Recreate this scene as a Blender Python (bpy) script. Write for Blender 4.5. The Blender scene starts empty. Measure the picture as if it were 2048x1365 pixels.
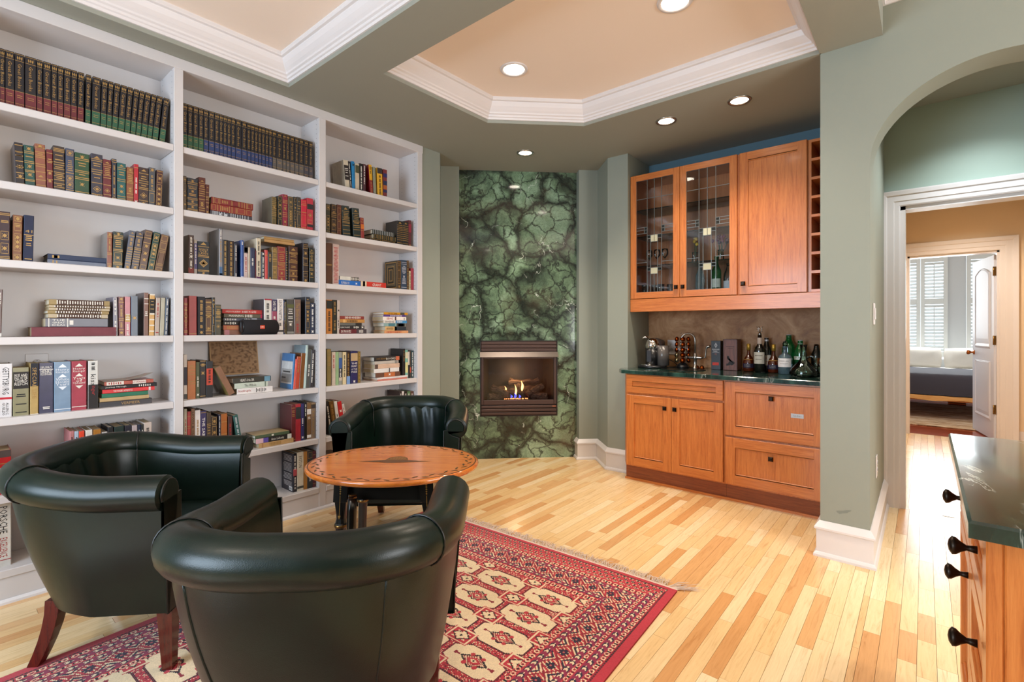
import bpy, math, random
import numpy as np
from mathutils import Vector, Matrix
random.seed(7)
SC=bpy.context.scene
COL=SC.collection
PI=math.pi
# ------------------------------------------------------------------ camera, light, exposure
HC=1.245
cd=bpy.data.cameras.new('camera'); cam=bpy.data.objects.new('camera',cd); COL.objects.link(cam)
cam.location=(0,0,HC); cam.rotation_euler=(PI/2,0,math.radians(-50.0))
cd.sensor_width=36; cd.lens=983/2048*36; cd.shift_y=-25.5/2048; cd.clip_start=.02
SC.camera=cam
vs=SC.view_settings
vs.view_transform='Standard'; vs.look='None'; vs.exposure=0.62; vs.gamma=1; vs.use_curve_mapping=False
W=bpy.data.worlds.new('world'); SC.world=W; W.use_nodes=True
W.node_tree.nodes['Background'].inputs[0].default_value=(.80,.90,1,1)
W.node_tree.nodes['Background'].inputs[1].default_value=1.6
def area(name,loc,aim,sx,sy,power,col):
    l=bpy.data.lights.new(name,'AREA'); l.shape='RECTANGLE'; l.size=sx; l.size_y=sy; l.energy=power; l.color=col
    o=bpy.data.objects.new(name,l); COL.objects.link(o); o.location=loc
    o.rotation_euler=(Vector(aim)-Vector(loc)).to_track_quat('-Z','Y').to_euler(); return o
WARM=(1,.80,.60)
area('assumed_rear_daylight',(-2.52,1.7,1.55),(0,1.7,1.75),1.7,1.7,105,(.66,.82,1))  # unseen area lamp before a solid wall; rear window assumed from bluish light
area('added_kitchen_daylight',(1.3,-3.3,1.6),(1.0,0,1.9),2.2,1.5,95,(.95,.97,1))  # added unseen area lamp; the kitchen wall behind it has no window opening
area('daylight_bedroom_window',(10.75,-.1,1.8),(8,-.1,1.2),1.8,1.5,45,(.90,.97,1))  # area lamp inside the room, standing in for daylight through the shutters
# ------------------------------------------------------------------ colour and material helpers
def lin(h):
    h=h.lstrip('#'); r=[]
    for i in (0,2,4):
        c=int(h[i:i+2],16)/255; r.append(c/12.92 if c<=.04045 else ((c+.055)/1.055)**2.4)
    return (r[0],r[1],r[2],1)
def newmat(name):
    m=bpy.data.materials.new(name); m.use_nodes=True; nt=m.node_tree
    return m,nt,nt.nodes['Principled BSDF']
def node(nt,t,**kw):
    n=nt.nodes.new(t)
    for k,v in kw.items():
        if k.startswith('i_'):
            kk=k[2:]; kk=int(kk) if kk.isdigit() else kk.replace('_',' ')
            n.inputs[kk].default_value=v
        else: setattr(n,k,v)
    return n
def setp(b,rough=.5,metal=0,spec=.5,coat=0,crough=.1):
    b.inputs['Roughness'].default_value=rough; b.inputs['Metallic'].default_value=metal
    b.inputs['Specular IOR Level'].default_value=spec; b.inputs['Coat Weight'].default_value=coat; b.inputs['Coat Roughness'].default_value=crough
def coords(nt,scale=(1,1,1),rot=(0,0,0),kind='Object'):
    tc=node(nt,'ShaderNodeTexCoord'); mp=node(nt,'ShaderNodeMapping')
    mp.inputs['Scale'].default_value=scale; mp.inputs['Rotation'].default_value=rot
    nt.links.new(tc.outputs[kind],mp.inputs[0]); return mp.outputs[0]
def noise(nt,vec,scale=5,detail=4,rough=.55,dist=0):
    n=node(nt,'ShaderNodeTexNoise'); n.inputs['Scale'].default_value=scale; n.inputs['Detail'].default_value=detail
    n.inputs['Roughness'].default_value=rough; n.inputs['Distortion'].default_value=dist
    nt.links.new(vec,n.inputs['Vector']); return n
def ramp(nt,fac,stops,interp='LINEAR'):
    r=node(nt,'ShaderNodeValToRGB'); r.color_ramp.interpolation=interp
    e=r.color_ramp.elements
    while len(e)<len(stops): e.new(.5)
    for i,(p,c) in enumerate(stops): e[i].position=p; e[i].color=lin(c) if isinstance(c,str) else c
    nt.links.new(fac,r.inputs[0]); return r
def mix(nt,a,b,fac,mode='MIX'):
    m=node(nt,'ShaderNodeMix',data_type='RGBA',blend_type=mode)
    for s,v in ((6,a),(7,b)):
        if isinstance(v,(tuple,list)): m.inputs[s].default_value=v
        else: nt.links.new(v,m.inputs[s])
    if isinstance(fac,(int,float)): m.inputs[0].default_value=fac
    else: nt.links.new(fac,m.inputs[0])
    return m.outputs[2]
def bump(nt,b,h,strength=.2,dist=.002):
    n=node(nt,'ShaderNodeBump'); n.inputs['Strength'].default_value=strength; n.inputs['Distance'].default_value=dist
    nt.links.new(h,n.inputs['Height']); nt.links.new(n.outputs[0],b.inputs['Normal'])
def plain(name,col,rough=.5,metal=0,spec=.5,coat=0,var=.06,nscale=30,bmp=0):
    m,nt,b=newmat(name); setp(b,rough,metal,spec,coat)
    v=coords(nt); n=noise(nt,v,nscale,3); c=lin(col) if isinstance(col,str) else col
    d=tuple(x*(1-var*2) for x in c[:3])+(1,)
    nt.links.new(mix(nt,d,c,n.outputs[0]),b.inputs['Base Color'])
    if bmp: bump(nt,b,n.outputs[0],bmp,.001)
    return m
def objcol(name,rough,coat=0,bmp=.1,nscale=400,spec=.4,metal=0):
    m,nt,b=newmat(name); setp(b,rough,metal,spec,coat)
    oi=node(nt,'ShaderNodeObjectInfo'); v=coords(nt); n=noise(nt,v,nscale,2); n2=noise(nt,v,14,3)
    r=ramp(nt,n2.outputs[0],[(.3,(.78,.78,.78,1)),(.7,(1.05,1.05,1.05,1))])
    nt.links.new(mix(nt,oi.outputs['Color'],r.outputs[0],1,'MULTIPLY'),b.inputs['Base Color'])
    if bmp: bump(nt,b,n.outputs[0],bmp,.0004)
    return m
def wood(name,stops,scale=(14,14,1.2),rough=.35,coat=0,fleck=0,rot=(0,0,0),bmp=.08,kind='Object'):
    m,nt,b=newmat(name); setp(b,rough,0,.5,coat)
    v=coords(nt,scale,rot,kind); n=noise(nt,v,3,8,.62,.6)
    v2=coords(nt,tuple(s*7 for s in scale),rot,kind); n2=noise(nt,v2,3,3,.6)
    a=node(nt,'ShaderNodeMath',operation='MULTIPLY_ADD'); nt.links.new(n2.outputs[0],a.inputs[0]); a.inputs[1].default_value=.35; nt.links.new(n.outputs[0],a.inputs[2])
    s=node(nt,'ShaderNodeMath',operation='SUBTRACT'); nt.links.new(a.outputs[0],s.inputs[0]); s.inputs[1].default_value=.175
    r=ramp(nt,s.outputs[0],stops); col=r.outputs[0]
    if fleck:
        v3=coords(nt,(60,60,22),rot,kind); n3=noise(nt,v3,2,2,.5,2.0)
        r3=ramp(nt,n3.outputs[0],[(.56,(0,0,0,1)),(.62,(1,1,1,1))])
        col=mix(nt,col,lin('c98a55'),r3.outputs[0]) if False else mix(nt,col,(1.25,1.2,1.1,1),0.0)
    nt.links.new(col,b.inputs['Base Color']); bump(nt,b,s.outputs[0],bmp,.001)
    return m
M={}
M['wall']=plain('sage_paint','#8e9285',.62,var=.015,nscale=8,bmp=.03)
M['soffit']=plain('sage_ceiling_paint','#95968a',.7,var=.015,nscale=8)
M['lunette']=plain('pale_sage_paint','#9fb0a4',.6,var=.015,nscale=8)
M['ceil']=plain('cream_ceiling_paint','#f3e2d2',.8,var=.01,nscale=6)
M['white']=plain('white_gloss_paint','#d6d1d0',.32,var=.012,nscale=10)
M['shelfw']=plain('white_shelf_paint','#cec8c6',.35,var=.015,nscale=12)
M['trim']=plain('white_trim_paint','#dcd6d4',.35,var=.012,nscale=10)
M['beige']=plain('beige_paint','#e0c8a8',.7,var=.015)
M['bedwall']=plain('gray_bedroom_paint','#cfd3d6',.7,var=.015)
OAK=[(.25,'#a4531f'),(.45,'#be6c30'),(.6,'#ca7838'),(.8,'#d48644')]
M['oakv']=wood('stained_oak_vertical',OAK,(26,26,1.6),.32,.15)
M['oakh']=wood('stained_oak_horizontal',OAK,(26,1.6,26),.32,.15)
M['oakx']=wood('stained_oak_lengthwise',OAK,(1.6,26,26),.32,.15)
M['oakin']=wood('cabinet_interior_oak',[(.3,'#b4622e'),(.7,'#cc7c44')],(26,26,1.6),.5)
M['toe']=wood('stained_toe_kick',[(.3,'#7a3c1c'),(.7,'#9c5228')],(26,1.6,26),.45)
M['mahog']=wood('mahogany_leg',[(.3,'#3a0f08'),(.7,'#5c1c0e')],(30,30,2),.25,.4)
M['maplet']=wood('amber_pine_top',[(.25,'#a8521c'),(.5,'#c9702a'),(.8,'#d98a3c')],(2.2,20,20),.16,.5)
def floor_mat():
    m,nt,b=newmat('oak_strip_floor'); setp(b,.27,0,.5,.25,.15)
    at=node(nt,'ShaderNodeAttribute',attribute_name='tone')
    v=coords(nt,(2.6,34,34)); 
    add=node(nt,'ShaderNodeVectorMath',operation='ADD'); sc=node(nt,'ShaderNodeVectorMath',operation='SCALE'); sc.inputs['Scale'].default_value=37.0
    nt.links.new(at.outputs['Vector'],sc.inputs[0]); nt.links.new(v,add.inputs[0]); nt.links.new(sc.outputs[0],add.inputs[1])
    n=noise(nt,add.outputs[0],2.0,8,.65,1.2)
    base=ramp(nt,at.outputs['Fac'],[(0,'#d49e66'),(.16,'#deb07a'),(.4,'#e8c48e'),(.7,'#edcfa0'),(1,'#f2dab2')])
    g=ramp(nt,n.outputs[0],[(.28,(.78,.68,.58,1)),(.45,(.94,.92,.88,1)),(.7,(1.04,1.03,1.01,1))])
    nt.links.new(mix(nt,base.outputs[0],g.outputs[0],1,'MULTIPLY'),b.inputs['Base Color']); bump(nt,b,n.outputs[0],.05,.001)
    return m
M['floor']=floor_mat()
M['gapdark']=plain('dark_subfloor','#5a3a22',.8)
M['cherryf']=wood('cherry_floor',[(.3,'#7a2c12'),(.7,'#a8481e')],(20,2,20),.2,.3)
def leather():
    m,nt,b=newmat('dark_green_leather'); setp(b,.34,0,.30,.10,.25)
    v=coords(nt); n=noise(nt,v,5,4); c=ramp(nt,n.outputs[0],[(.3,'#06100b'),(.7,'#0b1c14')])
    nt.links.new(c.outputs[0],b.inputs['Base Color'])
    vo=node(nt,'ShaderNodeTexVoronoi'); vo.inputs['Scale'].default_value=420; nt.links.new(v,vo.inputs['Vector'])
    n2=noise(nt,v,9,3); a=node(nt,'ShaderNodeMath',operation='MULTIPLY_ADD'); nt.links.new(n2.outputs[0],a.inputs[0]); a.inputs[1].default_value=7; nt.links.new(vo.outputs[0],a.inputs[2])
    bump(nt,b,a.outputs[0],.12,.0012); return m
M['leather']=leather()
M['seam']=plain('black_leather_piping','#0b0f0d',.35)
def green_marble():
    m,nt,b=newmat('green_brecciated_marble'); setp(b,.09,0,.55,.2,.03)
    v=coords(nt)
    nd=noise(nt,v,2.6,5,.6); off=node(nt,'ShaderNodeVectorMath',operation='SCALE'); off.inputs['Scale'].default_value=.42
    nt.links.new(nd.outputs['Color'],off.inputs[0]); av=node(nt,'ShaderNodeVectorMath',operation='ADD'); nt.links.new(v,av.inputs[0]); nt.links.new(off.outputs[0],av.inputs[1])
    def vor(scale,w0,w1):
        x=node(nt,'ShaderNodeTexVoronoi',feature='DISTANCE_TO_EDGE'); x.inputs['Scale'].default_value=scale; nt.links.new(av.outputs[0],x.inputs['Vector'])
        return ramp(nt,x.outputs['Distance'],[(w0,(0,0,0,1)),(w1,(1,1,1,1))]).outputs[0]
    big=vor(2.3,.0,.15); med=vor(6.5,.0,.075); fine=vor(30,.0,.085)
    n1=noise(nt,av.outputs[0],2.0,8,.62,.5)
    base=ramp(nt,n1.outputs[0],[(.30,'#2c352b'),(.40,'#4a5a48'),(.50,'#6f8668'),(.60,'#8aa386'),(.75,'#a2b89a')])
    c=mix(nt,lin('#20241f'),base.outputs[0],big)
    c=mix(nt,lin('#2a3029'),c,med)
    fd=mix(nt,(.55,.55,.55,1),(1,1,1,1),fine); c=mix(nt,c,fd,.75,'MULTIPLY')
    n3=noise(nt,v,1.7,4,.6); br=ramp(nt,n3.outputs[0],[(.56,(0,0,0,1)),(.72,(1,1,1,1))])
    c=mix(nt,c,lin('#4a3c2e'),br.outputs[0]) if False else mix(nt,c,mix(nt,c,lin('#5c4a36'),.45),br.outputs[0])
    # thin white diagonal veins
    rv=coords(nt,(1,1,1),(0.5,.35,.9)); nv=noise(nt,rv,1.4,5,.6,.4)
    sub=node(nt,'ShaderNodeMath',operation='SUBTRACT'); nt.links.new(nv.outputs[0],sub.inputs[0]); sub.inputs[1].default_value=.5
    ab=node(nt,'ShaderNodeMath',operation='ABSOLUTE'); nt.links.new(sub.outputs[0],ab.inputs[0])
    wr=ramp(nt,ab.outputs[0],[(0,(1,1,1,1)),(.0035,(0,0,0,1))])
    n5=noise(nt,v,6,2); gate=ramp(nt,n5.outputs[0],[(.5,(0,0,0,1)),(.6,(1,1,1,1))])
    c=mix(nt,c,lin('#c9cfc0'),mix(nt,(0,0,0,1),wr.outputs[0],gate.outputs[0]))
    nt.links.new(c,b.inputs['Base Color']); return m
M['marble']=green_marble()
def counter_mat():
    m,nt,b=newmat('polished_green_counter_marble'); setp(b,.12,0,.5,.3,.05)
    v=coords(nt,(1.2,3.2,1)); n=noise(nt,v,3,8,.62,.8)
    base=ramp(nt,n.outputs[0],[(.3,'#0e1a18'),(.5,'#1c332d'),(.65,'#2f4f45'),(.8,'#466a5c')])
    v2=coords(nt,(1.6,4.5,1),(0,0,.25)); n2=noise(nt,v2,1.6,6,.65,.7)
    s=node(nt,'ShaderNodeMath',operation='SUBTRACT'); nt.links.new(n2.outputs[0],s.inputs[0]); s.inputs[1].default_value=.5
    a=node(nt,'ShaderNodeMath',operation='ABSOLUTE'); nt.links.new(s.outputs[0],a.inputs[0])
    w=ramp(nt,a.outputs[0],[(0,(1,1,1,1)),(.006,(.5,.5,.5,1)),(.014,(0,0,0,1))])
    n4=noise(nt,v,2.4,2); g=ramp(nt,n4.outputs[0],[(.5,(0,0,0,1)),(.62,(1,1,1,1))])
    nt.links.new(mix(nt,base.outputs[0],lin('#cfd8d0'),mix(nt,(0,0,0,1),w.outputs[0],g.outputs[0])),b.inputs['Base Color']); return m
M['counter']=counter_mat()
def trav():
    m,nt,b=newmat('brown_travertine'); setp(b,.5,0,.3)
    v=coords(nt); n=noise(nt,v,5,9,.68,.6); c=ramp(nt,n.outputs[0],[(.28,'#6a4228'),(.45,'#96683f'),(.6,'#b0845a'),(.75,'#c8a47c')])
    nt.links.new(c.outputs[0],b.inputs['Base Color']); bump(nt,b,n.outputs[0],.1,.002); return m
M['trav']=trav()
def thin_glass(name,tint=(1,1,1,1),r=.02,f=1.45):
    m=bpy.data.materials.new(name); m.use_nodes=True; nt=m.node_tree; nt.nodes.clear()
    o=node(nt,'ShaderNodeOutputMaterial'); t=node(nt,'ShaderNodeBsdfTransparent'); t.inputs[0].default_value=tint
    g=node(nt,'ShaderNodeBsdfGlossy'); g.inputs['Roughness'].default_value=r
    fr=node(nt,'ShaderNodeFresnel'); fr.inputs[0].default_value=f
    nz=noise(nt,coords(nt),40,3); bp=node(nt,'ShaderNodeBump'); bp.inputs['Strength'].default_value=.08; bp.inputs['Distance'].default_value=.001
    nt.links.new(nz.outputs[0],bp.inputs['Height']); nt.links.new(bp.outputs[0],g.inputs['Normal'])
    mx=node(nt,'ShaderNodeMixShader'); nt.links.new(fr.outputs[0],mx.inputs[0]); nt.links.new(t.outputs[0],mx.inputs[1]); nt.links.new(g.outputs[0],mx.inputs[2]); nt.links.new(mx.outputs[0],o.inputs[0])
    return m
M['glass']=thin_glass('clear_cabinet_glass',(.93,.95,.94,1))
M['fglass']=thin_glass('fireplace_glass',(.85,.85,.85,1),.03)
M['cglass']=thin_glass('green_tinted_glass',(.80,.90,.84,1),.02,1.6)
M['glassclear']=thin_glass('drinking_glass',(.93,.95,.95,1),.02,1.6)
def liquid(name,col,rough=.05,trans=.6):
    m,nt,b=newmat(name); setp(b,rough,0,.6,.5,.03); c=lin(col); n=noise(nt,coords(nt),20,2)
    nt.links.new(mix(nt,c,tuple(x*.8 for x in c[:3])+(1,),n.outputs[0]),b.inputs['Base Color']); b.inputs['Transmission Weight'].default_value=trans; return m
M['cognac']=liquid('amber_brandy_glass','#5a2008',.05,.25)
M['portglass']=liquid('black_bottle_glass','#10100c',.06,.0)
M['greenglass']=liquid('green_bottle_glass','#0e6a30',.05,.35)
M['blueliq']=liquid('blue_gin_glass','#7f9aa8',.05,.7)
def emis(name,col,s):
    m=bpy.data.materials.new(name); m.use_nodes=True; nt=m.node_tree; nt.nodes.clear()
    o=node(nt,'ShaderNodeOutputMaterial'); e=node(nt,'ShaderNodeEmission'); e.inputs[0].default_value=lin(col); e.inputs[1].default_value=s
    nt.links.new(e.outputs[0],o.inputs[0]); return m
M['lamp']=emis('lamp_lens','#fff2de',14)
M['flame']=emis('gas_flame','#ffb060',5)
M['flameb']=emis('blue_gas_flame','#5a60ff',1.6)
M['ember']=emis('glowing_ember','#ff8a50',3)
M['steel']=plain('brushed_steel','#b8b4ae',.28,1,var=.05,nscale=120)
M['chrome']=plain('chrome','#d8d6d4',.08,1,var=.02)
M['bronze']=plain('oil_rubbed_bronze','#2e2620',.35,.9)
M['brass']=plain('antique_brass','#8a6a3a',.3,.9)
M['brownmetal']=plain('brown_metal_louvre','#4a342c',.45,.3,var=.04)
M['black']=plain('black_plastic','#141416',.3,var=.05)
M['fire']=plain('firebox_panel','#3a322e',.6,var=.1,nscale=12)
M['log']=wood('ceramic_log',[(.3,'#2a1e18'),(.55,'#5a463a'),(.8,'#8a7464')],(6,40,40),.9,0,bmp=.8)
M['gold']=plain('gold_leaf','#a8844a',.42,.35,var=.05,nscale=90)
M['silver']=plain('silver_foil','#c8ccd2',.35,.4,var=.05)
M['ink']=objcol('printed_ink',.55,0,0)
M['cloth']=objcol('book_cloth',.55,.0,.25,900)
M['bleather']=objcol('book_leather',.38,.12,.2,500)
M['jacket']=objcol('paper_jacket',.32,.15,.03)
M['paper']=objcol('page_edges',.85,0,0)
M['tint']=objcol('painted_part',.4,.1,.03)
M['tintm']=objcol('metallic_part',.25,0,0,metal=1)
M['blackpaint']=plain('black_lacquer','#15130f',.28,coat=.3)
M['goldpaint']=plain('gold_stencil','#9a7436',.4,.3)
M['leafpaint']=plain('olive_stencil','#4e3c1c',.4)
M['motif']=plain('dark_motif_paint','#5e3a1a',.35)
M['cream']=plain('cream_linen','#eae4da',.8,bmp=.1,nscale=200)
M['throw']=plain('charcoal_bedspread','#3c3840',.9,bmp=.4,nscale=220)
M['fringe']=plain('cotton_fringe','#dcc8ba',.9)
# ------------------------------------------------------------------ mesh helpers
class MB:
    def __init__(s): s.v=[]; s.f=[]; s.sm=[]
    def add(s,vs,fs,smooth=False):
        o=len(s.v); s.v+= [tuple(p) for p in vs]; s.f+=[tuple(i+o for i in f) for f in fs]; s.sm+=[smooth]*len(fs); return s
    def box(s,x0,x1,y0,y1,z0,z1,T=None):
        x0,x1=min(x0,x1),max(x0,x1); y0,y1=min(y0,y1),max(y0,y1); z0,z1=min(z0,z1),max(z0,z1)
        vs=[(x,y,z) for z in (z0,z1) for y in (y0,y1) for x in (x0,x1)]
        if T: vs=[T(p) for p in vs]
        return s.add(vs,[(0,2,3,1),(4,5,7,6),(0,1,5,4),(2,6,7,3),(0,4,6,2),(1,3,7,5)])
    def bbox(s,x0,x1,y0,y1,z0,z1,b=.003,T=None):   # box with bevelled edges
        x0,x1=min(x0,x1),max(x0,x1); y0,y1=min(y0,y1),max(y0,y1); z0,z1=min(z0,z1),max(z0,z1)
        b=min(b,(x1-x0)*.45,(y1-y0)*.45,(z1-z0)*.45)
        P=[];idx={}
        for i,(X,sx) in enumerate(((x0,1),(x1,-1))):
            for j,(Y,sy) in enumerate(((y0,1),(y1,-1))):
                for k,(Z,sz) in enumerate(((z0,1),(z1,-1))):
                    for a,p in enumerate(((X,Y+sy*b,Z+sz*b),(X+sx*b,Y,Z+sz*b),(X+sx*b,Y+sy*b,Z))):
                        idx[(i,j,k,a)]=len(P); P.append(p)
        I=lambda *t: idx[t]
        fs=[]
        for i in (0,1): fs.append([I(i,0,0,0),I(i,1,0,0),I(i,1,1,0),I(i,0,1,0)][::1 if i else -1])
        for j in (0,1): fs.append([I(0,j,0,1),I(1,j,0,1),I(1,j,1,1),I(0,j,1,1)][::-1 if j else 1])
        for k in (0,1): fs.append([I(0,0,k,2),I(1,0,k,2),I(1,1,k,2),I(0,1,k,2)][::1 if k else -1])
        for i in (0,1):
            for j in (0,1): fs.append([I(i,j,0,0),I(i,j,1,0),I(i,j,1,1),I(i,j,0,1)][::1 if i==j else -1])
            for k in (0,1): fs.append([I(i,0,k,0),I(i,1,k,0),I(i,1,k,2),I(i,0,k,2)][::-1 if i==k else 1])
        for j in (0,1):
            for k in (0,1): fs.append([I(0,j,k,1),I(1,j,k,1),I(1,j,k,2),I(0,j,k,2)][::1 if j==k else -1])
        for i in (0,1):
            for j in (0,1):
                for k in (0,1): fs.append([I(i,j,k,0),I(i,j,k,1),I(i,j,k,2)][::-1 if (i+j+k)%2==0 else 1])
        if T: P=[T(p) for p in P]
        return s.add(P,fs)
    def tube(s,path,r,n=8,cap=True,flat=1.0):
        path=[Vector(p) for p in path]; rs=r if isinstance(r,(list,tuple)) else [r]*len(path)
        vs=[];fs=[]; up=None
        for i,p in enumerate(path):
            t=(path[min(i+1,len(path)-1)]-path[max(i-1,0)]).normalized()
            if up is None: up=Vector((0,0,1)) if abs(t.z)<.9 else Vector((1,0,0))
            a=t.cross(up).normalized(); u=a.cross(t).normalized(); up=u
            for k in range(n):
                th=2*PI*k/n; vs.append(p+a*math.cos(th)*rs[i]+u*math.sin(th)*rs[i]*flat)
        for i in range(len(path)-1):
            for k in range(n): fs.append((i*n+k,i*n+(k+1)%n,(i+1)*n+(k+1)%n,(i+1)*n+k))
        s.add(vs,fs,True)
        if cap:
            m=len(path)-1; o=len(s.v)-len(vs)
            s.f.append(tuple(o+k for k in range(n))[::-1]); s.sm.append(False); s.f.append(tuple(o+m*n+k for k in range(n))); s.sm.append(False)
        return s
    def lathe(s,prof,c=(0,0,0),n=20,sy=1.0,smooth=True):
        vs=[];fs=[]
        for r,z in prof:
            for k in range(n): th=2*PI*k/n; vs.append((c[0]+r*math.cos(th),c[1]+r*sy*math.sin(th),c[2]+z))
        for i in range(len(prof)-1):
            for k in range(n): fs.append((i*n+k,i*n+(k+1)%n,(i+1)*n+(k+1)%n,(i+1)*n+k))
        s.add(vs,fs,smooth); o=len(s.v)-len(vs)
        if prof[0][0]>1e-5: s.f.append(tuple(o+k for k in range(n))[::-1]); s.sm.append(False)
        if prof[-1][0]>1e-5: s.f.append(tuple(o+(len(prof)-1)*n+k for k in range(n))); s.sm.append(False)
        return s
    def prism(s,pts,z0,z1):
        n=len(pts); vs=[(x,y,z0) for x,y in pts]+[(x,y,z1) for x,y in pts]
        return s.add(vs,[tuple(range(n))[::-1],tuple(range(n,2*n))]+[(i,(i+1)%n,n+(i+1)%n,n+i) for i in range(n)])
    def sweep(s,prof,path,closed=False,z=0,side=1):   # profile (offset to the left, height) along a 2-D path
        n=len(path); offs=[]
        for i in range(n):
            p=Vector(path[i])
            d1=(p-Vector(path[i-1])).normalized() if (closed or i>0) else None
            d2=(Vector(path[(i+1)%n])-p).normalized() if (closed or i<n-1) else None
            d1=d1 or d2; d2=d2 or d1
            n1=Vector((-d1.y,d1.x)); n2=Vector((-d2.y,d2.x)); b=(n1+n2).normalized(); offs.append(b/max(.2,b.dot(n1)))
        m=len(prof); vs=[]
        for i in range(n):
            for o,h in prof: q=Vector(path[i])+offs[i]*o*side; vs.append((q.x,q.y,z+h))
        fs=[]
        for i in range(n if closed else n-1):
            for k in range(m-1): fs.append((i*m+k,((i+1)%n)*m+k,((i+1)%n)*m+k+1,i*m+k+1))
        s.add(vs,fs)
        if not closed:
            o=len(s.v)-len(vs); s.f.append(tuple(o+k for k in range(m))); s.sm.append(False); s.f.append(tuple(o+(n-1)*m+k for k in range(m))); s.sm.append(False)
        return s
def link(o,parent=None):
    COL.objects.link(o)
    if parent is not None: o.parent=parent
    return o
def obj(name,mb,mat,parent=None,loc=None,rot=None,kind=None,col=None):
    me=bpy.data.meshes.new(name); me.from_pydata(mb.v,[],mb.f)
    if any(mb.sm): me.polygons.foreach_set('use_smooth',mb.sm)
    me.materials.append(mat if not isinstance(mat,str) else M[mat]); me.update()
    o=bpy.data.objects.new(name,me); link(o,parent)
    if loc: o.location=loc
    if rot: o.rotation_euler=rot
    if kind: o['kind']=kind
    if col: o.color=lin(col)
    return o
def tag(o,label=None,cat=None,group=None,kind=None):
    if label: o['label']=label
    if cat: o['category']=cat
    if group: o['group']=group
    if kind: o['kind']=kind
    return o
def thing(name,label,cat,loc=(0,0,0),rz=0,group=None):
    o=bpy.data.objects.new(name,None); link(o); o.location=loc; o.rotation_euler=(0,0,rz); o.empty_display_size=.05
    return tag(o,label,cat,group)
def struct(name,mb,mat,parent=None):
    o=obj(name,mb,mat,parent)
    if parent is None: o['kind']='structure'
    return o
_tx={}
def text_mesh(s):
    if s in _tx: return _tx[s]
    cu=bpy.data.curves.new('txt','FONT'); cu.body=s; cu.align_x='CENTER'; cu.resolution_u=1; cu.size=1
    o=bpy.data.objects.new('txt',cu); COL.objects.link(o); dg=bpy.context.evaluated_depsgraph_get()
    me=bpy.data.meshes.new_from_object(o.evaluated_get(dg)); bpy.data.objects.remove(o)
    v=np.empty(len(me.vertices)*3); me.vertices.foreach_get('co',v); v=v.reshape(-1,3)
    f=[tuple(p.vertices) for p in me.polygons]; bpy.data.meshes.remove(me)
    lo=v.min(0);hi=v.max(0); v=(v-(lo+hi)/2); _tx[s]=(v,f,hi-lo); return _tx[s]
def put_text(mb,s,c,ex,ey,width,height,fit=True):
    v,f,sz=text_mesh(s); kx=width/max(sz[0],1e-4); ky=height/max(sz[1],1e-4)
    if fit: kx=min(kx,ky*1.6); ky=min(ky,kx*2.2)
    ex=Vector(ex);ey=Vector(ey);c=Vector(c)
    mb.add([c+ex*(p[0]*kx)+ey*(p[1]*ky) for p in v],f)
# ------------------------------------------------------------------ setting: floor
F2=(math.cos(math.radians(40)),math.sin(math.radians(40))); R2=(F2[1],-F2[0])
def px(x,y,z):
    d=x*F2[0]+y*F2[1]; l=x*R2[0]+y*R2[1]
    if d<.15: return None
    return (1024+983*l/d,657-983*(z-HC)/d,d)
sub=MB().box(-2.6,7.52,-3.4,3.6,-.06,-.006)
floor=struct('floor',sub,'gapdark')
boards=[]
BW=.05715; rb=random.Random(11)
def strip_rows(x0,x1,y0,y1):
    y=y0
    while y<y1:
        x=x0-rb.random()*.6
        while x<x1:
            L=rb.choice((.24,.32,.4,.5,.62,.75,.9))*rb.uniform(.9,1.15)
            a,b=max(x,x0),min(x+L,x1)
            if b-a>.03: boards.append((a,b,y,min(y+BW,y1)))
            x+=L
        y+=BW
strip_rows(-2.6,4.34,-3.35,.217); strip_rows(-2.6,4.34,.2172,3.5); strip_rows(4.341,7.52,-1.0,.30)
def seen(b):
    x,y=(b[0]+b[1])/2,(b[2]+b[3])/2; p=px(x,y,0)
    if not p: return 0
    if not(-60<p[0]<2110 and p[1]<1450): return 0
    if x>3.1 and y>.43 and x>3.74: return 0
    if y>3.2 or (x>4.0 and y>.22): return 0
    if x+y>6.7: return 0
    if x<2.2 and .95<y<2.5 : return 0
    if x<.9 and y>1.2: return .0
    if x>1.28 and y<-.1 and x<2.2: return 0
    if x<1.25 and p[0]>1900: return 0
    if x>4.3 and (y<-.05-.1*(x-4.3) or y>.13): return 0
    return (b[1]-b[0])/p[2]*BW*1.25/p[2]/p[2]
sc_=sorted([(seen(b),i) for i,b in enumerate(boards)],reverse=True)
single=set(i for s,i in sc_[:300] if s>0)
def tone_attr(me,tones):
    a=me.attributes.new('tone','FLOAT_COLOR','POINT')
    a.data.foreach_set('color',np.array([c for t in tones for c in t],dtype=np.float32))
field=MB(); ft=[]
for i,(a,b,c,d) in enumerate(boards):
    t=min(1,max(0,rb.gauss(.55,.27))); 
    if rb.random()<.10: t=rb.uniform(0,.2)
    tt=(t,t,t,1) 
    g=.0006
    if i in single:
        mb=MB().box(a+g,b-g,c+g,d-g,-.006,0)
        o=obj('floor_board',mb,'floor',floor); tone_attr(o.data,[tt]*8)
    else:
        field.box(a+g,b-g,c+g,d-g,-.006,0); ft+=[tt]*8
o=obj('floor_board_field',field,'floor',floor,kind='stuff'); tone_attr(o.data,ft)
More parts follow.
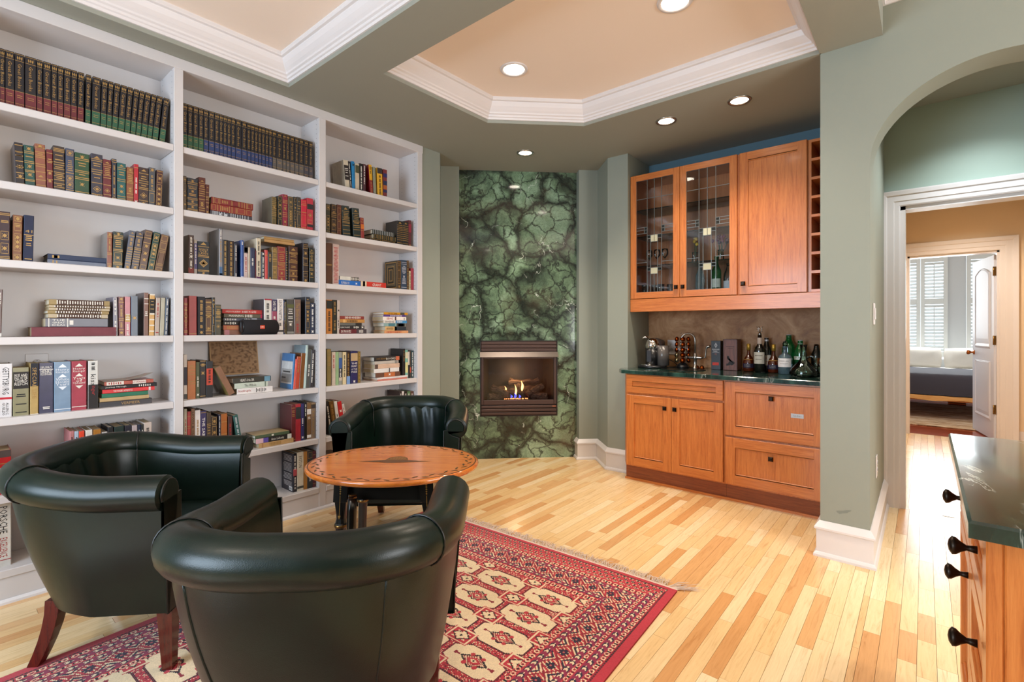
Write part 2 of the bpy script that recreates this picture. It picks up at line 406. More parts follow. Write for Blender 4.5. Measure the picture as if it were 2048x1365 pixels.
# ------------------------------------------------------------------ setting: walls
def wall_line(pts,z0,z1,t=.09,mb=None):      # thickness goes to the right of the path (away from the room)
    mb=mb or MB()
    return mb.sweep([(0,z0),(-t,z0),(-t,z1),(0,z1),(0,z0)],pts)
def seg(c,t): return ((c+math.sqrt(2)*t)/2,(c-math.sqrt(2)*t)/2)
SA,SB=seg(6.5,-.262),seg(6.5,-.092); TA,TB=seg(6.66,-.092),seg(6.66,1.037); SCC,SD=seg(6.5,1.04),seg(6.5,1.222)
CORN=(3.875,2.147); PIER=(3.88,1.955)
ZC=2.75
struct('wall_left',MB().box(-2.6,2.66,3.435,3.53,0,ZC),'wall')
wl=wall_line([PIER,CORN,SD,SCC],0,ZC)
struct('wall_back_right',wl,'wall')
struct('wall_fireplace',wall_line([(TB[0]+.32,TB[1]+.32),(TA[0]+.32,TA[1]+.32)],0,ZC,.06),'wall')
struct('wall_back_left',wall_line([SB,SA,(2.835,3.186),(2.642,3.186),(2.642,3.43)],0,ZC,.07),'wall')
struct('wall_fireplace_return',MB().prism([SCC,TB,(TB[0]+.34,TB[1]+.34),(TB[0]+.40,TB[1]+.28),(SCC[0]+.08,SCC[1])],0,ZC),'wall')
struct('wall_fireplace_return_left',MB().prism([SB,(SB[0],SB[1]+.1),(TA[0]+.28,TA[1]+.40),(TA[0]+.34,TA[1]+.34),TA],0,ZC),'wall')
struct('wall_alcove_side',MB().box(3.881,4.40,1.956,2.05,0,ZC),'wall')
struct('wall_alcove_back',MB().box(4.31,4.40,.434,1.956,0,ZC),plain('deep_blue_green_paint','#54707c',.6,var=.015))
# arch wall with elliptical opening
XA,XB=3.155,3.345; AY,AZ,AA_,AB_=-.27,2.10,.487,.42; YT=.438
aw=MB(); N=40
arc=[(AY+AA_*math.cos(PI*k/N),AZ+AB_*math.sin(PI*k/N)) for k in range(N+1)]
ZT=3.03
aw.box(XA,XB,AY+AA_,YT,0,ZT); aw.box(XA,XB,-3.4,AY-AA_,0,ZT)
vs=[];fs=[]
for (y,z) in arc: vs+=[(XA,y,z),(XB,y,z),(XA,y,ZT),(XB,y,ZT)]
for k in range(N):
    a=4*k;b=4*(k+1); fs+=[(a,a+2,b+2,b),(a+1,b+1,b+3,a+3)]
aw.add(vs,fs)
aw.add(vs,[(4*k,4*k+4,4*k+5,4*k+1) for k in range(N)],True)
struct('wall_arch',aw,'wall')
struct('wall_passage_left',MB().box(XB,4.30,.217,.433,0,ZC),'wall')
struct('wall_passage_right',MB().box(XB,4.33,-.90,AY-AA_,0,ZC),'wall')
# lunette wall with cased opening
OL,OR_=.127,-.667
lw=MB().box(4.33,4.44,OL,.50,0,ZC).box(4.33,4.44,-1.3,OR_,0,ZC).box(4.33,4.44,OR_,OL,2.10,ZC)
struct('wall_lunette',lw,'lunette')
def casing(name,x,yl,yr,zt,w,mat,face=-1,parent=None,zb=0):
    mb=MB(); 
    pr=[(0,0),(0,.014),(.008,.018),(w*.30,.018),(w*.34,.023),(w*.66,.023),(w*.72,.030),(w*.93,.034),(w,.034),(w,0)]
    def put(pts2):
        base=len(mb.v); m=len(pr)
        offs=[(1,0),(1,1),(-1,1),(-1,0)]
        vs=[]
        for (y,z),(oy,oz) in zip(pts2,offs):
            for o,t in pr: vs.append((x+face*t,y+oy*o,z+oz*o))
        fs=[]
        for i in range(3):
            for k in range(m-1): fs.append((i*m+k,(i+1)*m+k,(i+1)*m+k+1,i*m+k+1))
        mb.add(vs,fs)
    put([(yl,zb),(yl,zt),(yr,zt),(yr,zb)])
    return struct(name,mb,mat,parent)
casing('trim_1',4.33,OL,OR_,2.085,.108,'trim')
struct('trim_2',MB().box(4.33,4.46,OL-.028,OL,0,2.085).box(4.33,4.46,OR_,OR_+.028,0,2.085).box(4.33,4.46,OR_,OL,2.06,2.088),'trim')
# hall beyond
struct('wall_hall_left',MB().box(4.44,7.45,.30,.38,0,2.75),'beige')
struct('wall_hall_right',MB().box(4.44,7.45,-1.10,-1.02,0,2.75),'beige')
DL,DR,DT=.153,-.621,2.09
struct('wall_hall_end',MB().box(7.45,7.57,DL,.60,0,2.75).box(7.45,7.57,-1.3,DR,0,2.75).box(7.45,7.57,DR,DL,DT,2.75),'beige')
casing('trim_3',7.45,DL,DR,DT,.145,'trim')
struct('trim_4',MB().box(7.45,7.58,DL-.02,DL,0,DT).box(7.45,7.58,DR,DR+.02,0,DT).box(7.45,7.58,DR,DL,DT-.02,DT),'trim')
struct('baseboard_hall',MB().sweep([(0,0),(-.02,0),(-.02,.12),(-.008,.145),(0,.15),(0,0)],[(7.449,-.77),(7.449,-1.02)][::-1]).sweep([(0,0),(.02,0),(.02,.12),(.008,.145),(0,.15)],[(4.45,.299),(7.44,.299)],side=-1),'trim')
# bedroom shell
struct('floor_bedroom',MB().box(7.52,11.1,-2.6,1.6,-.05,0),'cherryf')
struct('wall_bedroom_left',MB().box(7.57,11,1.2,1.3,0,2.75),'bedwall'); struct('wall_bedroom_right',MB().box(7.57,11,-2.3,-2.2,0,2.75),'bedwall')
struct('wall_bedroom_window',MB().box(11.0,11.1,-.30,-.526,0,2.75).box(11.0,11.1,-2.3,-1.24,0,2.75).box(11.0,11.1,.42,1.3,0,2.75).box(11.0,11.1,-2.3,1.3,0,.72).box(11.0,11.1,-2.3,1.3,2.5,2.75),'bedwall')
struct('ceiling_bedroom',MB().box(7.5,11.1,-2.3,1.3,2.75,2.8),'ceil')
# rear and side of the room (behind the camera)
struct('wall_rear',MB().box(-2.7,-2.6,-3.4,3.53,0,3.05),'wall'); struct('wall_right',MB().box(-2.7,3.2,-3.5,-3.4,0,3.05),'wall')
for nm,bx in (('window_frame_assumed',(-2.6,-2.57,.8,2.6,.65,2.45)),('window_frame_added',(.2,2.4,-3.4,-3.37,.8,2.4))):  # frames only, added on solid walls behind the unseen area lamps
    w=MB(); x0,x1,y0,y1,z0,z1=bx
    if x1-x0<.1:
        for a,b in ((y0-.08,y0),(y1,y1+.08),((y0+y1)/2-.02,(y0+y1)/2+.02)): w.box(x0,x1,a,b,z0-.08,z1+.08)
        w.box(x0,x1,y0,y1,z0-.08,z0).box(x0,x1,y0,y1,z1,z1+.08)
    else:
        for a,b in ((x0-.08,x0),(x1,x1+.08),((x0+x1)/2-.02,(x0+x1)/2+.02)): w.box(a,b,y0,y1,z0-.08,z1+.08)
        w.box(x0,x1,y0,y1,z0-.08,z0).box(x0,x1,y0,y1,z1,z1+.08)
    struct(nm,w,'trim')
# ------------------------------------------------------------------ setting: ceiling, soffit, crown mouldings
SL=2.772
sf=MB()
sf.box(-2.6,4.42,3.04,3.6,ZC,SL).box(1.455,1.735,.44,3.04,ZC,SL).box(-2.6,XA,.163,.44,ZC,3.03).box(-2.6,-2.3,-3.4,3.04,ZC,3.03).box(-2.6,3.155,-3.4,-3.2,ZC,3.03)
sf.box(1.735,2.64,2.45,3.04,ZC,SL).prism([(2.64,2.45),(3.145,1.94),(3.145,3.04),(2.64,3.04)],ZC,SL).box(3.145,4.42,.434,3.04,ZC,SL).box(3.345,4.45,-.9,.434,ZC,SL).box(4.44,7.5,-1.3,.6,ZC,SL)
struct('ceiling_soffit',sf,'soffit')
ce=MB().box(-2.5,1.6,.40,3.2,2.905,2.94).box(1.6,3.3,.40,3.2,2.905,2.94).box(-2.6,3.3,-3.4,.3,3.03,3.06)
struct('ceiling',ce,'ceil')
CR=[(0,0),(.010,0),(.012,.014),(.020,.018),(.022,.030),(.032,.036),(.034,.046),(.046,.058),(.062,.078),(.072,.098),(.074,.106),(.086,.110),(.090,.116),(.090,.134)]
C1=[(-2.3,.44),(1.455,.44),(1.455,3.04),(-2.3,3.04)]; C2=[(1.735,.44),(3.145,.44),(3.145,1.94),(2.64,2.45),(1.735,2.45)]; C3=[(-2.3,-3.2),(XA,-3.2),(XA,.163),(-2.3,.163)]
struct('trim_5',MB().sweep(CR,C1,True,SL),'trim'); struct('trim_6',MB().sweep(CR,C2,True,SL),'trim'); struct('trim_7',MB().sweep(CR,C3,True,2.897),'trim')
# ------------------------------------------------------------------ baseboards
BB=[(0,0),(.030,0),(.030,.012),(.024,.022),(.017,.026),(.017,.145),(.026,.150),(.026,.160),(.014,.178),(.004,.192),(0,.192)]
struct('baseboard_arch',MB().sweep(BB,[(XA+.3,YT),(XA,YT),(XA,.217),(4.30,.217)],side=-1),'trim')
struct('baseboard_fireplace',MB().sweep(BB,[(3.90,1.96),(3.88,1.955),CORN,SD,SCC,(TB[0]-.005,TB[1]-.005)],side=1),'trim')
struct('baseboard_left',MB().sweep(BB,[(2.642,3.186),(2.835,3.186),SA,SB,TA],side=-1),'trim')
# ------------------------------------------------------------------ downlights
def downlight(x,y,z,label,r=.085,power=26,warm=(1,.86,.70),beam=128):
    t=thing('ceiling_light',label,'light',(x,y,z),0,'recessed ceiling lights')
    obj('trim_ring',MB().lathe([(r*.78,.0),(r*.80,-.006),(r,-.007),(r*1.05,-.002),(r*1.05,0)],n=28),'steel' if z<2.8 else 'trim',t)
    obj('lens',MB().lathe([(r*.8,-.001),(r*.5,-.006),(.0001,-.008)],n=24),'lamp',t)
    l=bpy.data.lights.new('bulb','SPOT'); l.energy=power; l.color=warm; l.spot_size=math.radians(beam); l.spot_blend=.8; l.shadow_soft_size=.06
    lo=bpy.data.objects.new('bulb',l); link(lo,t); lo.location=(0,0,-.02); return t
LP=34
downlight(2.419,2.013,2.905,'bright recessed light in the octagonal tray ceiling, nearer the fireplace',power=LP*1.25)
downlight(2.443,.97,2.905,'bright recessed light in the tray ceiling at top edge of picture',power=LP*1.25)
downlight(3.45,.935,2.75,'recessed light with metal ring in green soffit before wine rack',.07,power=LP*1.05,beam=112)
downlight(3.45,1.435,2.75,'recessed light with metal ring in green soffit before glass cabinet doors',.07,power=LP*1.05,beam=112)
downlight(3.30,2.62,2.75,'recessed light in green soffit in front of the fireplace wall',.07,power=LP*1.2,beam=95)
downlight(-1.0,1.7,2.905,'unseen fill light added in the left tray ceiling beyond the armchairs',power=LP*1.0)  # out-of-view lamp added as fill for the left side
downlight(2.2,-.9,3.03,'unseen fill light added in the kitchen ceiling above the island',power=LP*1.6); downlight(2.6,-2.2,3.03,'unseen fill light added in the kitchen ceiling by the far kitchen wall',power=LP*1.6)  # two unseen kitchen lamps, added to lift the ambient light
downlight(-1,-1.6,3.03,'unseen fill light added in the kitchen ceiling behind the camera',power=LP*1.2)  # added fill lamp, never in view
downlight(3.85,-.28,2.75,'fill light added in the passage ceiling behind the arch',.07,power=46,warm=(.86,.95,1))  # passage lamp added to brighten the space behind the arch
downlight(5.6,-.35,2.75,'unseen fill light added in the hallway ceiling nearer the arch',.07,power=60); downlight(6.7,-.35,2.75,'unseen fill light added in the hallway ceiling nearer the bedroom',.07,power=85)  # two unseen hallway lamps, added to light the hall
# ------------------------------------------------------------------ built-in bookcase
YF,YB=3.18,3.425
SZ={1:2.265,2:1.912,3:1.557,4:1.205,5:.838,6:.487,7:.152}
BX=[(.076,.881),(.926,1.731),(1.782,2.586)]
bc=thing('built_in_bookcase','white built-in bookcase of three bays filling the left wall','bookcase')
obj('back_panel',MB().box(.03,2.63,YB,YB+.01,0,2.75),'shelfw',bc)
for a,b in ((.028,.076),(.881,.926),(1.731,1.782),(2.586,2.638)):
    obj('divider',MB().bbox(a,b,YF,YB,0,2.75,.002),'shelfw',bc)
obj('fascia',MB().bbox(.028,2.64,YF-.004,YB,2.69,2.75,.002),'shelfw',bc)
obj('toe_panel',MB().box(.028,2.638,YF+.002,YF+.02,0,.118),'shelfw',bc)
for u,(a,b) in enumerate(BX):
    for k in range(1,8): obj('shelf',MB().bbox(a+.0005,b-.0005,YF+(.004 if k<7 else -.004),YB,SZ[k]-.036,SZ[k],.0025),'shelfw',bc)
hol=MB()
for u,(a,b) in enumerate(BX):
    for yy in (YF+.035,YB-.04):
        for k in range(78):
            z=.22+k*.032
            if any(-.04<z-s<.004 for s in SZ.values()): continue
            hol.add([(b-.0008,yy+.0028*math.cos(q*PI/3),z+.0028*math.sin(q*PI/3)) for q in range(6)],[(0,1,2,3,4,5)])
obj('peg_hole',hol,plain('shadowed_peg_hole','#4a4a52',.8),bc,kind='stuff')
struct('baseboard_bookcase',MB().sweep([(0,0),(.014,0),(.013,.010),(.006,.018),(0,.02)],[(.0,YF+.001),(2.64,YF+.001)],side=-1),'trim')
def outlet(x,y,z,w,hh,label,rz=0):
    t=thing('wall_outlet',label,'outlet',(x,y,z),rz)
    obj('cover_plate',MB().bbox(-w/2,w/2,-.005,0,-hh/2,hh/2,.002),'trim',t)
    for s in (-1,1):
        obj('receptacle',MB().lathe([(.017,0),(.016,.003),(.0001,.003)],n=16).box(0,0,0,0,0,0),'white',t,(0,-.005,s*.02),(PI/2,0,0))
        obj('slot',MB().box(-.008,-.006,-.0092,-.008,s*.02-.003,s*.02+.005).box(.006,.008,-.0092,-.008,s*.02-.003,s*.02+.005).box(-.002,.002,-.0092,-.008,s*.02+.007,s*.02+.011),'black',t)
    return t
# ------------------------------------------------------------------ books
INK={'W':'#ece6da','K':'#1c1a1a','G':None,'S':'#cfd2d6','R':'#a82a2a'}
BN=['left','middle','right']; SNM={1:'top',2:'second',3:'third',4:'fourth',5:'fifth',6:'sixth',7:'bottom'}
def deco(spec,w,h,rnd):
    L={}          # colour -> MB
    def mb(c): return L.setdefault(c,MB())
    cur='G'
    lift=[.0005]
    def q(c,x0,x1,a,b,y=None):       # a,b fractions from the top
        yy=-(y if y is not None else lift[0]); z0,z1=h*(1-b),h*(1-a)
        mb(c).add([(x0,yy,z0),(x1,yy,z0),(x1,yy,z1),(x0,yy,z1)],[(0,1,2,3)])
    m=min(.0035,w*.10)
    if spec in ('G','J'):
        n=rnd.randint(4,7); s='b'+','.join(str(int(6+86*k/n+rnd.randint(0,3))) for k in range(n+1))
        spec=s+' h%d h%d o%d o%d'%(rnd.randint(20,24),rnd.randint(28,32),rnd.randint(52,60),rnd.randint(74,82)) if spec=='G' else 'cW l20-60'
    if spec.startswith('gb'):
        _,low,num=spec.split('#')
        q('#'+low,.0008,w-.0008,.68,.995,.0004)
        for a in (.02,.135,.68,.90,.985): q('G',.0006,w-.0006,a-.0035,a+.0035)
        ew=min(w*.8,.018); cx=w/2
        for sx,aa in ((0,0),(-.36,.012),(.36,.012)):
            z=h*(1-.078-aa*.3); q0=ew*.16
            mb('G').add([(cx+sx*ew-q0,-.0006,z),(cx+sx*ew,-.0006,z-.010),(cx+sx*ew+q0,-.0006,z),(cx+sx*ew*1.25,-.0006,z+.009)],[(0,1,2,3)])
        put_text(mb('G'),'Great Books',(w/2,-.0006,h*(1-.40)),(0,0,-1),(1,0,0),h*.44,min(w*.72,.0125))
        for a in (.75,.785): q('G',w*.22,w*.78,a-.004,a+.004)
        put_text(mb('G'),num,(w/2,-.0006,h*(1-.945)),(1,0,0),(0,0,1),w*.55,.0085)
        return L
    for tk in spec.split():
        c=tk[0]; r=tk[1:]
        if tk=='N': continue
        if c=='c': cur=r[0]; continue
        txt=None
        if '=' in r: r,txt=r.split('=',1); txt=txt.replace('_',' ')
        if c=='p':
            rng,cc=r.split('#'); a,b=[float(v)/100 for v in rng.split('-')]; lift[0]=.0008
            q('#%s#%d'%(cc,len(L)),.0006,w-.0006,a,b,.0004); continue
        if c=='b':
            for v in r.split(','):
                a=float(v)/100; q(cur,.0006,w-.0006,a-.0017/h,a+.0017/h)
        elif c=='o':
            a=float(r)/100; e=min(w*.30,h*.035); z=h*(1-a); x=w/2
            mb(cur).add([(x-e,-lift[0],z),(x,-lift[0],z-e*1.2),(x+e,-lift[0],z),(x,-lift[0],z+e*1.2)],[(0,1,2,3)])
            for sx in (-1,1):
                for sz_ in (-1,1):
                    xx=x+sx*e*.95; zz=z+sz_*e*.95; s=e*.28
                    mb(cur).add([(xx-s,-lift[0],zz),(xx,-lift[0],zz-s),(xx+s,-lift[0],zz),(xx,-lift[0],zz+s)],[(0,1,2,3)])
        elif c in 'ty':
            a=float(r)/100; z=h*(1-a); e=w*.26; k=1 if c=='t' else -1
            mb(cur).add([(w/2-e,-lift[0],z-e*.35*k),(w/2+e,-lift[0],z-e*.35*k),(w/2,-lift[0],z+e*.7*k)],[(0,1,2)])
        elif c=='d':
            a=float(r)/100; z=h*(1-a); e=w*.36
            for k0,k1 in ((1,.84),(.5,0.02)):
                P=[(math.cos(q_*PI/2),math.sin(q_*PI/2)) for q_ in range(4)]
                for i in range(4):
                    p,n_=P[i],P[(i+1)%4]
                    mb(cur).add([(w/2+p[0]*e*k0,-lift[0],z+p[1]*e*k0),(w/2+n_[0]*e*k0,-lift[0],z+n_[1]*e*k0),(w/2+n_[0]*e*k1,-lift[0],z+n_[1]*e*k1),(w/2+p[0]*e*k1,-lift[0],z+p[1]*e*k1)],[(0,1,2,3)])
        elif c=='f':
            a,b=[float(v)/100 for v in r.split('-')]; t=min(.0016,w*.07); tz=t/h; x0,x1=w*.12,w*.88
            q(cur,x0,x1,a,a+tz*1.4);q(cur,x0,x1,b-tz*1.4,b);q(cur,x0,x0+t,a,b);q(cur,x1-t,x1,a,b)
        elif c=='l':
            a,b=[float(v)/100 for v in r.split('-')]
            if h>w*3 and (b-a)*h>.05 and w<.03 and False: pass
            z=a
            while z<b:
                k=rnd.uniform(.4,.75); q(cur,w*(.5-k/2),w*(.5+k/2),z,z+.0042/h); z+=.0095/h
        elif c=='h':
            a=float(r)/100
            if txt: put_text(mb(cur),txt,(w/2,-lift[0],h*(1-a)),(1,0,0),(0,0,1),w*.8,min(.013,w*.42)) if h<w*14 and not FLAT[0] else put_text(mb(cur),txt,(w/2,-lift[0],h*(1-a)),(0,0,-1),(1,0,0),h*.36,w*.5)
            elif FLAT[0]: q(cur,w*.25,w*.75,a-.03,a+.03)
            else: k=rnd.uniform(.45,.72); q(cur,w*(.5-k/2),w*(.5+k/2),a-.0022/h,a+.0022/h)
        elif c=='v':
            a,b=[float(v)/100 for v in r.split('-')]
            if txt:
                ls=txt.split('|')
                for i,t_ in enumerate(ls):
                    put_text(mb(cur),t_,(w*(.5+(.27*(len(ls)-1)/2-.27*i)*(1.0 if len(ls)>1 else 0)),-lift[0],h*(1-(a+b)/2)),(0,0,-1),(1,0,0),h*(b-a)*.98,w*(.5 if len(ls)==1 else .2),False)
            else:
                z=a
                while z<b:
                    n_=rnd.randint(2,6)
                    for k in range(n_):
                        if z>=b: break
                        q(cur,w*.32,w*.68*rnd.uniform(.92,1),z,z+.0046/h); z+=.0068/h
                    z+=.006/h
    return L
FLAT=[False]
def add_book(ln,idx):
    k,x,y,z,w,h,d,a,col,cov,spec,lab,bs=ln.split('^')
    x,y,z,w,h,d,a=[float(v) for v in (x,y,z,w,h,d,a)]; bay,sh=int(bs[0]),int(bs[1:])
    rnd=random.Random(idx*13+5); where='%s shelf of %s bay'%(SNM[sh],BN[bay])
    th=math.radians(a)
    old=spec.startswith('gb') or spec=='G' or spec[0] in 'bfto'
    cvt=.0022 if w>.012 else .0012
    # cover: spine with small bevels plus two boards
    mb=MB(); e=min(.0022,w*.14)
    ov=.003 if w>.011 else .001
    mb.add([(0,e,0),(e,0,0),(w-e,0,0),(w,e,0),(w,.004,0),(0,.004,0),(0,e,h),(e,0,h),(w-e,0,h),(w,e,h),(w,.004,h),(0,.004,h)],
           [(0,1,7,6),(1,2,8,7),(2,3,9,8),(3,4,10,9),(5,0,6,11),(6,7,8,9,10,11),(5,4,3,2,1,0)])
    mb.box(0,cvt,.004,d,0,h).box(w-cvt,w,.004,d,0,h)
    if k=='S': loc=(x+h,y,z); rot=(0,-PI/2,0); th=0
    elif a>0: loc=(x-w*math.cos(th),y,z+w*math.sin(th)); rot=(0,th,0)
    else: loc=(x,y,z); rot=(0,th,0)
    b=obj('book',mb,'bleather' if old else 'cloth' if idx%3==0 else 'jacket',None,loc,rot,col='#'+col)
    tag(b,lab+', '+where,'book',('volumes of the matched set' if spec.startswith('gb') else 'upright books' if k=='U' else 'flat piled books')+' on the '+where)
    obj('page_block',MB().box(cvt,w-cvt,.004,d-ov,ov,h-ov),'paper',b,col=('#cdbb98','#d8ccb4','#e2dacb','#b8a482')[idx%4])
    if cov:
        c2={'pic':'#3a78b0','txt':'#24222a','frm':'#3a342a'}.get(cov,'#'+cov)
        xx=-.0004 if k=='U' else w+.0002
        fc=MB().box(xx,xx+.0003,.003,d-.001,.001,h-.001); f=obj('front_cover',fc,'jacket' if cov!='frm' else 'bleather',b,col=c2)
        xs=-.0007
        def cq(c,a0,a1,b0,b1,nm='cover_print'):
            obj(nm,MB().add([(xs,d*a0,h*b0),(xs,d*a0,h*b1),(xs,d*a1,h*b1),(xs,d*a1,h*b0)],[(0,1,2,3)]),'ink' if c!='G' else 'gold',f,col=c if c!='G' else '#c0a060')
        if cov=='pic':
            cq('#c9c6c4',.02,.97,.14,.78); xs=-.0010; cq('#8c8884',.06,.93,.18,.42); cq('#b4b0ac',.06,.93,.42,.56); cq('#dedcd8',.06,.93,.56,.76); xs=-.0013; cq('#3a3836',.2,.8,.46,.50); cq('#3a3836',.55,.9,.29,.33)
        if cov=='txt':
            t=MB()
            for i in range(24):
                if i in (5,13,19): continue
                zz=h*(.92-i*.034); t.add([(xs,d*.12,zz),(xs,d*rnd.uniform(.7,.88),zz),(xs,d*.8,zz+.003),(xs,d*.12,zz+.003)],[(0,1,2,3)])
            obj('lettering',t,'ink',f,kind='stuff',col='#b8b4b0'); cq('#e8e6e2',.08,.34,.03,.13)
            br=MB()
            for i in range(9): br.add([(xs-.0004,d*(.11+.023*i),h*.05),(xs-.0004,d*(.11+.023*i+.011),h*.05),(xs-.0004,d*(.11+.023*i+.011),h*.11),(xs-.0004,d*(.11+.023*i),h*.11)],[(0,1,2,3)])
            obj('barcode',br,'ink',f,kind='stuff',col='#141414')
        if cov=='frm':
            for a0,cc in ((.05,'G'),(.09,'#3a342a'),(.16,'#6a5c44'),(.24,'G'),(.27,'#2c2820'),(.36,'G'),(.40,'#4a4030')): 
                xs-=.0002; cq(cc,a0,1-a0,a0*.8,1-a0*.8)
    FLAT[0]=(k=='S')
    for c,m_ in deco(spec,w,h,rnd).items():
        if not m_.v: continue
        if c=='G': obj('gilding',m_,'gold',b,kind='stuff')
        elif c.startswith('#'): obj('label_panel',m_,'ink',b,col=c[:7])
        elif c=='S': obj('lettering',m_,'silver',b,kind='stuff')
        else: obj('lettering',m_,'ink',b,kind='stuff',col=INK[c])
    return b
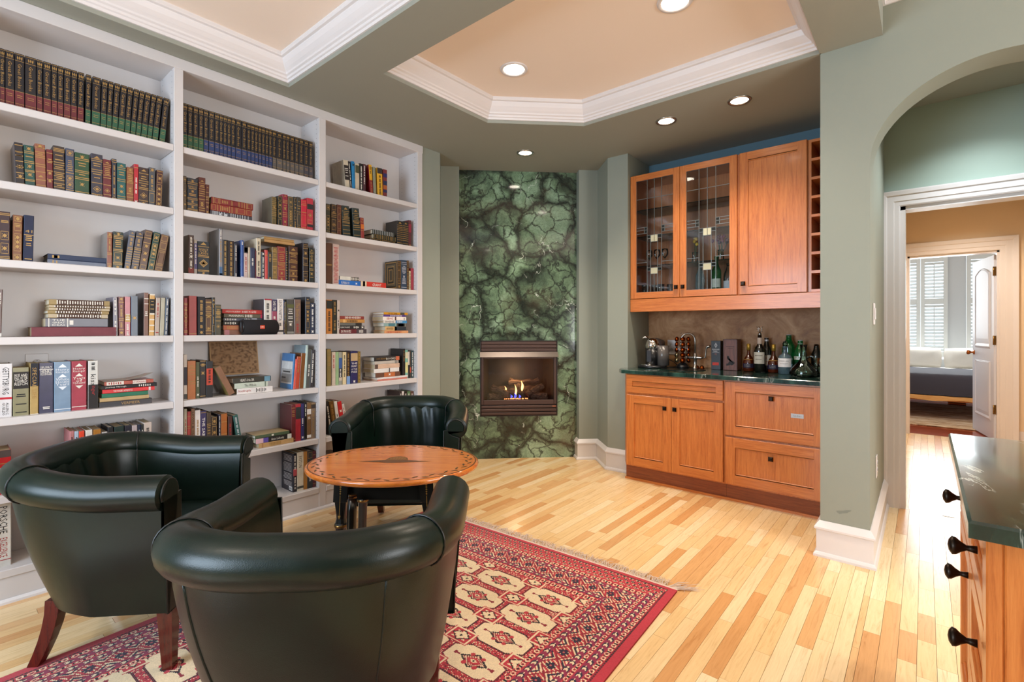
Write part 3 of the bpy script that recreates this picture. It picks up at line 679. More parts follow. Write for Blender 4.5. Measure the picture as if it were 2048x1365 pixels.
BOOKS='''U^0.2166^3.2350^2.2650^0.0155^0.2620^0.165^0.0^1d1a1e^^gb#6a2a2e#15^black volume with maroon spine foot, leftmost^01
U^0.2335^3.2350^2.2650^0.0297^0.2620^0.165^0.0^1d1a1e^^gb#6a2a2e#16^black volume with maroon spine foot, second upright from left^01
U^0.2647^3.2350^2.2650^0.0314^0.2620^0.165^0.0^1d1a1e^^gb#6a2a2e#17^black volume with maroon spine foot, third upright from left^01
U^0.2982^3.2350^2.2650^0.0382^0.2620^0.165^0.0^1d1a1e^^gb#6a2a2e#18^black volume with maroon spine foot, fourth upright from left^01
U^0.3381^3.2350^2.2650^0.0203^0.2620^0.165^0.0^1d1a1e^^gb#6a2a2e#20^black volume with maroon spine foot, fifth upright from left^01
U^0.3877^3.2350^2.2650^0.0272^0.2620^0.165^0.1^1d1a1e^^gb#6a2a2e#28^black volume with maroon spine foot, sixth upright from left^01
U^0.4097^3.2350^2.2650^0.0208^0.2620^0.165^0.2^1d1a1e^^gb#6a2a2e#30^black volume with maroon spine foot, seventh upright from left^01
U^0.4322^3.2350^2.2650^0.0213^0.2619^0.165^0.3^1d1a1e^^gb#6a2a2e#33^black volume with maroon spine foot, eighth upright from left^01
U^0.4585^3.2350^2.2650^0.0249^0.2619^0.165^0.5^1d1a1e^^gb#6a2a2e#39^black volume with maroon spine foot, ninth upright from left^01
U^0.4820^3.2350^2.2650^0.0220^0.2619^0.165^0.5^1d1a1e^^gb#6a2a2e#43^black volume with maroon spine foot, tenth upright from left^01
U^0.5077^3.2350^2.2650^0.0238^0.2619^0.165^0.7^1d1a1e^^gb#6a2a2e#55^black volume with maroon spine foot, eleventh upright from left^01
U^0.5340^3.2350^2.2650^0.0204^0.2619^0.165^1.0^1d1a1e^^gb#2f5a40#5^black volume with green spine foot, twelfth upright from left^01
U^0.5710^3.2350^2.2650^0.0325^0.2617^0.165^1.2^1d1a1e^^gb#2f5a40#6^black volume with green spine foot, thirteenth upright from left^01
U^0.5961^3.2350^2.2650^0.0234^0.2618^0.165^1.8^1d1a1e^^gb#2f5a40#13^black volume with green spine foot, fourteenth upright from left^01
U^0.6176^3.2350^2.2650^0.0200^0.2618^0.165^2.2^1d1a1e^^gb#2f5a40#19^black volume with green spine foot, fifteenth upright from left^01
U^0.6426^3.2350^2.2650^0.0234^0.2617^0.165^2.8^1d1a1e^^gb#2f5a40#22^black volume with green spine foot, sixteenth upright from left^01
U^0.6702^3.2350^2.2650^0.0261^0.2617^0.165^3.2^1d1a1e^^gb#2f5a40#24^black volume with green spine foot, seventeenth upright from left^01
U^0.6941^3.2350^2.2650^0.0223^0.2618^0.165^3.5^1d1a1e^^gb#2f5a40#25^black volume with green spine foot, eighteenth upright from left^01
U^0.7185^3.2350^2.2650^0.0221^0.2619^0.165^4.0^1d1a1e^^gb#2f5a40#27^black volume with green spine foot, nineteenth upright from left^01
U^0.7406^3.2350^2.2650^0.0205^0.2620^0.165^4.4^1d1a1e^^gb#2f5a40#28^black volume with green spine foot, twentieth upright from left^01
U^0.7680^3.2350^2.2650^0.0254^0.2618^0.165^4.7^1d1a1e^^gb#2f5a40#31^black volume with green spine foot, 21st upright from left^01
U^0.7905^3.2350^2.2650^0.0209^0.2621^0.165^5.1^1d1a1e^^gb#2f5a40#34^black volume with green spine foot, 22nd upright from left^01
U^0.8186^3.2350^2.2650^0.0262^0.2619^0.165^5.4^1d1a1e^^gb#2f5a40#40^black volume with green spine foot, 23rd upright from left^01
U^0.8511^3.2350^2.2650^0.0262^0.2619^0.165^5.2^1d1a1e^^gb#2f5a40#42^black volume with green spine foot, rightmost^01
U^0.2703^3.2400^1.9120^0.0280^0.2001^0.156^-2.2^2a2326^55535a^G^black book, leftmost^02
U^0.2998^3.2400^1.9120^0.0346^0.1967^0.153^-1.8^1f4a42^^b15,19,38,42,60,63,82,85 h27 o70 o50 o8^teal book, second upright from left^02
U^0.3364^3.2400^1.9120^0.0356^0.2139^0.165^-1.3^8f5540^^b8,18,26,30,45,50,62,80,92,96 o5 t72 h22^brown book, third upright from left^02
U^0.3739^3.2400^1.9120^0.0222^0.1977^0.154^-0.6^6e2427^^G^maroon book, fourth upright from left^02
U^0.3985^3.2400^1.9120^0.0407^0.2231^0.165^-0.7^3a2e2a^^b6,9,12,36,41,50,58,66,74,82,90 h20 h30 h46 h62 h70 h86^dark brown book, fifth upright from left^02
U^0.4413^3.2400^1.9120^0.0318^0.2223^0.165^0.0^41485e^^f4-16 l26-50 f60-72 f74-88 b54,92 o10 o66 o80^navy book, sixth upright from left^02
U^0.4756^3.2400^1.9120^0.0553^0.2120^0.165^0.0^2a4a2e^^o9 b13,17,42,46,58,62,92,96 h24 h30 l50-54 o74^thick dark green book, seventh upright from left^02
U^0.5391^3.2400^1.9120^0.0453^0.2233^0.165^-0.3^36333f^^t8 b12,16,36,41,66,92 h22 h27 h46 h54 d80 o97^navy book, eighth upright from left^02
U^0.5863^3.2400^1.9120^0.0327^0.2063^0.161^-0.2^6a2226^^t8 b13,18,40,46,64,88 l22-36 d78^maroon book, ninth upright from left^02
U^0.6212^3.2400^1.9120^0.0197^0.2178^0.165^0.0^33333c^^b3,8,94 v16-62 v70-90^navy book, tenth upright from left^02
U^0.6429^3.2400^1.9120^0.0369^0.2031^0.158^0.0^1e5a58^^t7 b12,17,42,47,86,92 h24 h30 o60 o74^teal book, eleventh upright from left^02
U^0.7127^3.2400^1.9120^0.0305^0.1897^0.148^0.3^8a5030^^o7 b14,40,44,74,84 l20-36 o60 o66 o95^brown book, twelfth upright from left^02
U^0.7331^3.2400^1.9120^0.0194^0.2143^0.165^0.5^b3202c^^b9 cW v34-74 o94^red book, thirteenth upright from left^02
U^0.7780^3.2400^1.9120^0.0437^0.2032^0.159^0.6^3a2622^^t8 b16,36,42,54,58,88 h24 h30 h48 d74 o95^maroon book, fourteenth upright from left^02
U^0.8083^3.2400^1.9120^0.0288^0.2128^0.165^0.6^4a4c50^^o6 v20-56 b60 f66-90^dark gray book, fifteenth upright from left^02
U^0.8395^3.2400^1.9120^0.0293^0.2070^0.161^1.9^4a2420^^b3 f10-34 o22 f38-97 o50 o64 o78 o90^maroon book, rightmost^02
U^0.2494^3.2450^1.5570^0.0348^0.2261^0.165^0.1^3a2228^^b4,7,92,95 h19 h22 f40-58 f64-86 o49 o75^purplish brown book with gilt flourishes, leftmost^03
U^0.2887^3.2450^1.5570^0.0316^0.2170^0.165^0.6^7c4a2c^^f3-14 f18-34 f40-78 f84-98 o8 o48 o58 o68 h22 h25 o91^brown book, second upright from left^03
U^0.3263^3.2450^1.5570^0.0339^0.2223^0.165^1.0^232a45^^h34=41 b42 h45 h49 h53 h60 h64 h93^navy book lettered 41, third upright from left^03
U^0.6228^3.2450^1.5570^0.0206^0.1881^0.147^0.4^8a4a30^8f8780^o6 b10,14 v20-54 b58,62,88 o95^brown book, fourth upright from left^03
U^0.6662^3.2450^1.5570^0.0410^0.1944^0.152^1.2^222e22^^b10,14,18,48,52,84,88 f56-82 h24 h29 h34 h40 o70 o6 o95^black book, fifth upright from left^03
U^0.6991^3.2450^1.5570^0.0255^0.2097^0.164^6.6^5a5a64^^t6 v20-38 b14,44,48,54,60,66,72,78,86 o94^gray book, sixth upright from left^03
U^0.7345^3.2450^1.5570^0.0317^0.2097^0.164^6.9^4a444c^^t6 v20-38 b14,44,48,54,60,66,72,78,86 o94^dark gray book, seventh upright from left^03
U^0.7702^3.2450^1.5570^0.0339^0.2240^0.165^7.5^5a4034^^f4-14 b20,32 o40 o58 o74 f86-97^dark brown book, eighth upright from left^03
U^0.8041^3.2450^1.5570^0.0298^0.2182^0.165^8.3^1f4034^^f4-24 f30-66 f72-97 o36 o46 o56 o14 o84^leaning dark green book, ninth upright from left^03
U^0.8427^3.2450^1.5570^0.0362^0.2088^0.163^9.2^6e4a30^^f3-18 f22-40 f44-84 f48-80 f90-98^leaning brown book, rightmost^03
S^0.3780^3.2600^1.5570^0.0264^0.2234^0.150^0.0^3f4a66^^cG l8-12 l14-16^navy flat book, bottom of pile^03
S^0.3789^3.2600^1.5838^0.0251^0.2225^0.150^0.0^35405a^^cG h10 h13 h16^navy flat book, top of pile^03
U^0.2212^3.2400^1.2245^0.0172^0.1990^0.155^1.4^5a3424^^cW v8-34^brown upright book standing on a white one, leftmost^04
U^0.6261^3.2300^1.2050^0.0185^0.2020^0.158^-0.8^6a6270^^cW f2-99 v8-45 v62-88^gray book, second upright from left^04
U^0.6478^3.2300^1.2050^0.0228^0.2058^0.161^-0.3^6e2c22^^o6 b14,56,60,84 v22-50 v66-80 o92^maroon book, third upright from left^04
U^0.6732^3.2300^1.2050^0.0238^0.2072^0.162^0.0^b86468^^cW l44-60 p46-64#c8a060 v70-96^dusty pink book, fourth upright from left^04
U^0.7002^3.2300^1.2050^0.0298^0.2112^0.165^0.0^46505e^^cG o55^navy book, fifth upright from left^04
U^0.7760^3.2300^1.2050^0.0200^0.2331^0.165^0.2^8a6a5e^5a4a46^cW l44-54 p3-4#a07a6a b14,26^brown book, sixth upright from left^04
U^0.8021^3.2300^1.2050^0.0236^0.2267^0.165^1.0^c8922e^^p0-3#e8dcc8 p12-46#26221f p46-50#e8dcc8 p60-63#e8dcc8 p74-77#e8dcc8 p88-91#e8dcc8 cG h18 h26 h36^book with gold white and black bands, seventh upright from left^04
U^0.8252^3.2300^1.2050^0.0208^0.2071^0.162^1.8^b09a88^^cR v14-50 h92^tan book, eighth upright from left^04
U^0.8469^3.2300^1.2050^0.0195^0.2082^0.162^2.1^b8b09a^^N^pale tan book, ninth upright from left^04
U^0.8644^3.2300^1.2050^0.0155^0.2106^0.164^2.2^2a3448^^cW v5-22 v28-96^navy book, rightmost^04
S^0.1730^3.2400^1.2050^0.0182^0.0482^0.150^0.0^ddd6cc^^N^thin white flat book under brown one, only flat one^04
S^0.3187^3.2250^1.2050^0.0458^0.3175^0.150^0.0^7a3a42^^N^long plain maroon box set, bottom of tall pile^04
S^0.3670^3.2250^1.2512^0.0434^0.2343^0.150^0.0^4a4650^^cW b5,34 v10-30=THE|GREAT|IDEAS h40^dark gray thick flat book, second up in tall pile^04
S^0.3767^3.2250^1.2950^0.0214^0.2254^0.150^0.0^a68e60^^p14-88#4a2c20 cW l14-88^tan flat volume with brown label, third up in tall pile^04
S^0.3745^3.2250^1.3168^0.0144^0.2317^0.150^0.0^a68e60^^p12-86#4a2c20 cW l12-86^tan flat volume with brown label, fourth up in tall pile^04
S^0.3784^3.2250^1.3317^0.0139^0.2311^0.150^0.0^a68e60^^p12-85#4a2c20 cW l12-85^tan flat volume with brown label, fifth up in tall pile^04
S^0.3799^3.2250^1.3460^0.0125^0.2308^0.150^0.0^a68e60^^p8-92#4a2c20 cW l8-92^tan flat volume with brown label, sixth up in tall pile^04
S^0.3788^3.2250^1.3589^0.0264^0.2307^0.150^0.0^a68e60^^p12-90#4a2c20 cW l12-90^tan flat volume with brown label, top of tall pile^04
U^0.2541^3.2250^0.8380^0.0428^0.2440^0.165^0.5^dedada^^cK v6-58=GETTYSBURG p63-67#c02030 v73-97=ALLEN_C.|GUELZO^white book lettered GETTYSBURG, leftmost^05
U^0.2575^3.2250^0.8380^0.0532^0.2236^0.165^0.0^8a835f^^p9-44#26201f cW h16=RISE_AND h22=FALL_OF_THE h28=THIRD h34=REICH cK h56 h60 h76 h93^olive book lettered RISE AND FALL, second upright from left^05
U^0.3424^3.2250^0.8380^0.0281^0.2416^0.165^0.2^b8995e^^p0-45#20222c cG v8-70=SPECIAL_LIFE p99-100#e0d8cc^book with navy top and tan foot, third upright from left^05
U^0.3454^3.2250^0.8380^0.0495^0.2407^0.165^0.0^3a3650^^cW h9=DIPLOMACY b13 h17=HENRY h22=KISSINGER h88 h91^navy book lettered DIPLOMACY, fourth upright from left^05
U^0.3974^3.2250^0.8380^0.0613^0.2429^0.165^0.0^7890a8^^cS t9 h16=Henry h21=Kissinger t29 h35=White h40=House h45=Years y52 b95^slate blue book lettered White House Years, fifth upright from left^05
U^0.4612^3.2250^0.8380^0.0565^0.2438^0.165^0.0^a8404e^^cW t9 h16=Henry h21=Kissinger t29 h35=Years h40=of h45=Upheaval y52 b93^red book lettered Years of Upheaval, sixth upright from left^05
U^0.5627^3.2250^0.8380^0.0391^0.2424^0.165^0.2^d2cec6^^p50-100#26201f cK v28-52=kiss cR v52-72=inger cK v4-18^jacketed book half cream half black, rightmost^05
S^0.5677^3.2250^0.8380^0.0274^0.2228^0.150^0.0^3a3638^^cG h58=VERMEER^dark gray flat book lettered VERMEER, bottom of pile^05
S^0.5693^3.2250^0.8658^0.0195^0.2079^0.150^0.0^c0a070^^N^tan flat book, second up in pile^05
S^0.5775^3.2250^0.8857^0.0216^0.1959^0.150^0.0^0a6a4a^^N^green flat book, third up in pile^05
S^0.5799^3.2250^0.9077^0.0206^0.2228^0.150^0.0^d82a2c^^cW h38=THE_FORGER\'S_APPRENTICE p88-92#e8d0c8^red flat book lettered FORGER\'S APPRENTICE, fourth up in pile^05
S^0.5754^3.2250^0.9287^0.0196^0.2379^0.150^0.0^221f20^^cW h25=Journey_Through l66-88^black flat book, fifth up in pile^05
S^0.5883^3.2250^0.9487^0.0191^0.2091^0.150^0.0^b0503c^^p4-38#e8dcd0 p56-84#e8dcd0 cR h70=PROVENANCE l8-34^paperback with curled cover, topmost flat, top of pile^05
U^0.1949^3.2200^0.4870^0.0566^0.2001^0.156^0.0^b02024^^p0-16#4a3c38 b30 cW v40-80^red book, leftmost^06
U^0.4541^3.2200^0.4870^0.0162^0.2502^0.165^0.0^b87878^^cK v12-50^dusty pink book, second upright from left^06
U^0.4714^3.2200^0.4870^0.0162^0.2467^0.165^0.0^b0c0d0^^cK v12-50^slate blue book, third upright from left^06
U^0.4887^3.2200^0.4870^0.0200^0.2443^0.165^0.0^e04a30^^cK v12-50^red book, fourth upright from left^06
U^0.5134^3.2200^0.4870^0.0267^0.2457^0.165^0.0^d8d4cc^^cK v12-50^white book, fifth upright from left^06
U^0.5436^3.2200^0.4870^0.0303^0.2434^0.165^0.0^a8702a^^cK v12-50^tan book, sixth upright from left^06
U^0.5769^3.2200^0.4870^0.0223^0.2259^0.165^0.0^c8c4c0^^cK v12-50^white book, seventh upright from left^06
U^0.6013^3.2200^0.4870^0.0221^0.2469^0.165^0.0^1c1a1c^^cW v12-50^black book, eighth upright from left^06
U^0.6274^3.2200^0.4870^0.0407^0.2454^0.165^0.0^22302a^^cW v12-50^black book, ninth upright from left^06
U^0.6710^3.2200^0.4870^0.0290^0.2454^0.165^0.0^221f2a^^cW v12-50^black book, tenth upright from left^06
U^0.7016^3.2200^0.4870^0.0229^0.2413^0.165^0.0^b0a0a0^^cK v12-50^white book, eleventh upright from left^06
U^0.7263^3.2200^0.4870^0.0144^0.2422^0.165^0.0^23283c^^cW v12-50^navy book, twelfth upright from left^06
U^0.7422^3.2200^0.4870^0.0096^0.2401^0.165^0.0^2a2a28^^cW v12-50^black book, thirteenth upright from left^06
U^0.7536^3.2200^0.4870^0.0347^0.2483^0.165^0.0^c0b0a4^^cK v12-50^tan book, rightmost^06
U^0.2027^3.2350^0.1520^0.0500^0.3000^0.165^0.0^d8d2c8^^cK v8-50=PORSCHE cR v56-86=EXCELLENCE b90^tall white book with red and black lettering, leftmost^07
U^0.9378^3.2250^2.2650^0.0222^0.2620^0.165^0.0^1d1a1e^^gb#2f5a40#45^black volume with green spine foot, leftmost^11
U^0.9616^3.2250^2.2650^0.0247^0.2620^0.165^0.0^1d1a1e^^gb#2f5a40#52^black volume with green spine foot, second upright from left^11
U^0.9879^3.2250^2.2650^0.0268^0.2620^0.165^0.0^1d1a1e^^gb#2f5a40#53^black volume with green spine foot, third upright from left^11
U^1.0162^3.2250^2.2650^0.0245^0.2620^0.165^0.0^1d1a1e^^gb#2f5a40#54^black volume with green spine foot, fourth upright from left^11
U^1.0421^3.2250^2.2650^0.0248^0.2620^0.165^0.0^1d1a1e^^gb#2a3a66#7^black volume with blue spine foot, fifth upright from left^11
U^1.0685^3.2250^2.2650^0.0305^0.2620^0.165^0.0^1d1a1e^^gb#2a3a66#11^black volume with blue spine foot, sixth upright from left^11
U^1.1004^3.2250^2.2650^0.0241^0.2620^0.165^0.0^1d1a1e^^gb#2a3a66#12^black volume with blue spine foot, seventh upright from left^11
U^1.1259^3.2250^2.2650^0.0197^0.2620^0.165^0.0^1d1a1e^^gb#2a3a66#14^black volume with blue spine foot, eighth upright from left^11
U^1.1470^3.2250^2.2650^0.0207^0.2620^0.165^0.0^1d1a1e^^gb#2a3a66#23^black volume with blue spine foot, ninth upright from left^11
U^1.1691^3.2250^2.2650^0.0204^0.2620^0.165^0.0^1d1a1e^^gb#2a3a66#26^black volume with blue spine foot, tenth upright from left^11
U^1.1909^3.2250^2.2650^0.0226^0.2620^0.165^0.0^1d1a1e^^gb#2a3a66#29^black volume with blue spine foot, eleventh upright from left^11
U^1.2151^3.2250^2.2650^0.0339^0.2620^0.165^0.0^1d1a1e^^gb#2a3a66#32^black volume with blue spine foot, twelfth upright from left^11
U^1.2510^3.2250^2.2650^0.0300^0.2620^0.165^0.0^1d1a1e^^gb#2a3a66#35^black volume with blue spine foot, thirteenth upright from left^11
U^1.2830^3.2250^2.2650^0.0208^0.2620^0.165^0.0^1d1a1e^^gb#2a3a66#36^black volume with blue spine foot, fourteenth upright from left^11
U^1.3053^3.2250^2.2650^0.0216^0.2620^0.165^0.0^1d1a1e^^gb#2a3a66#37^black volume with blue spine foot, fifteenth upright from left^11
U^1.3284^3.2250^2.2650^0.0193^0.2620^0.165^0.0^1d1a1e^^gb#2a3a66#38^black volume with blue spine foot, sixteenth upright from left^11
U^1.3494^3.2250^2.2650^0.0201^0.2620^0.165^0.0^1d1a1e^^gb#2a3a66#44^black volume with blue spine foot, seventeenth upright from left^11
U^1.3710^3.2250^2.2650^0.0206^0.2620^0.165^0.0^1d1a1e^^gb#2a3a66#46^black volume with blue spine foot, eighteenth upright from left^11
U^1.3931^3.2250^2.2650^0.0205^0.2620^0.165^0.0^1d1a1e^^gb#2a3a66#47^black volume with blue spine foot, nineteenth upright from left^11
U^1.4151^3.2250^2.2650^0.0211^0.2620^0.165^0.0^1d1a1e^^gb#2a3a66#48^black volume with blue spine foot, twentieth upright from left^11
U^1.4380^3.2250^2.2650^0.0235^0.2620^0.165^0.0^1d1a1e^^gb#5a5450#49^black volume with gray spine foot, 21st upright from left^11
U^1.4636^3.2250^2.2650^0.0387^0.2620^0.165^0.0^1d1a1e^^gb#5a5450#58^black volume with gray spine foot, 22nd upright from left^11
U^1.5038^3.2250^2.2650^0.0208^0.2620^0.165^0.0^1d1a1e^^gb#5a5450#58^black volume with gray spine foot, 23rd upright from left^11
U^1.5261^3.2250^2.2650^0.0242^0.2620^0.165^0.0^1d1a1e^^gb#5a5450#58^black volume with gray spine foot, 24th upright from left^11
U^1.5519^3.2250^2.2650^0.0310^0.2620^0.165^0.0^1d1a1e^^gb#5a5450#58^black volume with gray spine foot, 25th upright from left^11
U^1.5851^3.2250^2.2650^0.0262^0.2620^0.165^0.0^1d1a1e^^gb#5a5450#58^black volume with gray spine foot, 26th upright from left^11
U^1.6128^3.2250^2.2650^0.0335^0.2620^0.165^0.0^1d1a1e^^gb#5a5450#58^black volume with gray spine foot, 27th upright from left^11
U^1.6480^3.2250^2.2650^0.0334^0.2620^0.165^0.0^1d1a1e^^gb#454046#58^black volume with dark gray spine foot, 28th upright from left^11
U^1.6830^3.2250^2.2650^0.0278^0.2620^0.165^0.0^1d1a1e^^gb#454046#58^black volume with dark gray spine foot, rightmost^11
U^0.9407^3.2300^1.9120^0.0155^0.2018^0.157^0.0^4a4036^^f3-16 f20-40 f44-66 f70-97 o10 o55 o80^dark brown book, leftmost^12
U^0.9592^3.2300^1.9120^0.0542^0.1968^0.154^0.0^2f3640^^o8 b12,17,58,62,74,78,90,93 h25=FAMOUS h30 o38 h46 h50 o68 o84^navy book, second upright from left^12
U^1.0518^3.2300^1.9120^0.0349^0.2133^0.165^0.3^5e2c22^^t10 b16,32,38,44,50,60,84,90 h22 h26 o70 o76^maroon book, third upright from left^12
U^1.0721^3.2300^1.9120^0.0188^0.1787^0.139^0.4^5a2a20^^t10 b26,40,44,50,60 o74 o90^maroon book, fourth upright from left^12
U^1.4327^3.2250^1.9120^0.0308^0.1838^0.143^0.0^5c5030^5c5442^f3-12 b18,24,30,40,46,54,60,66 o36 f74-96^dark olive book, fifth upright from left^12
U^1.4714^3.2250^1.9120^0.0290^0.1969^0.154^0.0^26261c^^f2-14 f18-40 f44-72 f76-97 o30 o58^black book, sixth upright from left^12
U^1.5023^3.2250^1.9120^0.0346^0.2144^0.165^0.0^8a2438^^t5 b18,22,26,56,62,68 o44 h34 h40 o84 o97^red book, seventh upright from left^12
U^1.5389^3.2250^1.9120^0.0352^0.2087^0.163^0.0^4c4434^^f3-32 o18 f36-80 o48 o56 o64 o72 f84-98 o92^dark brown book, eighth upright from left^12
U^1.5774^3.2250^1.9120^0.0195^0.2123^0.165^0.0^2c2a26^^f4-16 h24 o34 f42-54 f60-72 v78-96^black book, ninth upright from left^12
U^1.5989^3.2250^1.9120^0.0272^0.2162^0.165^0.0^3a3630^^t14 b28,46 h36 f52-88 b94^dark brown book, tenth upright from left^12
U^1.6281^3.2250^1.9120^0.0396^0.2056^0.160^0.0^c02038^^b18,42,92 f6-14 f50-84^red book, eleventh upright from left^12
U^1.6695^3.2250^1.9120^0.0433^0.2239^0.165^0.0^b02c38^^p18-34#26201f p80-88#26201f d52 f66-78^red book, rightmost^12
S^1.0782^3.2300^1.9120^0.0319^0.2353^0.150^0.0^46424a^^cS b6,10,13,16,20,26,32,48,53,58,64,70,76,82,90 o24 o36^charcoal ribbed flat book, bottom of pile^12
S^1.0805^3.2300^1.9443^0.0414^0.2324^0.150^0.0^8a2f24^^f2-12 b16,44,50,60 l22-40 f62-82 f86-98^red flat book, second up in pile^12
S^1.0847^3.2300^1.9861^0.0384^0.2351^0.150^0.0^7e2222^^b4,19,72,78,84 f7-16 l24-40 f46-66 f48-64 f86-96^maroon flat book, top of pile^12
U^0.9925^3.2300^1.5570^0.0277^0.2242^0.165^0.2^4a3026^8a7a62^cW v5-48 p84-97#8a3a30 o55 v66-86^dark brown book, leftmost^13
U^0.9940^3.2300^1.5570^0.0164^0.2001^0.156^0.0^b0a498^^p10-84#5a5480 cW v14-70^white book, second upright from left^13
U^1.0122^3.2300^1.5570^0.0606^0.1945^0.152^0.0^1c2228^^t7 b15,42,46,86,89 h24=SPIRIT h30=OF h36=LAWS d64 d66 o64 o95^black book lettered SPIRIT OF LAWS, third upright from left^13
U^1.1263^3.2300^1.5570^0.0171^0.2841^0.165^0.0^8a8688^77716c^p80-100#4a6a90 cW v3-20 cG v26-70 p94-97#d8d8d8^tall gray book with blue foot, fourth upright from left^13
U^1.1448^3.2300^1.5570^0.0295^0.2218^0.165^0.0^2a221c^^cG v4-96^black book, fifth upright from left^13
U^1.1765^3.2300^1.5570^0.0321^0.2206^0.165^0.0^2e2220^^cG v4-96^black book, sixth upright from left^13
U^1.2119^3.2300^1.5570^0.0152^0.2068^0.161^0.0^3a3038^^cW v6-48 v88-96^dark purple book, seventh upright from left^13
U^1.2479^3.2300^1.5570^0.0166^0.2322^0.165^0.0^2a4a8a^243f7c^cW v4-12 p96-98#d8d8e8^blue book, eighth upright from left^13
U^1.2662^3.2300^1.5570^0.0218^0.1981^0.155^0.0^c8b0a8^^p0-22#221f1c p4-18#8a8a60 cR v34-80^tan book, ninth upright from left^13
U^1.2897^3.2300^1.5570^0.0127^0.1931^0.151^0.0^b8a890^^N^tan book, tenth upright from left^13
U^1.3039^3.2300^1.5570^0.0265^0.1927^0.150^0.0^303450^^cW v34-58^navy book, eleventh upright from left^13
U^1.3319^3.2300^1.5570^0.0071^0.1771^0.138^0.0^5a2028^^N^maroon book, twelfth upright from left^13
U^1.3401^3.2300^1.5570^0.0268^0.2575^0.165^0.0^cfc0a6^^p94-100#5a2050 cK v8-42 v56-90^cream book, thirteenth upright from left^13
U^1.3724^3.2300^1.5570^0.0174^0.1760^0.137^0.0^2e2a2c^^cW o8 v20-56 v62-86 o95^black book, fourteenth upright from left^13
U^1.3914^3.2300^1.5570^0.0186^0.1896^0.148^0.0^c84a44^^b18^red book, fifteenth upright from left^13
U^1.4117^3.2300^1.5570^0.0244^0.1783^0.139^0.0^2a2c2c^^o10 h16 h22 h27 h32 o94^black book, sixteenth upright from left^13
U^1.4378^3.2300^1.5570^0.0332^0.2147^0.165^0.0^7a6238^^t7 b11,14,36,38,43,58,60 h22 h27 f64-88 o76 b92^brown book, seventeenth upright from left^13
U^1.4728^3.2300^1.5570^0.0518^0.2235^0.165^0.0^8a2a2e^^f2-14 b17,46,49,53,62,66 h24 h29 h34 h40 h57 f68-88 o78 o95^red book, eighteenth upright from left^13
U^1.5264^3.2300^1.5570^0.0117^0.2208^0.165^0.0^2a2420^^b12,18,24,30,36,44,52,60,68,76,84,92^black book, nineteenth upright from left^13
U^1.5463^3.2300^1.5570^0.0603^0.2333^0.165^0.0^4a2a1e^^t9 b17,20,42,46,68,85 h24 h29 h38 h56 h60 f71-82 o77 o95^dark brown book, twentieth upright from left^13
U^1.6429^3.2300^1.5570^0.0376^0.2694^0.165^0.0^2c201e^30262a^f4-10 b14,38,56,72 o26 f40-52 f76-86 o95^black book, 21st upright from left^13
U^1.6887^3.2300^1.5570^0.0314^0.2418^0.165^0.0^20241f^^t7 b12,16,36,40,60,64,84 l20-32 o50 o74^black book, rightmost^13
S^1.3922^3.2400^1.8000^0.0184^0.1995^0.150^0.0^b88e5a^^N^tan flat book lying across upright ones, bottom of pile^13
S^1.3908^3.2400^1.8188^0.0177^0.1948^0.150^0.0^a8834e^^N^tan flat book lying across upright ones, top of pile^13
U^0.9426^3.2250^1.2050^0.0174^0.2124^0.165^0.0^9a3a40^^b14,18,32,48,62,88,92 l24-80^red book, leftmost^14
U^0.9654^3.2250^1.2050^0.0405^0.2267^0.165^0.0^a84440^^cG b96^red book, second upright from left^14
U^1.0110^3.2250^1.2050^0.0386^0.2243^0.165^0.0^24242a^^v10-66 v74-84 o93^black book, third upright from left^14
U^1.0515^3.2250^1.2050^0.0321^0.2114^0.165^0.0^5a3a20^^b8,10,24,28,34,44,46,88,95 h20 h39 f50-84 o48 o82^dark brown book, fourth upright from left^14
U^1.0855^3.2250^1.2050^0.0166^0.2231^0.165^0.0^2a2620^^o8 b18 v20-46 v52-70 f74-92^black book, fifth upright from left^14
U^1.1036^3.2250^1.2050^0.0309^0.1818^0.142^0.0^4a4432^^b8,24,30,42,54 l16-38 d72^dark olive book, sixth upright from left^14
U^1.3849^3.2250^1.2050^0.0467^0.2287^0.165^0.0^d8d2c8^3a343a^p0-4#a02a3a p96-100#a02a3a cK v12-40 v46-90^white book, seventh upright from left^14
U^1.4334^3.2250^1.2050^0.0332^0.2267^0.165^0.0^9c4a60^^p0-34#3e3a58 cW v4-32=SALUTE v48-84 o94^red book, eighth upright from left^14
U^1.4682^3.2250^1.2050^0.0393^0.2324^0.165^0.0^e0d9d4^^cK v4-62=LEON_PANETTA v68-76 p88-93#403c3c^white book with a politician\'s name, ninth upright from left^14
U^1.5090^3.2250^1.2050^0.0090^0.2229^0.165^0.0^2f3a5a^^cG v6-96^navy book, tenth upright from left^14
U^1.5191^3.2250^1.2050^0.0098^0.2141^0.165^0.0^6a5c34^^cK v6-96^olive book, eleventh upright from left^14
U^1.5316^3.2250^1.2050^0.0466^0.2320^0.165^0.0^4a4642^^cW h28 h34 h40 h50 h54 h64 o72 p14-24#5a5c30 p92-98#8a8880^dark gray book, twelfth upright from left^14
U^1.5810^3.2250^1.2050^0.0449^0.2336^0.165^0.0^7a6054^^cG v10-62=The_Brethren cR v70-94^brown book lettered The Brethren, thirteenth upright from left^14
U^1.6581^3.2250^1.2050^0.0326^0.2539^0.165^0.0^2a2c34^24272e^t7 b14,18,22,26,30 o40 o50 o60 f66-84 o92^navy book, fourteenth upright from left^14
U^1.6930^3.2250^1.2050^0.0320^0.2134^0.165^0.0^2a2e44^^cW o8 v20-36 v44-76 o92^navy book, rightmost^14
S^1.1597^3.2550^1.2050^0.0299^0.2263^0.150^0.0^8a5a44^^p2-14#b87a80^brown flat book, bottom of pile^14
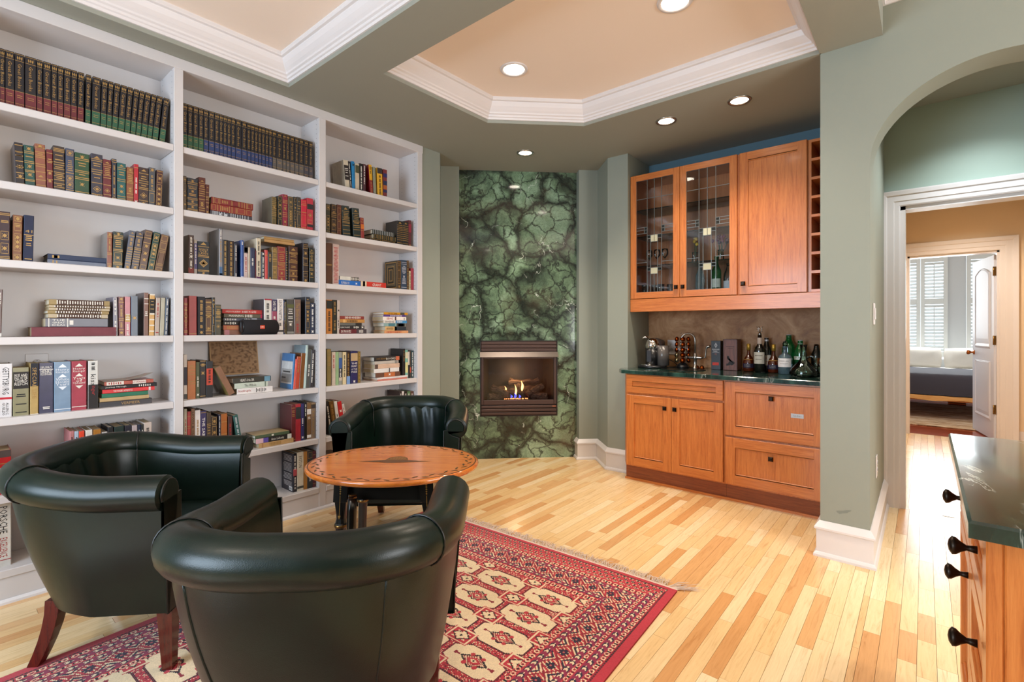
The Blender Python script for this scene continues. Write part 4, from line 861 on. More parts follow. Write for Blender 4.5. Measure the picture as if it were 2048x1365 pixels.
S^1.1574^3.2550^1.2353^0.0280^0.2235^0.150^0.0^b8684a^^p0-100#b8684a l10-40^tan flat book, second up in pile^14
S^1.1574^3.2550^1.2638^0.0249^0.2260^0.150^0.0^26221f^^cW l4-30^black flat book, third up in pile^14
S^1.1586^3.2550^1.2891^0.0200^0.2312^0.150^0.0^4c4c56^^cW l4-30 p70-84#a8a8b0 l52-66^dark gray flat book, fourth up in pile^14
S^1.1608^3.2550^1.3095^0.0250^0.2327^0.150^0.0^5c5440^^cW h30=MANNING l52-70 p92-98#c03050^dark olive flat book, fifth up in pile^14
S^1.1519^3.2550^1.3348^0.0262^0.2341^0.150^0.0^b8342f^^cW h26=A_PASSION_FOR_LEADERSHIP h66=ROBERT_M._GATES^red flat book lettered A PASSION FOR, top of pile^14
U^0.9409^3.2250^0.8380^0.0168^0.2572^0.165^0.0^d0c4b8^^p28-68#3a3640 p88-99#4a4a48^white book, leftmost^15
U^0.9598^3.2250^0.8380^0.0411^0.2190^0.165^0.0^c07848^^cG b20,28,36,54,60 l10-18^orange book, second upright from left^15
U^1.0025^3.2250^0.8380^0.0189^0.2105^0.164^0.0^5a6048^^cW v40-66 o90^dark olive book, third upright from left^15
U^1.0224^3.2250^0.8380^0.0305^0.2197^0.165^0.0^26201f^^b2,12 h10 h15 o34 b95^black book, fourth upright from left^15
U^1.0893^3.2250^0.8380^0.0341^0.2128^0.165^0.2^222225^^p20-66#c84a34 cK v24-62^black book, fifth upright from left^15
U^1.1767^3.2150^0.8380^0.0345^0.1865^0.145^-25.5^8a6248^7a6a30^N^brown book slumped against its neighbour, sixth upright from left^15
U^1.5720^3.2250^0.8380^0.0109^0.2371^0.165^4.1^3a78b0^pic^N^blue-covered book with gray landscape, seventh upright from left^15
U^1.5828^3.2250^0.8380^0.0098^0.2007^0.157^4.9^e85a48^^N^red book, eighth upright from left^15
U^1.6117^3.2250^0.8380^0.0278^0.2161^0.165^4.5^b8442c^^b2 cG v10-50^red book, ninth upright from left^15
U^1.6431^3.2250^0.8380^0.0303^0.2374^0.165^4.2^7a4a20^^N^brown book, tenth upright from left^15
U^1.6612^3.2250^0.8380^0.0171^0.2911^0.165^3.5^b8ccc4^8a9aa0^N^white book, eleventh upright from left^15
U^1.6868^3.2250^0.8380^0.0246^0.2629^0.165^3.7^4a4a44^^cW v40-70^dark gray book, twelfth upright from left^15
U^1.7132^3.2250^0.8380^0.0253^0.2581^0.165^3.3^3a3436^^cW v10-90^dark gray book, rightmost^15
S^1.2197^3.2150^0.8380^0.0361^0.2136^0.150^0.0^e6dfda^^cR h20=Antifragile cK l52-80^white flat book lettered Antifragile, bottom of pile^15
S^1.2063^3.2150^0.8745^0.0328^0.1977^0.150^0.0^c4ccbc^^cK h46=The_Whole p90-93#5a6a58^white flat book lettered The Whole, second up in pile^15
S^1.1983^3.2150^0.9076^0.0328^0.2243^0.150^0.0^38362f^^cW h36=HEART_of_the_SEA p82-98#6a94a8^dark olive flat book lettered HEART of the, top of pile^15
U^0.9416^3.2200^0.4870^0.0139^0.2984^0.165^0.0^c0b8a0^^cR v20-60^pale tan book, leftmost^16
U^0.9575^3.2200^0.4870^0.0173^0.2815^0.165^0.0^b84a4a^^b10,30,34 o60^red book, second upright from left^16
U^0.9761^3.2200^0.4870^0.0186^0.2959^0.165^0.0^8a6a50^^cK v6-70=LEWIS_&_CLARK^brown book, third upright from left^16
U^0.9961^3.2200^0.4870^0.0271^0.2844^0.165^0.0^e6dfdc^^cG v20-60^white book, fourth upright from left^16
U^1.0245^3.2200^0.4870^0.0298^0.2763^0.165^0.0^38305a^^b4 cW v14-70=THE_SABRES^navy book, fifth upright from left^16
U^1.0565^3.2200^0.4870^0.0230^0.2629^0.165^0.0^4a3a2c^^b26,30 h34 h40 h46^dark brown book, sixth upright from left^16
U^1.0808^3.2200^0.4870^0.0311^0.2342^0.165^0.0^3a2c20^^f2-20 f24-60 o12 o40^dark brown book, seventh upright from left^16
U^1.1201^3.2200^0.4870^0.0105^0.2433^0.165^0.0^2a2838^^cW v4-60^navy book, eighth upright from left^16
U^1.1328^3.2200^0.4870^0.0341^0.2444^0.165^0.0^a05a24^^b20,50^tan book, ninth upright from left^16
U^1.1722^3.2200^0.4870^0.0234^0.2243^0.165^0.0^4a2c28^^cR v20-60^maroon book, tenth upright from left^16
U^1.2333^3.2200^0.4870^0.0277^0.2279^0.165^-8.9^2f5a54^^cS v6-60^green book leaning left, eleventh upright from left^16
U^1.5590^3.2200^0.4870^0.0275^0.2456^0.165^0.0^6a2a2c^5c2428^b8 h16 h20 h26 h30 b94^maroon book, twelfth upright from left^16
U^1.5875^3.2200^0.4870^0.0362^0.2480^0.165^0.0^a83038^^p8-40#2a2a28^red book, thirteenth upright from left^16
U^1.6247^3.2200^0.4870^0.0220^0.2476^0.165^0.0^2e2a5a^^cW v40-60 o92^navy book, fourteenth upright from left^16
U^1.6477^3.2200^0.4870^0.0176^0.2547^0.165^0.0^24201e^^cW v6-36^black book, fifteenth upright from left^16
U^1.6662^3.2200^0.4870^0.0297^0.2500^0.165^0.0^7a5a3c^^cW p18-32#d8d0c8 h40 h44 p88-96#e8e4dc^brown book, sixteenth upright from left^16
U^1.6969^3.2200^0.4870^0.0305^0.2464^0.165^0.0^8a7058^^b4 p4-16#3a2c24 v24-86^brown book, rightmost^16
S^1.3463^3.2100^0.4870^0.0304^0.2217^0.140^0.0^c09a68^^l30-60 p8-12#a87a50^tan flat book, bottom of pile^16
S^1.3282^3.2100^0.5178^0.0310^0.2260^0.150^0.0^26221f^^p0-20#d8b0b8 p20-34#5a4a9a p34-88#26221f p88-100#d8d8cc cW h60=Annie_Leibovitz^black paperback with purple and orange spine, second up in pile^16
S^1.3239^3.2100^0.5492^0.0200^0.2163^0.150^0.0^4a5a40^b8a070^cW h50^green flat book with cream cover panel, top of pile^16
U^1.5682^3.2150^0.1520^0.0256^0.2567^0.165^0.0^24222a^txt^cW v6-40 p40-58#b04a50 v62-92^black book with white blurb on its cover, leftmost^17
U^1.5948^3.2150^0.1520^0.0450^0.2589^0.165^0.0^d8d0bc^^cK v10-40=PATTON p88-94#505048^white book, second upright from left^17
U^1.6407^3.2150^0.1520^0.0257^0.2560^0.165^0.0^b07a3a^^cG v20-80^tan book, third upright from left^17
U^1.6675^3.2150^0.1520^0.0369^0.2552^0.165^0.0^33373a^^f4-20 cS v40-80^dark gray book, fourth upright from left^17
U^1.7053^3.2150^0.1520^0.0221^0.2475^0.165^0.0^5a2028^^b10,90^maroon book, rightmost^17
U^1.9598^3.2250^2.2650^0.0368^0.2040^0.159^-4.8^cdbfa6^a89c88^p18-70#2a2220 cW h30 h36 h44 h56^cream book, leftmost^21
U^1.9992^3.2250^2.2650^0.0151^0.2022^0.158^-5.2^241e1c^^cW v8-96^black book, second upright from left^21
U^2.0161^3.2250^2.2650^0.0238^0.2104^0.164^-1.7^1a7ab0^^cK o12^blue book, third upright from left^21
U^2.0416^3.2250^2.2650^0.0333^0.2024^0.158^-0.5^c8b8a0^^p6-34#4a4a30 o95^tan book, fourth upright from left^21
U^2.0784^3.2250^2.2650^0.0268^0.2119^0.165^-0.3^221e1c^^cW v10-60 v64-96^black book, fifth upright from left^21
U^2.1067^3.2250^2.2650^0.0233^0.2153^0.165^0.0^4a2830^^cW v6-70^maroon book, sixth upright from left^21
U^2.1699^3.2250^2.2650^0.0265^0.2219^0.165^-4.5^8a2024^7a1c20^p0-52#d8a020 cK v6-30 cG v58-94^red book, seventh upright from left^21
U^2.2008^3.2250^2.2650^0.0239^0.2141^0.165^-2.9^8a8a74^^N^olive book, eighth upright from left^21
U^2.2355^3.2250^2.2650^0.0468^0.2185^0.165^-1.8^e0a830^^p0-20#3a3030 cK v26-94^orange book, ninth upright from left^21
U^2.3213^3.2250^2.2650^0.0362^0.2199^0.165^0.1^7a3030^^p14-28#2a2a60 p40-56#2a3050 p56-70#a85a2a p72-82#2a2a50^maroon book with blue and orange bands, rightmost^21
U^1.8089^3.2250^1.9120^0.0320^0.2119^0.165^0.0^3a3a2c^^f4-20 o12 f38-84 o50 o60 o70 f90-98^dark olive book, leftmost^22
U^1.8481^3.2250^1.9120^0.0418^0.2171^0.165^0.0^3a2e26^^f3-18 b30,36,42 l22-28 f50-84 d67 b94^dark brown book, second upright from left^22
U^1.8935^3.2250^1.9120^0.0340^0.2217^0.165^0.0^5a3024^^f10-28 f32-50 f54-78 f82-98^maroon book, third upright from left^22
U^1.9402^3.2250^1.9120^0.0610^0.2230^0.165^-2.8^26302c^^t10 b18,38,46,52,56,64,78,90 h24 h29 h34 h42^black book, fourth upright from left^22
U^2.0287^3.2250^1.9120^0.0585^0.2208^0.165^-4.2^26302c^^t10 b18,42,46,58,64,72,90 h24 h30 h36 h50^black book, fifth upright from left^22
U^2.0895^3.2250^1.9120^0.0287^0.1609^0.126^-2.3^8a3430^^o8 p30-52#c86a28 b20,60^red book, sixth upright from left^22
U^2.4165^3.2250^1.9120^0.0569^0.1945^0.152^0.0^2c2a26^302a24^t8 b18,26,32,38,46,54,62,70,78,90^black book, seventh upright from left^22
U^2.4754^3.2250^1.9120^0.0534^0.1983^0.155^0.0^2a2a28^^t8 b18,26,32,38,46,54,62,70,78,90^black book, eighth upright from left^22
U^2.5309^3.2250^1.9120^0.0281^0.2171^0.165^0.0^5a2a2a^^p14-46#8a2a38 o95^maroon book, rightmost^22
S^2.1804^3.2250^1.9120^0.0218^0.2190^0.150^0.0^3a3024^^cG f2-14 f20-36 f44-70 f74-86 f90-98^dark brown flat book, bottom of pile^22
S^2.1986^3.2250^1.9342^0.0343^0.2110^0.150^0.0^2c3028^^cG f2-12 b16,22,28,36,40,48,56,64,72,78,84,94^black flat book, second up in pile^22
S^2.1888^3.2250^1.9689^0.0335^0.2023^0.150^0.0^30342c^^cS b4,12,20,28,36,44,52,60,68,76,84,92^dark green flat book, top of pile^22
U^1.8097^3.2250^1.5570^0.0441^0.2915^0.165^0.0^5a3a28^^b52,54^dark brown book, leftmost^23
U^1.9080^3.2250^1.5570^0.0500^0.2896^0.165^0.3^c8b0a8^^cR l8-96^tan book, second upright from left^23
U^2.4178^3.2250^1.5570^0.0382^0.2298^0.165^0.0^4a3a2a^frm^f3-12 f16-30 f34-64 f70-80 o90^dark book with gilt-framed cover, third upright from left^23
U^2.4571^3.2250^1.5570^0.0542^0.2394^0.165^0.0^34465a^^cS b8,14 l20-44 o56 l62-80 b92^navy book, fourth upright from left^23
U^2.5123^3.2250^1.5570^0.0228^0.2403^0.165^0.0^4a3626^^f3-20 v26-96^dark brown book, fifth upright from left^23
U^2.5361^3.2250^1.5570^0.0175^0.1584^0.124^0.0^c8b890^^cK v10-90^pale tan book, sixth upright from left^23
U^2.5546^3.2250^1.5570^0.0278^0.1808^0.141^0.0^9a3440^^N^red book, rightmost^23
S^1.9049^3.2250^1.5570^0.0374^0.1797^0.150^0.0^2a6ab8^^cW h30=ROMANOVS o80^blue flat book lettered ROMANOVS, bottom of left pile^23
S^1.9068^3.2250^1.5948^0.0278^0.1645^0.150^0.0^d8d4c8^^p0-4#221f1f p58-100#26221f cW l60-98^white flat book with black end, top of left pile^23
S^2.0866^3.2250^1.5570^0.0413^0.2247^0.150^0.0^c83a30^^p0-22#d8c0a0 p8-16#b85a3a cW h62=GRANT^red flat book lettered GRANT, only flat one^23
U^1.8107^3.2250^1.2050^0.0452^0.2416^0.165^0.0^c8803c^^p2-26#2a2a22 cK v34-90^orange book, leftmost^24
U^1.8580^3.2250^1.2050^0.0349^0.2418^0.165^0.0^2c2c22^^cG v6-44 v60-90^black book, second upright from left^24
U^1.8943^3.2250^1.2050^0.0211^0.2397^0.165^0.0^c8b8ac^^cK o30 v60-80^white book, rightmost^24
S^1.9092^3.2250^1.2050^0.0339^0.2265^0.150^0.0^6a2c30^^p62-100#463a3c cW h24=SIX_FRIGATES l72-86^maroon flat book lettered SIX FRIGATES, bottom of left pile^24
S^1.9130^3.2250^1.2393^0.0250^0.2042^0.150^0.0^2a2624^^cW h22=LINCOLN\'S l56-76 o92^black flat book lettered LINCOLN\'S, second up in left pile^24
S^1.9149^3.2250^1.2647^0.0198^0.1811^0.150^0.0^6a6a64^^p70-98#2a2622^gray flat book, third up in left pile^24
S^1.9149^3.2250^1.2849^0.0258^0.2044^0.150^0.0^c08a4a^^p12-22#d8a868 cK l30-70^orange flat book, fourth up in left pile^24
S^1.9160^3.2250^1.3111^0.0235^0.1980^0.150^0.0^8a3830^^cW l20-86^red flat book, top of left pile^24
S^2.2959^3.2250^1.2050^0.0207^0.2307^0.150^0.0^d89a6a^^cR l10-70^cream flat book, bottom of right pile^24
S^2.3047^3.2250^1.2261^0.0326^0.1988^0.150^0.0^e0b478^^p44-100#2a3038 p46-54#c8ccc8 cK l6-36^cream flat book, second up in right pile^24
S^2.2924^3.2250^1.2592^0.0254^0.2054^0.150^0.0^8aa8a6^^p20-50#4a7a84 p58-98#3a3430 p66-92#c89a60^bright blue flat book, third up in right pile^24
S^2.2893^3.2250^1.2850^0.0223^0.2238^0.150^0.0^e8e0d8^^p50-100#3f86b8 cK l6-40 cW l56-80^white flat book, fourth up in right pile^24
S^2.2836^3.2250^1.3077^0.0278^0.2228^0.150^0.0^f0e6de^^cR l16-40 p50-56#5a3028 cK l90-94^white flat book, fifth up in right pile^24
S^2.2893^3.2250^1.3359^0.0159^0.2095^0.150^0.0^553a84^^cW l30-84^blue flat book, sixth up in right pile^24
S^2.2915^3.2250^1.3522^0.0191^0.2303^0.150^0.0^d09428^^p68-86#4a4638 cK h36=IN_MY_TIME^orange flat book, top of right pile^24
U^1.8162^3.2250^0.8380^0.0310^0.2599^0.165^0.0^8a7a48^^f2-16 f20-46 f56-92 cG v22-44^olive book, leftmost^25
U^1.8527^3.2250^0.8380^0.0285^0.2378^0.165^0.0^d0c0b0^^cR v10-50^cream book, second upright from left^25
U^1.8830^3.2250^0.8380^0.0230^0.2368^0.165^0.0^9ab88a^^N^green book, third upright from left^25
U^1.9072^3.2250^0.8380^0.0256^0.2359^0.165^0.0^9a9a8e^^p18-50#3a5a94 p50-78#26262e p78-88#c8b8a8 cW v52-76^gray book, fourth upright from left^25
U^1.9373^3.2250^0.8380^0.0296^0.2347^0.165^0.0^d8c498^^cK v10-80^cream book, fifth upright from left^25
U^1.9687^3.2250^0.8380^0.0280^0.2353^0.165^0.0^3a2a20^^p76-100#7a9ac8 cG v6-74^dark brown book, sixth upright from left^25
U^2.0021^3.2250^0.8380^0.0582^0.2372^0.165^0.0^2a2a58^^p6-30#b89a70 cW h38=THE h46=HEART h56=OF_THE h64=PRIZE o94^navy book, seventh upright from left^25
U^2.0622^3.2250^0.8380^0.0229^0.2338^0.165^0.0^7a6228^^cG v6-96^olive book, eighth upright from left^25
U^2.4738^3.2250^0.8380^0.0220^0.2399^0.165^0.0^2a2624^2b2826^cG v6-40^black book, ninth upright from left^25
U^2.4968^3.2250^0.8380^0.0267^0.2310^0.165^0.0^7ab0a0^^p8-30#d0c8a8 p44-80#d8d090^green book, tenth upright from left^25
U^2.5246^3.2250^0.8380^0.0180^0.2161^0.165^0.0^d0c8bc^^p50-100#2a2622^white book, eleventh upright from left^25
U^2.5435^3.2250^0.8380^0.0146^0.2195^0.165^0.0^4a4038^^p60-80#b8503a^dark brown book, twelfth upright from left^25
U^2.5591^3.2250^0.8380^0.0233^0.2228^0.165^0.0^24444a^^cW v6-94^teal book, rightmost^25
S^2.2195^3.2050^0.8380^0.0126^0.2803^0.190^0.0^c87a6a^^N^dusty pink flat book, bottom of pile^25
S^2.2173^3.2050^0.8510^0.0126^0.2908^0.190^0.0^e0d8d6^^N^white flat book, second up in pile^25
S^2.2157^3.2250^0.8640^0.0353^0.2301^0.150^0.0^6a4a3c^^p34-78#b8683a cW o56^dark brown flat book, third up in pile^25
S^2.2026^3.2250^0.8997^0.0321^0.2336^0.150^0.0^e0dcd8^^p58-62#403c3c^white flat book, fourth up in pile^25
S^2.2092^3.2250^0.9323^0.0337^0.2309^0.150^0.0^d4b49c^^p0-12#5a443c^cream flat book, fifth up in pile^25
S^2.2070^3.2250^0.9664^0.0235^0.2226^0.150^0.0^c0b8ae^^p84-96#8a8680^white flat book, sixth up in pile^25
S^2.2035^3.2250^0.9903^0.0322^0.2390^0.150^0.0^2a2422^^p84-98#c86a48 cG h26=JOHN_GRISHAM cW h64=BOOKS^black flat book, topmost with orange end, top of pile^25
U^1.8359^3.2250^0.4870^0.0245^0.2406^0.165^-8.0^2a2622^^cW v14-70^black book, leftmost^26
U^1.8642^3.2250^0.4870^0.0346^0.2400^0.165^-8.1^6a4a24^^cG v10-70^leaning dark brown book, second upright from left^26
U^1.9019^3.2250^0.4870^0.0243^0.2358^0.165^-8.4^e4ded6^^cK v40-70^leaning white book, third upright from left^26
U^1.9301^3.2250^0.4870^0.0320^0.2302^0.165^-8.7^c8242a^^cW o30^leaning red book, fourth upright from left^26
U^1.9654^3.2250^0.4870^0.0192^0.2114^0.165^-9.6^e0dcd4^^cR v14-40^leaning white book, fifth upright from left^26
U^2.4402^3.2250^0.4870^0.0239^0.2516^0.165^0.0^3a2a24^^cW v8-60^dark brown book, sixth upright from left^26
U^2.4652^3.2250^0.4870^0.0203^0.2493^0.165^0.0^e0d8d0^^cK v8-60^white book, seventh upright from left^26
U^2.4865^3.2250^0.4870^0.0305^0.2466^0.165^0.0^2a2622^^cW v8-60^black book, eighth upright from left^26
U^2.5180^3.2250^0.4870^0.0315^0.2433^0.165^0.0^5a7a50^^cW v8-60^green book, ninth upright from left^26
U^2.5505^3.2250^0.4870^0.0319^0.2398^0.165^0.0^5a3a2c^^cW v8-60^dark brown book, rightmost^26
S^1.8001^3.2200^0.1520^0.0285^0.1252^0.150^0.0^6a3a30^^cG l20-60^maroon flat book, bottom of pile^27
S^1.8001^3.2200^0.1809^0.0249^0.1165^0.150^0.0^c8b89a^^cG l20-60^tan flat book, second up in pile^27
S^1.8001^3.2200^0.2063^0.0285^0.1296^0.150^0.0^3a4a4a^^cG l20-60^teal flat book, third up in pile^27
S^1.8001^3.2200^0.2352^0.0321^0.1208^0.150^0.0^d8d0b8^^cG l20-60^pale tan flat book, fourth up in pile^27
S^1.8001^3.2200^0.2677^0.0321^0.1230^0.150^0.0^e4e2e0^^cG l20-60^white flat book, fifth up in pile^27
S^1.8001^3.2200^0.3002^0.0249^0.1165^0.150^0.0^26344a^^cG l20-60^navy flat book, sixth up in pile^27
S^1.8001^3.2200^0.3255^0.0214^0.1252^0.150^0.0^4a2c24^^cG l20-60^maroon flat book, top of pile^27'''
for i,ln in enumerate(BOOKS.strip().split('\n')):
    bk=add_book(ln,i)
    if 'curled cover' in ln:
        k,x,y,z,w,h,d=ln.split('^')[:7]; w,h,d=float(w),float(h),float(d)
        cu=MB(); n=14; vs=[]
        for i_ in range(n+1):
            s=i_/n; rise=.036*max(0,(s-.25)/.75)**2.2
            for yy in (0,d): vs.append((w+.0006+rise*(1-.35*(yy>0)),yy,h*(1-s)))
        cu.add(vs,[(2*j,2*j+1,2*j+3,2*j+2) for j in range(n)],True); cu.add([(p[0]+.0006,p[1],p[2]) for p in vs],[(2*j,2*j+2,2*j+3,2*j+1) for j in range(n)],True)
        obj('curled_cover',cu,wood('bright_cover_print',[(.3,'#3a5a34'),(.45,'#7a8a6a'),(.55,'#a84a3a'),(.7,'#c8b8a8')],(20,20,20),.3),bk)
outlet(.358,YB,1.052,.085,.13,'white double outlet on bookcase back above the blue gray book')
outlet(1.795+.07,YB,1.09,.08,.12,'white outlet on the back panel of right bay, fifth shelf')
# portable speaker
sp=thing('portable_speaker','black cylindrical portable speaker with orange badge before piled books','speaker',(1.3535,3.222,SZ[4]+.0475))
bd=MB().tube([(-.105,0,0),(-.100,0,0),(.100,0,0),(.105,0,0)],[.040,.0475,.0475,.040],28); obj('fabric_body',bd,plain('speaker_fabric','#1a1618',.9,bmp=.6,nscale=900),sp)
for s in (-1,1): obj('end_cap',MB().tube([(s*.105,0,0),(s*.110,0,0),(s*.106,0,0)],[.041,.036,.028],24),'black',sp)
bg=obj('badge',MB().bbox(-.014,.014,-.0505,-.046,-.011,.011,.002),plain('orange_badge','#d8451c',.4),sp)
t=MB(); put_text(t,'JBL',(0,-.0509,0),(1,0,0),(0,0,1),.019,.010); obj('lettering',t,'ink',bg,col='#f0d8c8',kind='stuff')
# woven print leaning on the back panel
wt=thing('woven_panel','tan printed woven panel leaning above the three piled books','art panel',(1.135,3.375,.955))
wmat,nt_,b_=newmat('woven_script'); setp(b_,.8)
v_=coords(nt_,(1,1,1)); br_=node(nt_,'ShaderNodeTexBrick'); br_.inputs['Scale'].default_value=44; br_.inputs['Color1'].default_value=lin('#c2a07a'); br_.inputs['Color2'].default_value=lin('#b08a62'); br_.inputs['Mortar'].default_value=lin('#6a4a30'); br_.inputs['Mortar Size'].default_value=.035; br_.inputs['Brick Width'].default_value=.28; br_.inputs['Row Height'].default_value=.2
mp_=node(nt_,'ShaderNodeMapping'); mp_.inputs['Rotation'].default_value=(PI/2,0,0); nt_.links.new(v_,mp_.inputs[0]); nt_.links.new(mp_.outputs[0],br_.inputs['Vector'])
nz_=noise(nt_,v_,60,3,.7); rr_=ramp(nt_,nz_.outputs[0],[(.42,(.35,.30,.26,1)),(.52,(1,1,1,1))]); nt_.links.new(mix(nt_,br_.outputs[0],rr_.outputs[0],.8,'MULTIPLY'),b_.inputs['Base Color'])
def WT(p): return p
obj('panel',MB().box(0,.275,-.004,.004,0,.205),wmat,wt)
for bx in ((0,.275,-.006,.005,-.006,.002),(0,.275,-.006,.005,.203,.209),(-.005,.001,-.006,.005,-.006,.209),(.274,.280,-.006,.005,-.006,.209)): obj('border',MB().box(*bx),plain('tan_border','#b08c62',.7),wt)
wt.rotation_euler=(math.radians(-10),0,0)
# ------------------------------------------------------------------ fireplace (local frame: x along the wall, y out of the wall towards the room is -y)
FPO=seg(6.66,0)
def fp_frame(o): o.location=(FPO[0],FPO[1],0); o.rotation_euler=(0,0,math.radians(-45))
fs_=thing('fireplace_surround','floor to ceiling green marble slabs around the corner fireplace','surround'); fp_frame(fs_)
IL,IR,IB,IT=.105,.85,.403,1.128
obj('stone_slab',MB().bbox(-.094,1.039,-.02,.03,1.1325,2.75,.0012),'marble',fs_)
low=MB(); low.add([(x,y,z) for y in (-.02,.03) for x,z in ((-.094,0),(1.039,0),(1.039,1.1315),(-.094,1.1315),(IL,IB),(IR,IB),(IR,IT),(IL,IT))],
  [(0,1,5,4),(1,2,6,5),(2,3,7,6),(3,0,4,7),(8,12,13,9),(9,13,14,10),(10,14,15,11),(11,15,12,8),(4,5,13,12),(5,6,14,13),(6,7,15,14),(7,4,12,15),(0,8,9,1),(1,9,10,2),(2,10,11,3),(3,11,8,0)])
obj('stone_slab',low,'marble',fs_)
fi=thing('gas_fireplace','brown steel gas fireplace insert with lit ceramic logs','fireplace'); fp_frame(fi)
# frame rails
fr=MB().box(IL,IR,-.026,.02,IT-.008,IT).box(IL,IR,-.026,.02,IB,IB+.008).box(IL,IL+.009,-.026,.02,IB,IT).box(IR-.009,IR,-.026,.02,IB,IT)
obj('outer_frame',fr,plain('dark_frame','#241a16',.5,.2),fi)
for z0,z1 in ((1.088,1.117),(1.056,1.085),(1.024,1.053),(.413,.440),(.446,.473),(.479,.505)): obj('louvre_slat',MB().bbox(IL+.010,IR-.010,-.028,-.006,z0,z1,.004),'brownmetal',fi)
for a_,b_ in ((IB+.01,.53),(.97,IT-.01)): obj('vent_backing',MB().box(IL+.01,IR-.01,.0,.004,a_,b_),plain('vent_shadow','#0e0a09',.9),fi)
obj('hood',MB().add([(IL-.002,-.022,1.022),(IR+.002,-.022,1.022),(IR+.002,-.075,.972),(IL-.002,-.075,.972),(IL-.002,-.022,1.018),(IR+.002,-.022,1.018),(IR+.002,-.072,.970),(IL-.002,-.072,.970)],[(0,3,2,1),(4,5,6,7),(3,7,6,2),(0,4,7,3),(1,2,6,5),(0,1,5,4)]),plain('satin_hood_steel','#9c8f88',.35,.9),fi)
dw=MB().bbox(IL+.010,IL+.034,-.022,.0,.512,.972,.003).bbox(IR-.034,IR-.010,-.022,.0,.512,.972,.003).bbox(IL+.034,IR-.034,-.022,.0,.512,.556,.003).bbox(IL+.034,IR-.034,-.022,.0,.952,.972,.003)
obj('door_frame',dw,'brownmetal',fi)
obj('glass_pane',MB().box(IL+.034,IR-.034,-.008,-.005,.556,.952),'fglass',fi)
GL,GR=IL+.034,IR-.034
obj('firebox',MB().add([(GL,0,.53),(GR,0,.53),(GR-.06,.30,.53),(GL+.06,.30,.53),(GL,0,.97),(GR,0,.97),(GR-.06,.30,.97),(GL+.06,.30,.97)],[(0,1,2,3),(4,7,6,5),(3,2,6,7),(0,3,7,4),(1,5,6,2)]),'fire',fi)
rl=random.Random(4)
def log(p0,p1,r,n=7):
    P=[Vector(p0).lerp(Vector(p1),i/n)+Vector((0,0,rl.uniform(-.008,.008))) for i in range(n+1)]
    mb=MB().tube(P,[r*rl.uniform(.85,1.12) for _ in P],9); mb.sm=[False]*len(mb.sm)
    mb.v=[(x+rl.uniform(-.004,.004),y+rl.uniform(-.004,.004),z+rl.uniform(-.004,.004)) for x,y,z in mb.v]
    return obj('log',mb,'log',fi)
log((GL+.045,.05,.585),(GL+.20,.11,.578),.034); log((GR-.055,.05,.585),(GR-.20,.10,.578),.034)
log((GL+.08,.13,.665),(GL+.24,.07,.595),.034); log((GR-.09,.13,.672),(GR-.25,.07,.60),.033)
log((GL+.17,.19,.63),(GR-.17,.19,.64),.040); log((GL+.25,.16,.70),(GR-.12,.20,.715),.026); log((GL+.27,.22,.72),(GL+.38,.14,.66),.03)
def flame(x,y,z,hh,w,mat):
    mb=MB(); pr=[]
    for i in range(9):
        s=i/8; pr.append((max(.0004,w*math.sin(PI*min(1,s*.92+.06))**.8*(1-s)**.5),s*hh))
    mb.lathe(pr,(0,0,0),8,.6); mb.v=[(a+.012*math.sin(c/hh*4)*c/hh,b,c) for a,b,c in mb.v]
    return obj('flame',mb,mat,fi,(x,y,z))
flame(.355,.085,.625,.055,.010,'flame'); flame(.452,.06,.585,.115,.012,'flame'); flame(.518,.09,.63,.10,.016,'flame'); flame(.446,.05,.565,.05,.016,'flameb'); flame(.41,.06,.565,.035,.014,'flameb'); flame(.49,.055,.565,.035,.014,'flameb')
em=MB()
for i in range(46): x=.34+rl.random()*.23; y=.03+rl.random()*.03; em.box(x,x+.006,y,y+.006,.556,.561+rl.random()*.004)
obj('ember_bed',em,'ember',fi,kind='stuff')
l=bpy.data.lights.new('fire_glow','POINT'); l.energy=1.6; l.color=(1,.55,.25); l.shadow_soft_size=.012; lo=bpy.data.objects.new('fire_glow',l); link(lo,fi); lo.location=(.46,.12,.80)
obj('rating_plate',MB().box(IR-.05,IR-.015,-.0295,-.028,.490,.500),plain('copper_plate','#9a5a3a',.4,.5),fi)
# ------------------------------------------------------------------ wet bar: base cabinets
XD=3.69
def panel_front(name,parent,x,y0,y1,z0,z1,st=.065,mat='oakv',rails='oakh',glass=False):   # a frame-and-panel front facing -x, between y0<y1
    t=.02; o_=[(y0,z0),(y1,z0),(y1,z1),(y0,z1)]; i_=[(y0+st,z0+st),(y1-st,z0+st),(y1-st,z1-st),(y0+st,z1-st)]; e_=.0018
    e1=[(y0+e_,z0+e_),(y1-e_,z0+e_),(y1-e_,z1-e_),(y0+e_,z1-e_)]
    V=[(x+e_,a,b) for a,b in o_]+[(x,a,b) for a,b in e1]+[(x,a,b) for a,b in i_]+[(x+t,a,b) for a,b in i_]+[(x+t,a,b) for a,b in o_]
    d=obj(name,MB().add(V,[(k*4+j,k*4+(j+1)%4,((k+1)%5)*4+(j+1)%4,((k+1)%5)*4+j)[::-1] for k in range(5) for j in range(4)]),mat,parent)
    obj('rail',MB().bbox(x-.0005,x+t*.8,y0+st,y1-st,z0+.0015,z0+st,.0008),rails,d); obj('rail',MB().bbox(x-.0005,x+t*.8,y0+st,y1-st,z1-st,z1-.0015,.0008),rails,d)
    if not glass:
        obj('panel',MB().box(x+.011,x+.016,y0+st-.002,y1-st+.002,z0+st-.002,z1-st+.002),mat,d)
        bd=MB()
        for zz in (z0+st+.002,z1-st-.010): bd.bbox(x+.004,x+.012,y0+st,y1-st,zz,zz+.008,.003)
        obj('bead',bd,rails,d,kind='stuff')
    return d
